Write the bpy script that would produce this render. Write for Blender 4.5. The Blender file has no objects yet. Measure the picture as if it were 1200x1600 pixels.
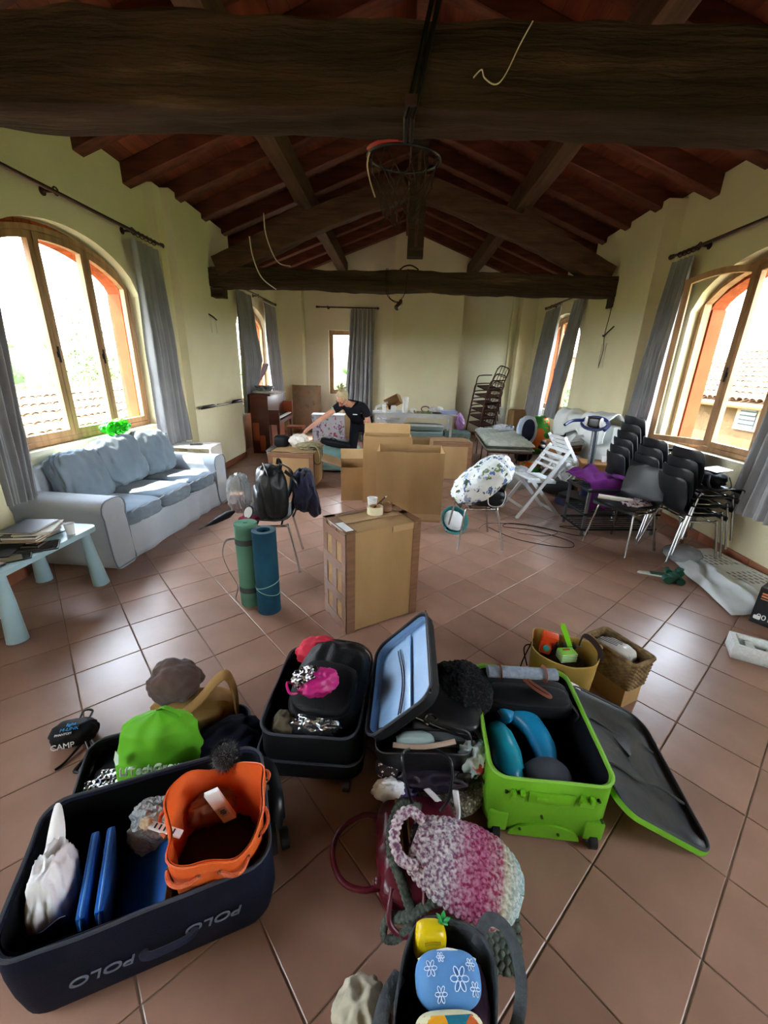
import bpy, bmesh, math, random
from math import sin, cos, pi, radians, sqrt, atan2, hypot
from mathutils import Vector, Matrix, Euler, noise
random.seed(7)
SC = bpy.context.scene
COL = SC.collection

# ---------------------------------------------------------------- camera
cam_d = bpy.data.cameras.new('camera')
cam = bpy.data.objects.new('camera', cam_d)
COL.objects.link(cam)
cam_d.sensor_fit = 'VERTICAL'
cam_d.sensor_height = 36.0
cam_d.lens = 36.0 * 631.78 / 1600.0
cam_d.clip_start = 0.02
cam_d.clip_end = 3000
EYE = Vector((0, 0, 1.65))
PITCH, YAW, ROLL = -0.3404, 0.026, 0.0298
fw = Vector((0, cos(PITCH), sin(PITCH))); up = Vector((0, -sin(PITCH), cos(PITCH))); rt = Vector((1, 0, 0))
rt, up = cos(ROLL) * rt + sin(ROLL) * up, -sin(ROLL) * rt + cos(ROLL) * up
ZR = Matrix.Rotation(YAW, 3, 'Z')
rt, up, fw = ZR @ rt, ZR @ up, ZR @ fw
cam.matrix_world = Matrix(((rt.x, up.x, -fw.x, EYE.x), (rt.y, up.y, -fw.y, EYE.y), (rt.z, up.z, -fw.z, EYE.z), (0, 0, 0, 1)))
SC.camera = cam

# ---------------------------------------------------------------- sky, sun, exposure
w = bpy.data.worlds.new('world'); SC.world = w; w.use_nodes = True
nt = w.node_tree; nt.nodes.clear()
wo = nt.nodes.new('ShaderNodeOutputWorld'); bg = nt.nodes.new('ShaderNodeBackground')
tc = nt.nodes.new('ShaderNodeTexCoord'); sx = nt.nodes.new('ShaderNodeSeparateXYZ'); cr = nt.nodes.new('ShaderNodeValToRGB')
nt.links.new(tc.outputs['Generated'], sx.inputs[0]); nt.links.new(sx.outputs['Z'], cr.inputs[0])
cr.color_ramp.elements[0].position = 0.0; cr.color_ramp.elements[0].color = (0.92, 0.96, 1.0, 1)
cr.color_ramp.elements[1].position = 0.75; cr.color_ramp.elements[1].color = (0.68, 0.81, 1.0, 1)
nt.links.new(cr.outputs[0], bg.inputs[0]); bg.inputs[1].default_value = 2.4
nt.links.new(bg.outputs[0], wo.inputs[0])
sun_d = bpy.data.lights.new('sun', 'SUN'); sun_d.energy = 2.2; sun_d.angle = 0.009; sun_d.color = (1.0, 0.94, 0.84)
sun = bpy.data.objects.new('sun', sun_d); COL.objects.link(sun)
SUNDIR = Vector((0.50, 0.22, -0.95)).normalized()
sun.rotation_euler = SUNDIR.to_track_quat('-Z', 'Y').to_euler()
SC.view_settings.view_transform = 'Standard'
SC.view_settings.look = 'None'
SC.view_settings.gamma = 1.0
SC.view_settings.use_curve_mapping = False
SC.view_settings.exposure = 4.1
SC.cycles.max_bounces = 10
SC.cycles.diffuse_bounces = 6
SC.cycles.transparent_max_bounces = 12
SC.cycles.caustics_reflective = False
SC.cycles.caustics_refractive = False

# ---------------------------------------------------------------- materials
MATS = {}
def srgb(c):
    if isinstance(c, str):
        c = [int(c[i:i + 2], 16) / 255 for i in (0, 2, 4)]
    return tuple((x / 12.92 if x <= 0.04045 else ((x + 0.055) / 1.055) ** 2.4) for x in c[:3]) + (1.0,)
def mat(name, c1, c2=None, rough=0.7, metal=0.0, scale=8.0, bump=0.0, bscale=None, stretch=(1, 1, 1), detail=4.0,
        lo=0.35, hi=0.65, coord='Object', alpha=None, trans=0.0, sheen=0.0, ior=1.45, kind='noise', wave=None, rlo=None, c3=None, thin=None, bdist=0.01):
    m = bpy.data.materials.new(name); m.use_nodes = True
    n = m.node_tree.nodes; L = m.node_tree.links
    p = n['Principled BSDF']
    p.inputs['Roughness'].default_value = rough; p.inputs['Metallic'].default_value = metal; p.inputs['IOR'].default_value = ior
    if rough >= 0.5 and not metal: p.inputs['Specular IOR Level'].default_value = 0.22
    if sheen: p.inputs['Sheen Weight'].default_value = sheen
    if trans: p.inputs['Transmission Weight'].default_value = trans
    if alpha is not None: p.inputs['Alpha'].default_value = alpha
    a = srgb(c1); b = srgb(c2) if c2 else None
    t = n.new('ShaderNodeTexCoord'); mp = n.new('ShaderNodeMapping'); mp.inputs['Scale'].default_value = stretch
    L.new(t.outputs[coord], mp.inputs[0])
    def tex(sc, kind=kind):
        if kind == 'noise':
            x = n.new('ShaderNodeTexNoise'); x.inputs['Scale'].default_value = sc; x.inputs['Detail'].default_value = detail; o = x.outputs['Fac']
        elif kind == 'vor':
            x = n.new('ShaderNodeTexVoronoi'); x.inputs['Scale'].default_value = sc; o = x.outputs['Distance']
        elif kind == 'cell':
            x = n.new('ShaderNodeTexVoronoi'); x.inputs['Scale'].default_value = sc; o = x.outputs['Color']
        elif kind == 'wave':
            x = n.new('ShaderNodeTexWave'); x.inputs['Scale'].default_value = sc
            x.inputs['Distortion'].default_value = (wave or 2.0); x.inputs['Detail'].default_value = 3; o = x.outputs['Fac']
        L.new(mp.outputs[0], x.inputs['Vector']); return o
    if b:
        o = tex(scale); r = n.new('ShaderNodeValToRGB')
        r.color_ramp.elements[0].position = lo; r.color_ramp.elements[0].color = a
        r.color_ramp.elements[1].position = hi; r.color_ramp.elements[1].color = b
        if c3:
            e = r.color_ramp.elements.new(min(0.99, hi + 0.12)); e.color = srgb(c3)
        L.new(o, r.inputs[0]); L.new(r.outputs[0], p.inputs['Base Color'])
        if rlo is not None:
            mr = n.new('ShaderNodeMapRange'); mr.inputs['To Min'].default_value = rlo; mr.inputs['To Max'].default_value = rough
            L.new(o, mr.inputs[0]); L.new(mr.outputs[0], p.inputs['Roughness'])
    else:
        p.inputs['Base Color'].default_value = a
    if bump:
        o = tex(bscale or scale * 3, 'noise' if kind == 'cell' else kind); bn = n.new('ShaderNodeBump')
        bn.inputs['Strength'].default_value = bump; bn.inputs['Distance'].default_value = bdist
        L.new(o, bn.inputs['Height']); L.new(bn.outputs[0], p.inputs['Normal'])
    if thin:
        # thin sheet: part of the light passes straight through
        tr = n.new('ShaderNodeBsdfTransparent'); mx = n.new('ShaderNodeMixShader'); mx.inputs[0].default_value = thin
        tr.inputs[0].default_value = srgb(c1) if thin < 0.9 else (1, 1, 1, 1)
        out = n['Material Output']; L.new(p.outputs[0], mx.inputs[1]); L.new(tr.outputs[0], mx.inputs[2]); L.new(mx.outputs[0], out.inputs[0])
    MATS[name] = m
    return m
def randomize(m, amount=0.18, sat=0.0):
    """each object that carries the material gets a slightly different shade"""
    n = m.node_tree.nodes; L = m.node_tree.links; p = n['Principled BSDF']
    oi = n.new('ShaderNodeObjectInfo'); hs = n.new('ShaderNodeHueSaturation'); mr = n.new('ShaderNodeMapRange')
    mr.inputs['To Min'].default_value = 1 - amount; mr.inputs['To Max'].default_value = 1 + amount
    L.new(oi.outputs['Random'], mr.inputs[0]); L.new(mr.outputs[0], hs.inputs['Value'])
    s = p.inputs['Base Color']
    if s.links: L.new(s.links[0].from_socket, hs.inputs['Color'])
    else: hs.inputs['Color'].default_value = s.default_value
    L.new(hs.outputs[0], p.inputs['Base Color'])

# ---------------------------------------------------------------- objects
def tag(o, label=None, cat=None, group=None, kind=None):
    if label: o['label'] = label
    if cat: o['category'] = cat
    if group: o['group'] = group
    if kind: o['kind'] = kind
    return o
def thing(name, label, cat, loc=(0, 0, 0), rz=0.0, group=None, kind=None, rot=None):
    o = bpy.data.objects.new(name, None); COL.objects.link(o)
    o.empty_display_size = 0.05
    o.location = loc; o.rotation_euler = rot if rot else (0, 0, rz)
    return tag(o, label, cat, group, kind)
def copy_tree(o, parent=None):
    c = o.copy(); COL.objects.link(c); c.parent = parent
    if parent is not None: c.matrix_parent_inverse = o.matrix_parent_inverse.copy()
    for ch in list(o.children): copy_tree(ch, c)
    return c
def RM(rot):
    return Euler(rot).to_matrix().to_4x4() if rot else Matrix.Identity(4)
class MB:
    """collects shapes, then links them as ONE mesh object"""
    def __init__(s): s.bm = bmesh.new(); s.m = Matrix.Identity(4)
    def at(s, loc=(0, 0, 0), rot=None): s.m = Matrix.Translation(loc) @ RM(rot); return s
    def v(s, p): return s.bm.verts.new(s.m @ Vector(p))
    def f(s, vs, mi=0):
        try:
            fc = s.bm.faces.new(vs); fc.material_index = mi; return fc
        except ValueError: return None
    def box(s, c, size, rot=None, bev=0.0, taper=1.0, mi=0):
        M_ = Matrix.Translation(c) @ RM(rot); x, y, z = [k / 2 for k in size]
        vs = [s.v(M_ @ Vector((a * x * (taper if d > 0 else 1), b * y * (taper if d > 0 else 1), d * z))) for a, b, d in
              ((-1, -1, -1), (1, -1, -1), (1, 1, -1), (-1, 1, -1), (-1, -1, 1), (1, -1, 1), (1, 1, 1), (-1, 1, 1))]
        fs = [s.f([vs[i] for i in q], mi) for q in ((0, 3, 2, 1), (4, 5, 6, 7), (0, 1, 5, 4), (1, 2, 6, 5), (2, 3, 7, 6), (3, 0, 4, 7))]
        if bev: bmesh.ops.bevel(s.bm, geom=list({e for f_ in fs for e in f_.edges}), offset=bev, segments=2, affect='EDGES', profile=0.6)
        return s
    def tube(s, pts, r, seg=8, closed=False, cap=True, smooth=0, flat=None, mi=0):
        pts = [Vector(p) for p in pts]
        if smooth: pts, r = spline(pts, smooth, closed, r)
        n = len(pts); rr = r if isinstance(r, (list, tuple)) else [r] * n
        rings = []; prev = None
        for i, p in enumerate(pts):
            if closed: t = (pts[(i + 1) % n] - pts[i - 1])
            else: t = pts[min(i + 1, n - 1)] - pts[max(i - 1, 0)]
            if t.length < 1e-9: t = Vector((0, 0, 1))
            t.normalize()
            if prev is None:
                a = Vector((0, 0, 1)) if abs(t.z) < 0.9 else Vector((1, 0, 0))
                u = t.cross(a).normalized()
            else:
                u = (prev - t * prev.dot(t))
                u = u.normalized() if u.length > 1e-6 else t.orthogonal().normalized()
            prev = u; w_ = t.cross(u)
            fl = flat if flat else 1.0
            rings.append([s.v(p + rr[i] * (cos(2 * pi * k / seg) * u + fl * sin(2 * pi * k / seg) * w_)) for k in range(seg)])
        m = n if closed else n - 1
        for i in range(m):
            A, B = rings[i], rings[(i + 1) % n]
            for k in range(seg): s.f([A[k], A[(k + 1) % seg], B[(k + 1) % seg], B[k]], mi)
        if cap and not closed:
            s.f(rings[0][::-1], mi); s.f(rings[-1], mi)
        return s
    def cyl(s, a, b, r, seg=12, r2=None, mi=0):
        return s.tube([a, b], [r, r if r2 is None else r2], seg, mi=mi)
    def lathe(s, prof, seg=20, c=(0, 0, 0), mi=0, cap=True, sq=1.0):
        c = Vector(c); rings = []
        for r, z in prof:
            rings.append([s.v(c + Vector((r * cos(2 * pi * k / seg), sq * r * sin(2 * pi * k / seg), z))) for k in range(seg)])
        for A, B in zip(rings, rings[1:]):
            for k in range(seg): s.f([A[k], A[(k + 1) % seg], B[(k + 1) % seg], B[k]], mi)
        if cap: s.f(rings[0][::-1], mi); s.f(rings[-1], mi)
        return s
    def prism(s, poly, z0, z1, mi=0, axis='Z'):
        def P(p, z):
            if axis == 'Z': return (p[0], p[1], z)
            if axis == 'Y': return (p[0], z, p[1])
            return (z, p[0], p[1])
        A = [s.v(P(p, z0)) for p in poly]; B = [s.v(P(p, z1)) for p in poly]; n = len(poly)
        s.f(A[::-1], mi); s.f(B, mi)
        for k in range(n): s.f([A[k], A[(k + 1) % n], B[(k + 1) % n], B[k]], mi)
        return s
    def grid(s, fn, nu, nv, thick=0.0, mi=0, closeu=False):
        g = [[s.v(fn(i / (nu - (0 if closeu else 1)), j / (nv - 1))) for j in range(nv)] for i in range(nu)]
        fs = []
        for i in range(nu if closeu else nu - 1):
            for j in range(nv - 1):
                fs.append(s.f([g[i][j], g[(i + 1) % nu][j], g[(i + 1) % nu][j + 1], g[i][j + 1]], mi))
        if thick:
            fs = [q for q in fs if q]
            bmesh.ops.recalc_face_normals(s.bm, faces=fs)
            r = bmesh.ops.solidify(s.bm, geom=fs, thickness=thick)
        return s
    def blob(s, c, size, rot=None, p=2.5, wr=0.0, ws=3.0, seed=0, n=10, flat=True, bumps=0.0, bs=1.5, ridge=0.0, mi=0):
        """closed soft body: superellipsoid of the given full size with folds"""
        M_ = Matrix.Translation(c) @ RM(rot); sd = Vector((seed * 7.31, seed * 3.17, seed * 1.93))
        tmp = {}
        def vert(a):
            key = tuple(round(q, 5) for q in a)
            if key in tmp: return tmp[key]
            d = Vector(a).normalized(); k = (abs(d.x) ** p + abs(d.y) ** p + abs(d.z) ** p) ** (-1 / p)
            q = d * k; amp = 1.0
            if bumps: amp += bumps * noise.noise(d * bs + sd)
            if wr: amp += wr * (noise.noise(q * ws + sd) + 0.5 * noise.noise(q * ws * 2.3 + sd))
            if ridge: amp -= ridge * abs(noise.noise(Vector((q.x * ws, q.y * ws, q.z * ws * 0.45)) + sd * 2)) * 1.6
            q = Vector((q.x * size[0] / 2, q.y * size[1] / 2, q.z * size[2] / 2)) * amp
            if flat and q.z < -size[2] / 2: q.z = -size[2] / 2
            tmp[key] = s.v(M_ @ q); return tmp[key]
        for ax in range(3):
            for sg in (-1, 1):
                for i in range(n):
                    for j in range(n):
                        qs = []
                        for di, dj in ((0, 0), (1, 0), (1, 1), (0, 1)):
                            a = math.tan((-1 + 2 * (i + di) / n) * pi / 4); b = math.tan((-1 + 2 * (j + dj) / n) * pi / 4)
                            e = [0, 0, 0]; e[ax] = sg; e[(ax + 1) % 3] = a; e[(ax + 2) % 3] = b
                            qs.append(vert(e))
                        s.f(qs if sg > 0 else qs[::-1], mi)
        return s
    def mesh(s, name, mats, smooth=False, auto=None):
        me = bpy.data.meshes.new(name); bmesh.ops.recalc_face_normals(s.bm, faces=s.bm.faces[:])
        s.bm.to_mesh(me); s.bm.free()
        for m in (mats if isinstance(mats, (list, tuple)) else [mats]): me.materials.append(m)
        if smooth:
            me.polygons.foreach_set('use_smooth', [True] * len(me.polygons))
            if auto:
                try: me.set_sharp_from_angle(angle=radians(auto))
                except Exception: pass
        me.update(); return me
    def obj(s, name, mats, parent=None, smooth=False, auto=40, loc=None, rot=None, **kw):
        o = bpy.data.objects.new(name, s.mesh(name, mats, smooth, auto)); COL.objects.link(o)
        if parent is not None: o.parent = parent
        if loc is not None: o.location = loc
        if rot is not None: o.rotation_euler = rot
        return tag(o, **kw)
def spline(pts, k, closed=False, r=None):
    n = len(pts); out = []; ro = []; rl = isinstance(r, (list, tuple))
    for i in range(n if closed else n - 1):
        if closed: a, b, c, d = pts[i - 1], pts[i], pts[(i + 1) % n], pts[(i + 2) % n]
        else: a, b, c, d = pts[max(i - 1, 0)], pts[i], pts[i + 1], pts[min(i + 2, n - 1)]
        for j in range(k):
            t = j / k
            out.append(0.5 * ((2 * b) + (c - a) * t + (2 * a - 5 * b + 4 * c - d) * t * t + (3 * b - a - 3 * c + d) * t ** 3))
            if rl: ro.append(r[i] * (1 - t) + r[(i + 1) % n] * t)
    if not closed:
        out.append(pts[-1]); ro.append(r[-1] if rl else 0)
    return out, (ro if rl else r)
def subsurf(o, lv=1):
    m = o.modifiers.new('s', 'SUBSURF'); m.levels = lv; m.render_levels = lv; return o
def text(name, body, size, parent, loc, rot, m, ext=0.001, shear=0.0, align='CENTER', sx=1.0, mirror=False):
    cu = bpy.data.curves.new(name, 'FONT'); cu.body = body; cu.size = size; cu.extrude = ext; cu.align_x = align; cu.align_y = 'CENTER'; cu.shear = shear
    o = bpy.data.objects.new(name, cu); dg = bpy.context.evaluated_depsgraph_get(); COL.objects.link(o)
    dg.update(); me = bpy.data.meshes.new_from_object(o.evaluated_get(dg)); bpy.data.objects.remove(o)
    me.materials.clear(); me.materials.append(m)
    o = bpy.data.objects.new(name, me); COL.objects.link(o)
    if parent is not None: o.parent = parent
    o.location = loc; o.rotation_euler = rot; o.scale = (-sx if mirror else sx, 1, 1)
    return o
def rrect(w, l, r, n=5, cx=0.0, cy=0.0):
    pts = []
    for (sx_, sy_, a0) in ((1, 1, 0), (-1, 1, 90), (-1, -1, 180), (1, -1, 270)):
        for k in range(n + 1):
            a = radians(a0 + 90 * k / n)
            pts.append((cx + sx_ * (w / 2 - r) + r * cos(a), cy + sy_ * (l / 2 - r) + r * sin(a)))
    return pts
def rings(b, loops, mi=0, cap0=True, cap1=False):
    R_ = [[b.v(p) for p in lp] for lp in loops]; n = len(R_[0])
    for A, B in zip(R_, R_[1:]):
        for k in range(n): b.f([A[k], A[(k + 1) % n], B[(k + 1) % n], B[k]], mi)
    if cap0: b.f(R_[0][::-1], mi)
    if cap1: b.f(R_[-1], mi)
# ================================================================ THE ROOM
plaster = mat('plaster', 'e5ddba', 'ded5af', rough=0.92, scale=1.3, bump=0.25, bscale=14, bdist=0.006)
plaster_grey = mat('plaster grey', 'e2dcc2', 'd8d1b6', rough=0.92, scale=0.9, bump=0.2, bscale=18, bdist=0.006)
red_paint = mat('red painted reveal', 'a64526', '9a3d20', rough=0.9, scale=6, bump=0.1)
brick_m = mat('arch brick', '9c4f2d', '844024', rough=0.95, scale=20, bump=0.3); randomize(brick_m, 0.2)
tile_m = mat('terracotta tile', '8f6c5a', 'a67f6b', rough=0.40, scale=3.2, bump=0.16, bscale=11, detail=7, lo=0.3, hi=0.75, rlo=0.24, bdist=0.008, c3='b08b77')
randomize(tile_m, 0.09)
grout_m = mat('grout', '8f7a68', '75604f', rough=0.95, scale=5)
skirt_m = mat('skirting tile', '9a6046', 'ab745a', rough=0.5, scale=4)
wood_dark = mat('rafter wood', '4a241a', '6b3a2a', rough=0.62, scale=2.2, stretch=(1, 6, 6), bump=0.3, bscale=16, bdist=0.006)
wood_plank = mat('ceiling board wood', '7c3d28', '5a2a1e', rough=0.6, scale=2.5, stretch=(5, 0.6, 5), bump=0.25, bscale=9, bdist=0.004); randomize(wood_plank, 0.18)
wood_beam = mat('old beam wood', '2f221a', '4a382b', rough=0.85, scale=1.6, stretch=(0.7, 7, 7), bump=1.0, bscale=5, detail=9, bdist=0.03, c3='6d5745')
wood_purlin = mat('purlin wood', '5c4230', '463022', rough=0.75, scale=2.0, stretch=(7, 0.7, 7), bump=0.6, bscale=9, detail=7, bdist=0.012)
wood_strut = mat('principal rafter wood', '452e22', '58402f', rough=0.75, scale=2, stretch=(0.9, 6, 6), bump=0.7, bscale=6, detail=7, bdist=0.02)
frame_m = mat('window frame wood', 'a98460', '8d6a4b', rough=0.55, scale=4, stretch=(4, 4, 0.5), bump=0.15)
iron_m = mat('dark iron', '191614', rough=0.5, metal=0.6)
rod_m = mat('curtain rod bronze', '3a2622', '4a302a', rough=0.4, metal=0.3)
curtain_m = mat('grey curtain cloth', '98989a', '8b8b8e', rough=0.85, scale=3, bump=0.12, bscale=160, sheen=0.3)
black_cable = mat('black cable', '141313', rough=0.5)
white_wire = mat('pale wire', 'cfc7b0', rough=0.6)
glass_m = bpy.data.materials.new('window glass'); glass_m.use_nodes = True
_n = glass_m.node_tree.nodes; _l = glass_m.node_tree.links; _n.clear()
_o = _n.new('ShaderNodeOutputMaterial'); _mx = _n.new('ShaderNodeMixShader'); _t = _n.new('ShaderNodeBsdfTransparent'); _g = _n.new('ShaderNodeBsdfGlossy'); _f = _n.new('ShaderNodeLayerWeight')
_t.inputs[0].default_value = (0.96, 0.98, 0.97, 1); _g.inputs['Roughness'].default_value = 0.01; _f.inputs[0].default_value = 0.5
_pw = _n.new('ShaderNodeMath'); _pw.operation = 'POWER'; _pw.inputs[1].default_value = 4.0; _ma = _n.new('ShaderNodeMath'); _ma.operation = 'MULTIPLY_ADD'; _ma.inputs[1].default_value = 0.7; _ma.inputs[2].default_value = 0.06
_l.new(_f.outputs['Facing'], _pw.inputs[0]); _l.new(_pw.outputs[0], _ma.inputs[0]); _l.new(_ma.outputs[0], _mx.inputs[0]); _l.new(_t.outputs[0], _mx.inputs[1]); _l.new(_g.outputs[0], _mx.inputs[2]); _l.new(_mx.outputs[0], _o.inputs[0])

XL, XR, YB, YN = -3.10, 3.30, 11.30, -1.75
RIDGE, ZRID, SL = 0.10, 4.66, 0.37
def roofz(x): return ZRID - SL * abs(x - RIDGE)      # underside of the rafters
A = 0.32505; TH = 0.7462
U2 = Vector((cos(TH), sin(TH))); W2 = Vector((sin(TH), -cos(TH)))
# ---- floor: every tile a piece
def clip(poly, x0, x1, y0, y1):
    for ax, lim, sg in ((0, x0, 1), (0, x1, -1), (1, y0, 1), (1, y1, -1)):
        out = []
        for i in range(len(poly)):
            a, b = poly[i - 1], poly[i]; da = sg * (a[ax] - lim); db = sg * (b[ax] - lim)
            if (da >= 0) != (db >= 0):
                t = da / (da - db); out.append((a[0] + (b[0] - a[0]) * t, a[1] + (b[1] - a[1]) * t))
            if db >= 0: out.append(b)
        poly = out
        if len(poly) < 3: return []
    return poly
b = MB(); b.box(((XL + XR) / 2, (YN + YB) / 2, -0.104), (XR - XL + 0.1, YB - YN + 0.1, 0.2))
floor = b.obj('floor', grout_m, kind='structure')
cells = []
for m_ in range(-60, 60):
    for n_ in range(-60, 60):
        o = U2 * ((m_ + 0.745) * A) + W2 * ((n_ + 0.39) * A)
        c = o + (U2 + W2) * (A / 2)
        if not (XL - 0.3 < c.x < XR + 0.3 and YN - 0.3 < c.y < YB + 0.3): continue
        g = 0.0025
        poly = [o + U2 * g + W2 * g, o + U2 * (A - g) + W2 * g, o + U2 * (A - g) + W2 * (A - g), o + U2 * g + W2 * (A - g)]
        pl = clip([tuple(p) for p in poly], XL, XR, YN, YB)
        if not pl: continue
        d = c - Vector((0, 0)); vis = c.y > 0.25 and abs(c.x) < 0.6 + c.y * 1.05
        cells.append((d.length if vis else 99 + d.length, (c.x, c.y), pl, all(XL < p[0] < XR and YN < p[1] < YB for p in poly)))
cells.sort(key=lambda q: q[0])
def tile_geo(b, pl, cx=0, cy=0, zj=0.0):
    k = len(pl); B0 = [b.v((p[0] - cx, p[1] - cy, -0.006)) for p in pl]
    B1 = [b.v((p[0] - cx, p[1] - cy, -0.0015 + zj)) for p in pl]
    mx, my = sum(p[0] for p in pl) / k, sum(p[1] for p in pl) / k
    B2 = [b.v((p[0] - cx + (mx - p[0]) * 0.016, p[1] - cy + (my - p[1]) * 0.016, zj)) for p in pl]
    for i in range(k):
        b.f([B0[i], B0[(i + 1) % k], B1[(i + 1) % k], B1[i]]); b.f([B1[i], B1[(i + 1) % k], B2[(i + 1) % k], B2[i]])
    b.f(B2)
full = None; rest = MB(); nt_ = 0
for (d, c, pl, whole) in cells:
    if nt_ < 300:
        nt_ += 1
        if whole:
            if full is None:
                b = MB(); tile_geo(b, pl, *c); full = b.mesh('floor_tile', tile_m)
            o = bpy.data.objects.new('floor_tile', full); COL.objects.link(o)
        else:
            b = MB(); tile_geo(b, pl, *c); o = b.obj('floor_tile', tile_m)
        o.parent = floor; o.location = (c[0], c[1], random.uniform(-0.0004, 0))
    else: tile_geo(rest, pl)
rest.obj('floor_tiles', tile_m, floor, kind='stuff')

# ---- side walls with arched window bays
def arch_z(t, spring, rise): return spring + rise * (1 - t * t) ** 0.62 if abs(t) < 1 else spring
def side_wall(name, X, sg, bays, doors=()):
    b = MB(); ztop = roofz(X) + 0.19; th = 0.30
    x0, x1 = X, X + sg * th; y = YN
    for (ya, yb, sill, spring, rise) in bays:
        b.prism([(y, 0), (ya, 0), (ya, ztop), (y, ztop)], x0, x1, axis='X')
        b.prism([(ya, 0), (yb, 0), (yb, sill), (ya, sill)], x0, x1, axis='X')
        n = 16; yc, hw = (ya + yb) / 2, (yb - ya) / 2
        lo_ = []
        for k in range(n + 1):
            yy = ya + (yb - ya) * k / n; lo_.append((yy, arch_z((yy - yc) / hw, spring, rise)))
        for k in range(n):
            b.prism([lo_[k], lo_[k + 1], (lo_[k + 1][0], ztop), (lo_[k][0], ztop)], x0, x1, axis='X')
        y = yb
    b.prism([(y, 0), (YB, 0), (YB, ztop), (y, ztop)], x0, x1, axis='X')
    return b.obj(name, plaster, kind='structure')
BAY = [(-1.1, 0.35), (3.26, 5.24), (8.25, 10.15)]  # first bay is unseen behind the camera, its windows sized for the foreground light
def bay(y0, y1): return (y0, y1, 0.87 if y0 > 0 else 0.87, 2.36, 0.44)
wall_left = side_wall('wall_left', XL, -1, [bay(*q) for q in BAY])
wall_right = side_wall('wall_right', XR, 1, [bay(*q) for q in BAY])
# piers that carry the trusses
def pier(wall, x0, x1, y0, y1):
    b = MB(); z1 = min(roofz(x0), roofz(x1)) + 0.15
    b.box(((x0 + x1) / 2, (y0 + y1) / 2, z1 / 2), (abs(x1 - x0), y1 - y0, z1)); b.obj('pier', plaster, wall)
pier(wall_left, XL, -2.86, 5.78, 7.55); pier(wall_left, XL, -2.97, 5.62, 5.78); pier(wall_left, XL, -2.93, 1.2, 2.80)
pier(wall_right, XR, 3.08, 5.80, 7.60); pier(wall_right, XR, 3.10, 1.2, 2.80)
# back wall: recess, chimney breast, corner piers
def gable(b, x0, x1, y0, y1, zb=0, zt=None):
    n = max(2, int((x1 - x0) / 0.3))
    xs = sorted(set([x0 + (x1 - x0) * k / n for k in range(n + 1)] + ([RIDGE] if x0 < RIDGE < x1 else [])))
    for p, q in zip(xs, xs[1:]):
        t = (roofz(p) + 0.19, roofz(q) + 0.19) if zt is None else (zt, zt)
        b.prism([(p, zb), (q, zb), (q, t[1]), (p, t[0])], y0, y1, axis='Y')
b = MB()
gable(b, XL - 0.3, -1.86, YB, YB + 0.45); gable(b, -1.02, XR + 0.3, YB, YB + 0.45)
gable(b, -1.86, -1.02, YB, YB + 0.45, 0, 0.97); gable(b, -1.86, -1.02, YB, YB + 0.45, 2.55)
wall_back = b.obj('wall_back', plaster_grey, kind='structure')
b = MB(); gable(b, -0.20, 1.49, 10.9, YB); gable(b, -0.36, -0.20, 10.9, YB, 0, 1.93); b.obj('chimney_breast', plaster, wall_back)
b = MB(); gable(b, XL, -2.48, 11.0, YB); b.obj('corner_pier', plaster, wall_back)
b = MB(); gable(b, 2.92, XR, 11.0, YB); b.obj('corner_pier', plaster, wall_back)
b = MB(); b.box((2.78, YB - 0.03, 1.7), (0.05, 0.05, 3.4)); b.obj('plaster_strip', plaster, wall_back)
b = MB(); b.tube([(1.19 + 0.055 * cos(a * pi / 10), 10.895, 2.91 + 0.075 * sin(a * pi / 10)) for a in range(20)], 0.008, 6, closed=True); b.obj('vent_ring', plaster_grey, wall_back)
b = MB()
for x0_, x1_, z0_, z1_ in ((XL - 0.3, -0.1, 0, 4.9), (1.1, XR + 0.3, 0, 4.9), (-0.1, 1.1, 2.2, 4.9)): b.box(((x0_ + x1_) / 2, YN - 0.15, (z0_ + z1_) / 2), (x1_ - x0_, 0.3, z1_ - z0_))
wf = b.obj('wall_front', plaster, kind='structure')
dr = thing('door_1', None, None, (0.0, YN - 0.15, 0), 0, kind='structure')      # wooden double doors behind the camera
for x_ in (0.2, 0.8):
    b = MB(); b.box((x_, 0, 1.1), (0.58, 0.05, 2.18)); lf = b.obj('door_leaf', wood_purlin, dr)
    for z_ in (0.55, 1.6):
        b = MB(); b.box((x_, 0.03, z_), (0.4, 0.02, 0.8), bev=0.008); b.obj('door_panel', wood_purlin, dr)
# skirtings
def skirt(name, a, c):
    b = MB(); a = Vector(a); c = Vector(c); d = (c - a); L_ = d.length; ang = atan2(d.y, d.x); n = max(1, round(L_ / 0.33))
    root = thing(name, None, None, (a.x, a.y, 0), ang, kind='structure')
    for k in range(n):
        q = MB(); q.box((L_ * (k + 0.5) / n, 0, 0.045), (L_ / n - 0.004, 0.02, 0.09), bev=0.003); q.obj('skirting_tile', skirt_m, root)
skirt('baseboard_left', (-2.92, 0.9), (-2.92, 2.80)); skirt('baseboard_left', (XL + 0.01, 2.82), (XL + 0.01, 5.60)); skirt('baseboard_left', (-2.85, 5.78), (-2.85, 7.55))
skirt('baseboard_right', (XR - 0.01, 2.82), (XR - 0.01, 5.78)); skirt('baseboard_right', (3.07, 5.8), (3.07, 7.6))
skirt('baseboard_back', (-2.48, YB - 0.01), (-0.36, YB - 0.01)); skirt('baseboard_back', (-0.36, 10.89), (1.49, 10.89)); skirt('baseboard_back', (1.5, YB - 0.01), (2.92, YB - 0.01))

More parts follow.
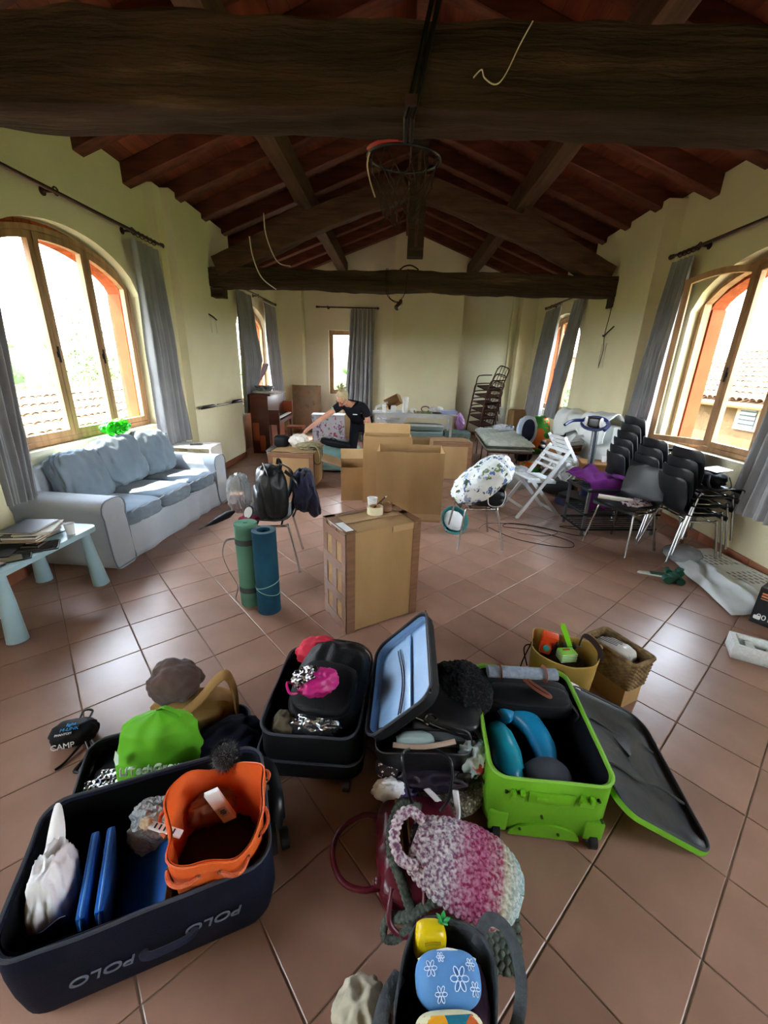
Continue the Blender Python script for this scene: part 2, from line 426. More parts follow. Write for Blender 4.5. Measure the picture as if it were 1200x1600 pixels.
# ---- roof
b = MB()
for sg in (-1, 1):
    xe = XL - 0.75 if sg < 0 else XR + 0.75; p = [(RIDGE, ZRID + 0.23), (xe, roofz(xe) + 0.23), (xe, roofz(xe) + 0.33), (RIDGE, ZRID + 0.33)]
    b.prism(p, YN - 0.4, YB + 0.6, axis='Y')
ceiling = b.obj('ceiling', wood_dark, kind='structure')
PW = 0.16
for sg in (-1, 1):
    for k in range(25):
        s0, s1 = k * PW + 0.002, (k + 1) * PW - 0.003
        xa, xb = RIDGE + sg * s0, RIDGE + sg * s1
        if not (XL - 0.6 < xb < XR + 0.6): continue
        b = MB(); b.prism([(xa, roofz(xa) + 0.2), (xb, roofz(xb) + 0.2), (xb, roofz(xb) + 0.228), (xa, roofz(xa) + 0.228)], YN, YB + 0.1, axis='Y')
        b.obj('ceiling_board', wood_plank, ceiling)
for sg in (-1, 1):
    xe = XL - 0.05 if sg < 0 else XR + 0.05
    b = MB(); L_ = abs(xe - RIDGE) / cos(math.atan(SL))
    rnd = random.Random(3 if sg < 0 else 5)
    b.prism([(RIDGE, ZRID), (xe, roofz(xe)), (xe, roofz(xe) + 0.199), (RIDGE, ZRID + 0.199)], -0.075, 0.075, axis='Y')
    bmesh.ops.bevel(b.bm, geom=b.bm.edges[:], offset=0.008, segments=1, affect='EDGES')
    me = b.mesh('rafter', wood_dark)
    for k in range(-9, 10):
        y = 4.62 + 0.69 * k
        if y > YB - 0.1: continue
        o = bpy.data.objects.new('rafter', me); COL.objects.link(o); o.parent = ceiling; o.location = (0, y + rnd.uniform(-0.02, 0.02), 0)
def rough_beam(a, c, wy, hz, amp=0.02, seed=0, n=40, taper=1.0, sagf=None, pts_y=None):
    """hewn timber from a to c: wy wide, hz high, uneven edges"""
    a, c = Vector(a), Vector(c); d = c - a; t = d.normalized()
    side = Vector((0, 0, 1)).cross(t)
    side = side.normalized() if side.length > 0.01 else Vector((0, 1, 0)); upv = t.cross(side).normalized()
    def fn(u, v):
        ang = 2 * pi * u; q = Vector((cos(ang), sin(ang), 0)); k = (abs(q.x) ** 14 + abs(q.y) ** 14) ** (-1 / 14)
        p = a + d * v; sd = Vector((seed, 0, 0))
        s1 = noise.noise(Vector((v * d.length * 1.3, q.x * 0.8, q.y * 0.8)) + sd); s2 = noise.noise(Vector((v * d.length * 6, q.x * 2.5, q.y * 2.5)) + sd)
        r = k * (1 + 0.0)
        off = amp * (s1 * 1.6 + s2 * 0.7)
        return p + side * (q.x * (wy / 2 * r + off)) + upv * (q.y * (hz / 2 * r + off)) + (upv * sagf(v) if sagf else Vector())
    b = MB(); b.grid(fn, 40, n, closeu=True)
    e0 = [vv for vv in b.bm.verts]
    b.bm.verts.ensure_lookup_table()
    b.f([b.bm.verts[i * n] for i in range(40)]); b.f([b.bm.verts[i * n + n - 1] for i in range(40)][::-1])
    return b
for sg, x in ((-1, -1.45), (1, 1.65)):
    for (y0, y1) in ((-1.7, 2.3), (2.3, 6.75), (6.7, 11.3)):
        rough_beam((x, y0, roofz(x) - 0.14), (x, y1, roofz(x) - 0.14), 0.2, 0.27, 0.012, seed=x + y0).obj('purlin', wood_purlin, ceiling, smooth=True)
rough_beam((RIDGE, YN, ZRID - 0.02), (RIDGE, YB, ZRID - 0.02), 0.14, 0.2, 0.006, seed=4).obj('ridge_beam', wood_dark, ceiling, smooth=True)
def truss(y, wy, seed, near=False):
    t = thing('roof_truss', None, None, (0, 0, 0)); t.parent = ceiling
    rough_beam((-2.98 if not near else -3.3, y, 2.86), (3.34 if not near else 3.5, y, 2.86 if not near else 2.83), wy, 0.31 if near else 0.27, 0.022, seed=seed, n=90).obj('tie_beam', wood_beam, t, smooth=True, auto=50)
    for sg in (-1, 1):
        xe = -2.75 if sg < 0 else 2.98
        rough_beam((xe, y, 2.98), (RIDGE + sg * 0.1, y, 4.02), wy * 0.85, 0.30, 0.02, seed=seed + sg, n=40, sagf=lambda v: 0.06 * sin(pi * v)).obj('principal_rafter', wood_strut, t, smooth=True, auto=50)
        xc = -1.45 if sg < 0 else 1.65
        rough_beam((xc + sg * 0.55, y, 3.42), (xc - sg * 0.05, y, 3.68), wy * 0.7, 0.24, 0.01, seed=seed + 3 * sg, n=14).obj('cleat', wood_strut, t, smooth=True, auto=50)
        xw = XL + 0.28 if sg < 0 else XR - 0.1
        rough_beam((xw - 0.14 * 1, y, 2.66), (xw + 0.14, y, 2.66), wy * 0.8, 0.13, 0.012, seed=seed + 5 * sg, n=8).obj('corbel', wood_beam, t, smooth=True, auto=50)
    kp = rough_beam((0.165, y, 3.18), (0.165, y, 4.6), wy * 0.7, 0.23, 0.004, seed=seed + 9, n=20).obj('king_post', wood_beam, t, smooth=True, auto=50)
    b = MB(); b.box((0.165, y - wy * 0.36, 3.85), (0.045, 0.03, 1.1)); b.obj('post_fillet', wood_purlin, t)
    return t
truss(6.78, 0.24, 11); truss(2.325, 0.27, 31, True)
for dx_ in (-0.014, 0.014):
    b = MB(); b.tube([(0.094 + dx_, 2.165, 3.05), (0.05 + dx_, 2.155, 2.85), (0.012 + dx_, 2.155, 2.69), (0.0 + dx_, 2.20, 2.672), (0.0 + dx_, 2.40, 2.672)], 0.011, 6); b.obj('iron_strap', iron_m, ceiling)
b = MB(); b.box((0.006, 2.15, 2.70), (0.05, 0.02, 0.035)); b.obj('strap_clip', darksteel if 'darksteel' in globals() else rod_m, ceiling)

# ---- windows
def window(name, wall_x, sg, yb, leaves, open_leaf=None):
    """arched frame with casements; open_leaf=(index, end point) swings into the room"""
    ya, yb_ = yb; xf = wall_x + sg * 0.13; spring, rise, sill = 2.38, 0.37, 0.90
    root = thing(name, None, None, (xf, (ya + yb_) / 2, sill), 0, kind='structure')
    hw = (yb_ - ya) / 2 - 0.03
    def az(y): return arch_z(y / (hw + 0.01), spring, rise) - sill
    def band(y0, y1, wdt, dep, x, zb=0.0, top=None):
        b = MB(); n = 10; tp = top or az
        ys = [y0 + (y1 - y0) * k / n for k in range(n + 1)]; yi = [y0 + wdt + (y1 - y0 - 2 * wdt) * k / n for k in range(n + 1)]
        outer = [(y0, zb)] + [(q, tp(q)) for q in ys] + [(y1, zb)]; inner = [(y0 + wdt, zb + wdt)] + [(q, tp(q) - wdt) for q in yi] + [(y1 - wdt, zb + wdt)]
        m = len(outer); A_ = [[b.v((x + dx, p[0], p[1])) for p in L_] for dx in (-dep / 2, dep / 2) for L_ in (outer, inner)]
        for k in range(m):
            j = (k + 1) % m
            b.f([A_[0][k], A_[0][j], A_[1][j], A_[1][k]]); b.f([A_[2][k], A_[3][k], A_[3][j], A_[2][j]])
            b.f([A_[0][k], A_[2][k], A_[2][j], A_[0][j]]); b.f([A_[1][k], A_[1][j], A_[3][j], A_[3][k]])
        return b, inner
    b, _ = band(-hw, hw, 0.045, 0.08, 0); b.obj('window_frame', frame_m, root)
    cuts = [-hw + 0.045 + (2 * hw - 0.09) * q for q in leaves]
    for i in range(len(cuts) - 1):
        y0, y1 = cuts[i] + 0.004, cuts[i + 1] - 0.004
        if open_leaf and open_leaf[0] == i:
            cx, cy = open_leaf[1]
            W_ = y1 - y0; hy = y0
            g = thing('casement', None, None, (0, hy, 0)); g.parent = root
            ang = atan2(cy - (hy + root.location.y), cx - xf) - pi / 2
            g.rotation_euler = (0, 0, ang)
            b, inner = band(0.0, W_, 0.06, 0.05, 0, 0.05, top=lambda q: az(hy) - 0.04 + 0.05 * sin(pi * q / W_) - 0.10 * q); b.obj('casement_frame', frame_m, g)
        else:
            g = thing('casement', None, None, (0, 0, 0)); g.parent = root
            b, inner = band(y0, y1, 0.055, 0.05, -sg * 0.012, 0.05, top=lambda q: az(max(-hw * 0.985, min(hw * 0.985, q))) - 0.05); b.obj('casement_frame', frame_m, g)
        p = MB(); dx = 0 if (open_leaf and open_leaf[0] == i) else -sg * 0.012
        p.f([p.v((dx, q[0], q[1])) for q in inner]); p.obj('glass_pane', glass_m, g)
        if i: 
            h = MB(); h.cyl((-sg * 0.05, cuts[i], 0.72), (-sg * 0.05, cuts[i], 0.86), 0.008, 8); h.box((-sg * 0.04, cuts[i], 0.79), (0.02, 0.025, 0.05)); h.obj('window_handle', iron_m, g if not (open_leaf and open_leaf[0] == i) else root)
    s = MB(); s.box((-sg * 0.065, 0, -0.02), (0.16, 2 * hw + 0.06, 0.03), bev=0.004); s.obj('window_sill', plaster_grey, root)
    # outer reveal: red painted jambs with a brick arch, seen through the glass
    j = MB()
    for e in (-1, 1): j.box((sg * 0.125, e * (hw + 0.0), 0.70), (0.15, 0.13, 1.55))
    j.obj('outer_jamb', red_paint, root)
    n = 22
    def arc(t, e): return (t * (hw + 0.0) , spring - sill - 0.03 + (rise + e) * (1 - (t * 0.999) ** 2) ** 0.62 + e * 0.4)
    for k in range(n):
        t0, t1 = -1 + 2 * k / n, -1 + 2 * (k + 1) / n; c = MB()
        (a0, a1), (b0, b1) = arc(t0, -0.035), arc(t1, -0.035); (c0, c1), (d0, d1) = arc(t0, 0.16), arc(t1, 0.16)
        c.prism([(a0 + 0.003, a1), (b0 - 0.003, b1), (d0 * 1.08 - 0.003, d1 + 0.05), (c0 * 1.08 + 0.003, c1 + 0.05)], sg * 0.05, sg * 0.21, axis='X'); c.obj('arch_brick', brick_m, root)
    return root
W3 = (0.0, 0.333, 0.667, 1.0)
window('window_1', XL, -1, BAY[1], W3)
window('window_2', XR, 1, BAY[1], W3, open_leaf=(2, (2.985, 5.03)))
window('window_3', XL, -1, BAY[2], W3)
window('window_4', XR, 1, BAY[2], W3)
window('window_5', XL, -1, BAY[0], W3)
window('window_6', XR, 1, BAY[0], W3)
r = thing('window_7', None, None, (-1.44, YB + 0.12, 0.97), 0, kind='structure')
b = MB()
for x in (-0.39, 0.39): b.box((x, 0, 0.79), (0.06, 0.07, 1.58))
for z in (0.03, 1.55): b.box((0, 0, z), (0.84, 0.07, 0.06))
b.obj('window_frame', frame_m, r)
b = MB()
for x in (-0.34, 0.34): b.box((x, 0.005, 0.79), (0.05, 0.05, 1.46))
for z in (0.085, 1.495): b.box((0, 0.005, z), (0.7, 0.05, 0.05))
cs = b.obj('casement_frame', frame_m, r)
b = MB(); b.f([b.v(p) for p in ((-0.32, 0, 0.1), (0.32, 0, 0.1), (0.32, 0, 1.48), (-0.32, 0, 1.48))]); b.obj('glass_pane', glass_m, cs)

# ---- curtains and rods
def rod(label, a, c, group=None):
    a, c = Vector(a), Vector(c); d = (c - a).normalized(); t = thing('curtain_rod', label, 'curtain rod', a)
    b = MB(); b.cyl((0, 0, 0), c - a, 0.016, 10); b.obj('pole', rod_m, t, smooth=True)
    for p, s in ((Vector(), -1), (c - a, 1)):
        b = MB(); b.tube([p + d * s * q for q in (0, 0.02, 0.035, 0.05, 0.07, 0.09, 0.10)], [0.016, 0.026, 0.014, 0.026, 0.03, 0.02, 0.004], 10); b.obj('finial', rod_m, t, smooth=True)
    return t, a, c, d
def rings_on(t, p0, p1, a, n):
    for k in range(n):
        p = p0.lerp(p1, (k + 0.5) / n) - a; d = (p1 - p0).normalized(); b = MB(); u = Vector((-d.y, d.x, 0))
        b.tube([p + 0.026 * (cos(q * pi / 6) * u + sin(q * pi / 6) * Vector((0, 0, 1))) - Vector((0, 0, 0.012)) for q in range(12)], 0.005, 5, closed=True)
        b.obj('curtain_ring', rod_m, t, smooth=True)
def bracket(t, p, a, out):
    b = MB(); q = p - a; b.cyl(q, q + Vector(out), 0.012, 8); b.cyl(q + Vector(out) * 0.92, q + Vector(out), 0.035, 12); b.tube([q + 0.03 * Vector((0, cos(s * pi / 5), sin(s * pi / 5))) for s in range(10)], 0.007, 6, closed=True); b.obj('bracket', rod_m, t, smooth=True)
def curtain(label, t0, t1, b0, b1, zt, zb, folds=6, amp=0.035, seed=0, mid=None, hem=0.0):
    t0, t1, b0, b1 = [Vector(q) for q in (t0, t1, b0, b1)]
    base = (t0 + t1) / 2
    nrm = Vector((-(t1 - t0).y, (t1 - t0).x)).normalized()
    def fn(u, v):
        vv = v ** 1.0; A_ = t0.lerp(t1, u); B_ = b0.lerp(b1, u)
        if mid:
            m0, m1 = Vector(mid[0]), Vector(mid[1]); M_ = m0.lerp(m1, u); k = mid[2]
            p = A_.lerp(M_, (v / k) ** 1.4) if v < k else M_.lerp(B_, ((v - k) / (1 - k)) ** 0.8)
        else: p = A_.lerp(B_, vv)
        am = amp * (0.45 + 0.75 * min(1, v * 2.5))
        ph = u * folds * 2 * pi + seed + 0.7 * sin(v * 2.1 + seed) + 0.5 * sin(u * 9 + seed * 2)
        off = am * (sin(ph) + 0.35 * sin(2.3 * ph + v * 2)) + 0.012 * noise.noise(Vector((u * 6, v * 5, seed)))
        return Vector((p.x + nrm.x * off - base.x, p.y + nrm.y * off - base.y, -v * (zt - zb + hem * sin(u * 3 + seed))))
    b = MB(); b.grid(fn, 90, 34)
    return b.obj('curtain', curtain_m, smooth=True, auto=180, loc=(base.x, base.y, zt), label=label, cat='curtain', group=None)
RZ = 3.0
t, a, c, d = rod('dark rod above the big left window', (-2.98, 2.86, RZ - 0.02), (-2.98, 5.62, RZ)); rings_on(t, Vector((-2.98, 5.08, RZ)), Vector((-2.98, 5.55, RZ)), a, 6)
for y in (3.1, 4.05, 5.1): bracket(t, Vector((-2.98, y, RZ - 0.005)), a, (-0.12, 0, 0))
curtain('grey curtain on the far side of the big left window, behind the sofa', (-2.98, 5.05), (-2.98, 5.60), (-2.97, 5.02), (-2.95, 5.72), RZ - 0.075, 0.62, 5, seed=1)
curtain('grey curtain at the near side of the big left window, by the photo\'s left edge', (-2.97, 2.86), (-2.97, 3.3), (-2.95, 2.80), (-2.93, 3.06), RZ - 0.075, 0.58, 5, seed=2)
t, a, c, d = rod('dark rod above the open right window', (3.19, 2.9, RZ), (3.19, 5.62, RZ)); rings_on(t, Vector((3.19, 5.18, RZ)), Vector((3.19, 5.55, RZ)), a, 5)
for y in (3.1, 5.2): bracket(t, Vector((3.19, y, RZ)), a, (0.11, 0, 0))
curtain('grey curtain beside the opened right casement, above the stacked black chairs', (3.18, 5.24), (3.18, 5.60), (3.16, 5.30), (3.16, 5.78), RZ - 0.075, 0.62, 5, seed=3)
curtain('grey curtain at the near end of the right window, by the photo\'s right edge', (3.16, 3.0), (3.16, 3.45), (3.16, 3.12), (3.14, 3.74), RZ - 0.075, 0.50, 6, seed=4)
t, a, c, d = rod('short dark rod above the far left window by the piano', (-2.98, 7.95, RZ), (-2.98, 10.45, RZ)); rings_on(t, Vector((-2.98, 9.6, RZ)), Vector((-2.98, 10.4, RZ)), a, 8)
for y in (8.1, 9.3): bracket(t, Vector((-2.98, y, RZ)), a, (-0.12, 0, 0))
curtain('grey curtain gathered aside, next to the pier at the far left window', (-2.97, 7.98), (-2.97, 8.75), (-2.95, 8.0), (-2.95, 8.45), RZ - 0.075, 0.75, 7, seed=5, mid=((-2.95, 8.0), (-2.93, 9.0), 0.55))
curtain('grey curtain on the far side of the piano window, next to the room corner', (-2.97, 9.55), (-2.97, 10.42), (-2.95, 9.85), (-2.95, 10.75), RZ - 0.075, 0.55, 8, seed=6)
t, a, c, d = rod('short dark rod above the far right window', (3.18, 8.0, RZ), (3.18, 9.95, RZ)); rings_on(t, Vector((3.18, 9.1, RZ)), Vector((3.18, 9.9, RZ)), a, 8)
for y in (8.3, 9.7): bracket(t, Vector((3.18, y, RZ)), a, (0.11, 0, 0))
curtain('grey curtain on the far side of the far right window', (3.17, 9.05), (3.17, 9.93), (3.12, 9.2), (3.12, 10.3), RZ - 0.075, 0.35, 8, seed=7)
curtain('grey curtain on the near side of the far right window, swept to the pier', (3.17, 7.95), (3.17, 8.4), (3.12, 8.25), (3.12, 8.9), RZ - 0.075, 0.80, 5, seed=8)
t, a, c, d = rod('dark rod above the small back window', (-2.05, YB - 0.14, 3.06), (-0.66, YB - 0.14, 3.06)); rings_on(t, Vector((-1.25, YB - 0.14, 3.06)), Vector((-0.7, YB - 0.14, 3.06)), a, 7)
bracket(t, Vector((-1.85, YB - 0.14, 3.06)), a, (0, 0.13, 0))
curtain('grey curtain at the small back window, behind the person', (-1.27, YB - 0.14), (-0.68, YB - 0.14), (-1.50, YB - 0.15), (-0.70, YB - 0.15), 3.03, 0.05, 6, seed=9)
# ================================================================ OUTSIDE
roof_tile_m = mat('sun bleached roof tile', '6f553f', '5b432f', rough=0.9, scale=7, bump=0.2); randomize(roof_tile_m, 0.2)
stone_m = mat('rubble stone wall', '6e573b', '57432c', rough=0.95, scale=2.6, kind='cell', bump=0.6, bscale=9, bdist=0.03, lo=0.1, hi=0.9)
field_m = mat('hill fields', '3d4f1c', '4f5f24', rough=1.0, scale=0.018, detail=6, lo=0.4, hi=0.55, c3='5f4e33', bump=0.0)
leaf_m = mat('tree leaves', '364f1f', '4b6327', rough=0.7, scale=3); randomize(leaf_m, 0.15)
leaf_dk = mat('far tree leaves', '2f451f', '3d5628', rough=0.9, scale=0.6, bump=0.6, bscale=1.2, bdist=0.5)
bark_m = mat('bark', '6a5440', rough=0.9)
white_wall = mat('pale rendered wall', 'a89a86', '998a74', rough=0.95, scale=0.5)
def tiled_roof(root, x_eave, x_ridge, z_eave, z_ridge, y0, y1, col=0.21, row=0.40, near=300):
    """half round clay tiles in overlapping rows on one slope"""
    n = 6; b = MB(); ln = row + 0.07
    for k in range(n):
        a0, a1 = pi * k / n, pi * (k + 1) / n; r0, r1 = 0.5 * col * 1.02, 0.5 * col * 0.84
        def q(a, r, x, dz): return (x, r * cos(a), r * 0.75 * sin(a) + dz)
        P_ = [q(a0, r0, 0, 0.02), q(a1, r0, 0, 0.02), q(a1, r1, ln, 0), q(a0, r1, ln, 0)]; b.f([b.v(p) for p in P_])
        P_ = [q(a0, r0, 0, 0.02), q(a1, r0, 0, 0.02), q(a1, r0 * 0.86, 0, 0.02), q(a0, r0 * 0.86, 0, 0.02)]; b.f([b.v(p) for p in P_])
    me = b.mesh('roof_tile', roof_tile_m, True, 40)
    d = Vector((x_ridge - x_eave, 0, z_ridge - z_eave)); L_ = d.length; sgx = 1 if d.x > 0 else -1; ang = -math.asin(d.z / L_)
    rot = Euler((0, ang, 0 if sgx > 0 else pi)); rot = (Matrix.Rotation(0 if sgx > 0 else pi, 3, 'Z') @ Matrix.Rotation(ang, 3, 'Y')).to_euler()
    cells = []
    for i in range(int(L_ / row)):
        for j in range(int((y1 - y0) / col)):
            p = Vector((x_eave, y0 + (j + 0.5) * col, z_eave)) + d * (i * row / L_); cells.append(((p - EYE).length, p))
    cells.sort(key=lambda q: q[0]); rest = MB(); base = root.matrix_basis.to_translation()
    for k, (dist, p) in enumerate(cells):
        p = p - base + Vector((0, random.uniform(-0.015, 0.015), random.uniform(0, 0.012)))
        if k < near:
            o = bpy.data.objects.new('roof_tile', me); COL.objects.link(o); o.parent = root; o.location = p
            o.rotation_euler = rot
        else:
            rest.m = Matrix.Translation(p) @ rot.to_matrix().to_4x4()
            tmp = [rest.v(v.co) for v in me.vertices]
            for f_ in me.polygons: rest.f([tmp[i] for i in f_.vertices])
    if len(cells) > near: rest.obj('roof_tiles', roof_tile_m, root, smooth=True, kind='stuff')
    b = MB(); e = Vector((0, 0, -0.05))
    q = [Vector((x_eave, y0, z_eave)) + e - base, Vector((x_ridge, y0, z_ridge)) + e - base, Vector((x_ridge, y1, z_ridge)) + e - base, Vector((x_eave, y1, z_eave)) + e - base]
    vs = [b.v(p) for p in q] + [b.v(p + Vector((0, 0, -0.12))) for p in q]
    for f_ in ((0, 1, 2, 3), (7, 6, 5, 4), (0, 4, 5, 1), (1, 5, 6, 2), (2, 6, 7, 3), (3, 7, 4, 0)): b.f([vs[i] for i in f_])
    b.obj('roof_deck', roof_tile_m, root)
hl = thing('house', 'low house with a clay tile roof just below the big left window', 'house', (-8.2, 8, -4))
b = MB(); b.box((-0.1, 1.5, 1.3), (7.6, 17, 4.2)); b.obj('wall', stone_m, hl)
tiled_roof(hl, -4.1, -8.8, -0.62, 0.93, 1.5, 17.5)
b = MB()
for k in range(38): b.lathe([(0.12, 0), (0.105, 0.44)], 8, c=(0, 0, 0)) if False else b.tube([(-0.62, -6.4 + k * 0.42, 4.97), (-0.62, -6.4 + k * 0.42 + 0.44, 4.94)], [0.13, 0.11], 8)
b.obj('ridge_tiles', roof_tile_m, hl, kind='stuff', smooth=True)
hr = thing('house', 'rubble stone house with a tiled roof and small window outside the open right window', 'house', (11.5, 11.5, -4))
b = MB(); b.box((0, 0.7, 2.5), (5.0, 8.2, 5.3)); b.obj('wall', stone_m, hr)
tiled_roof(hr, 8.75, 13.2, 1.12, 2.75, 7.8, 16.6)
b = MB(); b.box((-2.53, -0.62, 4.72), (0.06, 0.78, 0.62)); sr = b.obj('window_surround', white_wall, hr)
b = MB()
for k in range(5): b.box((-2.58, -0.62, 4.50 + k * 0.11), (0.03, 0.5, 0.07), rot=(0, 0.5, 0))
b.obj('shutter_slats', mat('grey shutter', '9aa3a8', rough=0.6), hr)
b = MB(); b.box((-2.56, -0.62, 4.72), (0.02, 0.52, 0.50)); b.obj('window_recess', mat('dark window', '3b4248', rough=0.3), hr)
b = MB(); b.cyl((-2.86, -4, 5.02), (-2.86, 5, 5.02), 0.07, 8); b.obj('gutter', mat('copper gutter', '9a6a48', rough=0.5, metal=0.5), hr, smooth=True)
h2 = thing('house', 'tall pale rendered house rising behind the stone house on the right', 'house', (19, 13.5, -4))
b = MB(); b.box((0, 0, 5.0), (8, 7.5, 10.0)); b.obj('wall', white_wall, h2)
b = MB(); b.box((-3.9, 0, 9.9), (0.9, 8.3, 0.35), bev=0.05); b.box((-3.9, 0, 10.2), (1.2, 8.7, 0.2), bev=0.05); b.obj('eaves', brick_m, h2)
b = MB()
for k in range(3): b.box((-4.02, -2.2 + k * 2.2, 8.0), (0.06, 0.9, 1.4))
b.obj('shutters', red_paint, h2)
h3 = thing('house', 'stone outbuilding seen between the curtains of the far right window', 'house', (10.4, 24.5, -4))
b = MB(); b.box((0, 0, 3.2), (4.0, 9.0, 6.4)); b.obj('wall', stone_m, h3)
b = MB(); b.box((0, 0, 6.5), (4.6, 9.6, 0.2)); b.obj('roof_slab', roof_tile_m, h3)
# hills
def hz(x, y):
    d = hypot(x, y); k = min(1, max(0, (d - 35) / 420)); n1 = noise.noise(Vector((x * 0.008, y * 0.008, 2)))
    return -19 + 24.5 * k ** 0.75 + 9 * n1 * k + 2.0 * noise.noise(Vector((x * 0.03, y * 0.03, 5))) * min(1, d / 60)
b = MB()
def hf(u, v):
    a = 2 * pi * u; r = 3 + 1100 * v ** 2.2; x, y = r * cos(a), r * sin(a) + 5
    return (x, y, hz(x, y) if r > 30 else -7.0 + (hz(x, y) + 7.0) * max(0, (r - 14) / 16))
b.grid(hf, 160, 70, closeu=True); b.obj('ground', field_m, smooth=True, auto=180, kind='structure')
b = MB(); b.box((0, 5, -3.95), (30, 44, 0.3)); b.obj('ground_yard', mat('yard gravel', '7a6f5c', '6c624d', rough=1, scale=3), kind='structure')
rnd = random.Random(5)
b = MB(); b.blob((0, 0, 0), (1, 1, 1), p=2, n=5, flat=False, wr=0.16, ws=3, bumps=0.2); tme = b.mesh('crown', leaf_dk, True, 180)
b = MB(); b.cyl((0, 0, -1.0), (0, 0, 0), 0.06, 6); kme = b.mesh('trunk', bark_m)
spots = []
for k in range(44):
    a = radians(rnd.uniform(88, 172)); d = rnd.choice((rnd.uniform(110, 260), rnd.uniform(260, 520))); x, y = d * cos(a), d * sin(a)
    if any(hypot(x - p[0], y - p[1]) < 13 for p in spots): continue
    spots.append((x, y)); s = rnd.uniform(5, 10); t = thing('hillside_tree', 'dark round tree dotted over the distant hillside', 'tree', (x, y, hz(x, y)), group='trees on the distant hills')
    for me, nm, z in ((tme, 'crown', s * 0.55), (kme, 'trunk', s * 0.4)):
        o = bpy.data.objects.new(nm, me); COL.objects.link(o); o.parent = t; o.location = (0, 0, z); o.scale = (s, s, s * rnd.uniform(0.7, 1.1) if nm == 'crown' else s)
def leafy_tree(label, c, r, h, n, seed, ls=0.1):
    t = thing('leafy_tree', label, 'tree', (c[0], c[1], c[2])); rn = random.Random(seed); b = MB()
    b.tube([(0, 0, 0), (0.1, 0, h * 0.4), (-0.1, 0.1, h)], [0.14, 0.1, 0.05], 7)
    ends = []
    for k in range(9):
        a = rn.uniform(0, 2 * pi); e = Vector((cos(a) * r * 0.7, sin(a) * r * 0.7, h + rn.uniform(-0.5, 0.8) * r)); b.tube([(0, 0, h * rn.uniform(0.4, 0.9)), e * 0.6 + Vector((0, 0, h * 0.35)), e], [0.05, 0.03, 0.01], 5); ends.append(e)
    b.obj('trunk', bark_m, t, smooth=True)
    b = MB()
    for k in range(n):
        e = rn.choice(ends); p = e + Vector((rn.gauss(0, 1), rn.gauss(0, 1), rn.gauss(0, 1))) * r * 0.33
        M_ = Matrix.Translation(p) @ Euler((rn.uniform(-1, 1), rn.uniform(-1, 1), rn.uniform(0, 6))).to_matrix().to_4x4(); s = ls * rn.uniform(0.6, 1.3)
        b.f([b.v(M_ @ Vector(q)) for q in ((0, 0, 0), (s, s * 0.35, 0.1 * s), (2 * s, 0, 0), (s, -s * 0.35, 0.1 * s))])
    b.obj('leaves', leaf_m, t, kind='stuff'); return t
leafy_tree('leafy tree beyond the low tiled roof, by the red window jamb', (-14.8, 22.5, -3.9), 2.3, 5.2, 4200, 1)
leafy_tree('low bushy tree behind the ridge of the tiled roof', (-17.5, 15.0, -4.5), 2.3, 4.2, 3500, 2)
leafy_tree('leafy tree outside the far left window behind the piano', (-7.2, 23.5, -3.9), 2.4, 5.6, 3000, 3)
leafy_tree('green shrub seen through the opened right casement', (6.0, 13.5, -3.9), 1.4, 4.2, 3000, 4)
# ================================================================ SOFA AND SIDE TABLE (left)
sofa_m = mat('pale blue sofa cover', 'b9bec4', 'abb2ba', rough=0.9, scale=2, bump=0.15, bscale=220, sheen=0.2)
cush_m = mat('blue grey cushion cloth', '7c8993', '6c7a86', rough=0.95, scale=2.5, bump=0.15, bscale=200, sheen=0.2)
SF = thing('sofa', 'pale blue three seat sofa with a long skirt under the big left window', 'sofa', (-2.30, 2.93, 0), radians(86.0))
# local: x along the length (away from camera), y towards the wall; origin = near front floor corner
SLEN, SDEP = 2.02, 0.80
def arm(x0, x1):
    b = MB()
    def fn(u, v):
        # cross section in x/z: rolled arm, swept along y
        a = 2 * pi * u; cx = (x0 + x1) / 2; hw = (x1 - x0) / 2
        if True:
            ca, sa = cos(a), sin(a)
            z = 0.30 + 0.30 * (1 if sa > 0 else -1) * abs(sa) ** 0.55
            k = 1.0 + (0.22 if z > 0.46 else 0.0) * min(1, (z - 0.46) / 0.06) if z > 0.46 else 1.0
            x = cx + hw * k * (1 if ca > 0 else -1) * abs(ca) ** 0.5
        y = 0.0 + SDEP * v
        x += 0.012 * noise.noise(Vector((z * 3, y * 4, x0))) ; flare = 0.03 * max(0, (0.12 - z) / 0.12)
        x += flare * (1 if x > cx else -1)
        return (x, y - flare * (1 if v < 0.1 else 0), z)
    b.grid(fn, 40, 14, closeu=True); b.bm.verts.ensure_lookup_table()
    b.f([b.bm.verts[i * 14] for i in range(40)]); b.f([b.bm.verts[i * 14 + 13] for i in range(40)][::-1])
    o = b.obj('armrest', sofa_m, SF, smooth=True, auto=50)
    b = MB(); pts = []
    for i in range(24):
        q = fn(i / 24, 0); pts.append((q[0], q[1] - 0.002, max(q[2], 0.02)))
    b.tube(pts, 0.006, 5, closed=True); b.obj('piping', cush_m, o, smooth=True)
arm(0.0, 0.24); arm(SLEN - 0.24, SLEN)
b = MB()
def skirtf(u, v):
    x = 0.02 + (SLEN - 0.04) * u; wv = 0.012 * sin(u * 40 + 2 * sin(u * 9)) * (1 - v) + 0.01 * noise.noise(Vector((u * 8, v * 2, 0)))
    return (x, 0.03 - 0.035 * (1 - v) + wv, 0.004 + 0.29 * v)
b.grid(skirtf, 60, 8, thick=0.006); b.obj('skirt', sofa_m, SF, smooth=True, auto=180)
b = MB(); b.box((SLEN / 2, SDEP / 2 + 0.03, 0.16), (SLEN - 0.44, SDEP - 0.1, 0.26), bev=0.02); b.obj('base', sofa_m, SF, smooth=True)
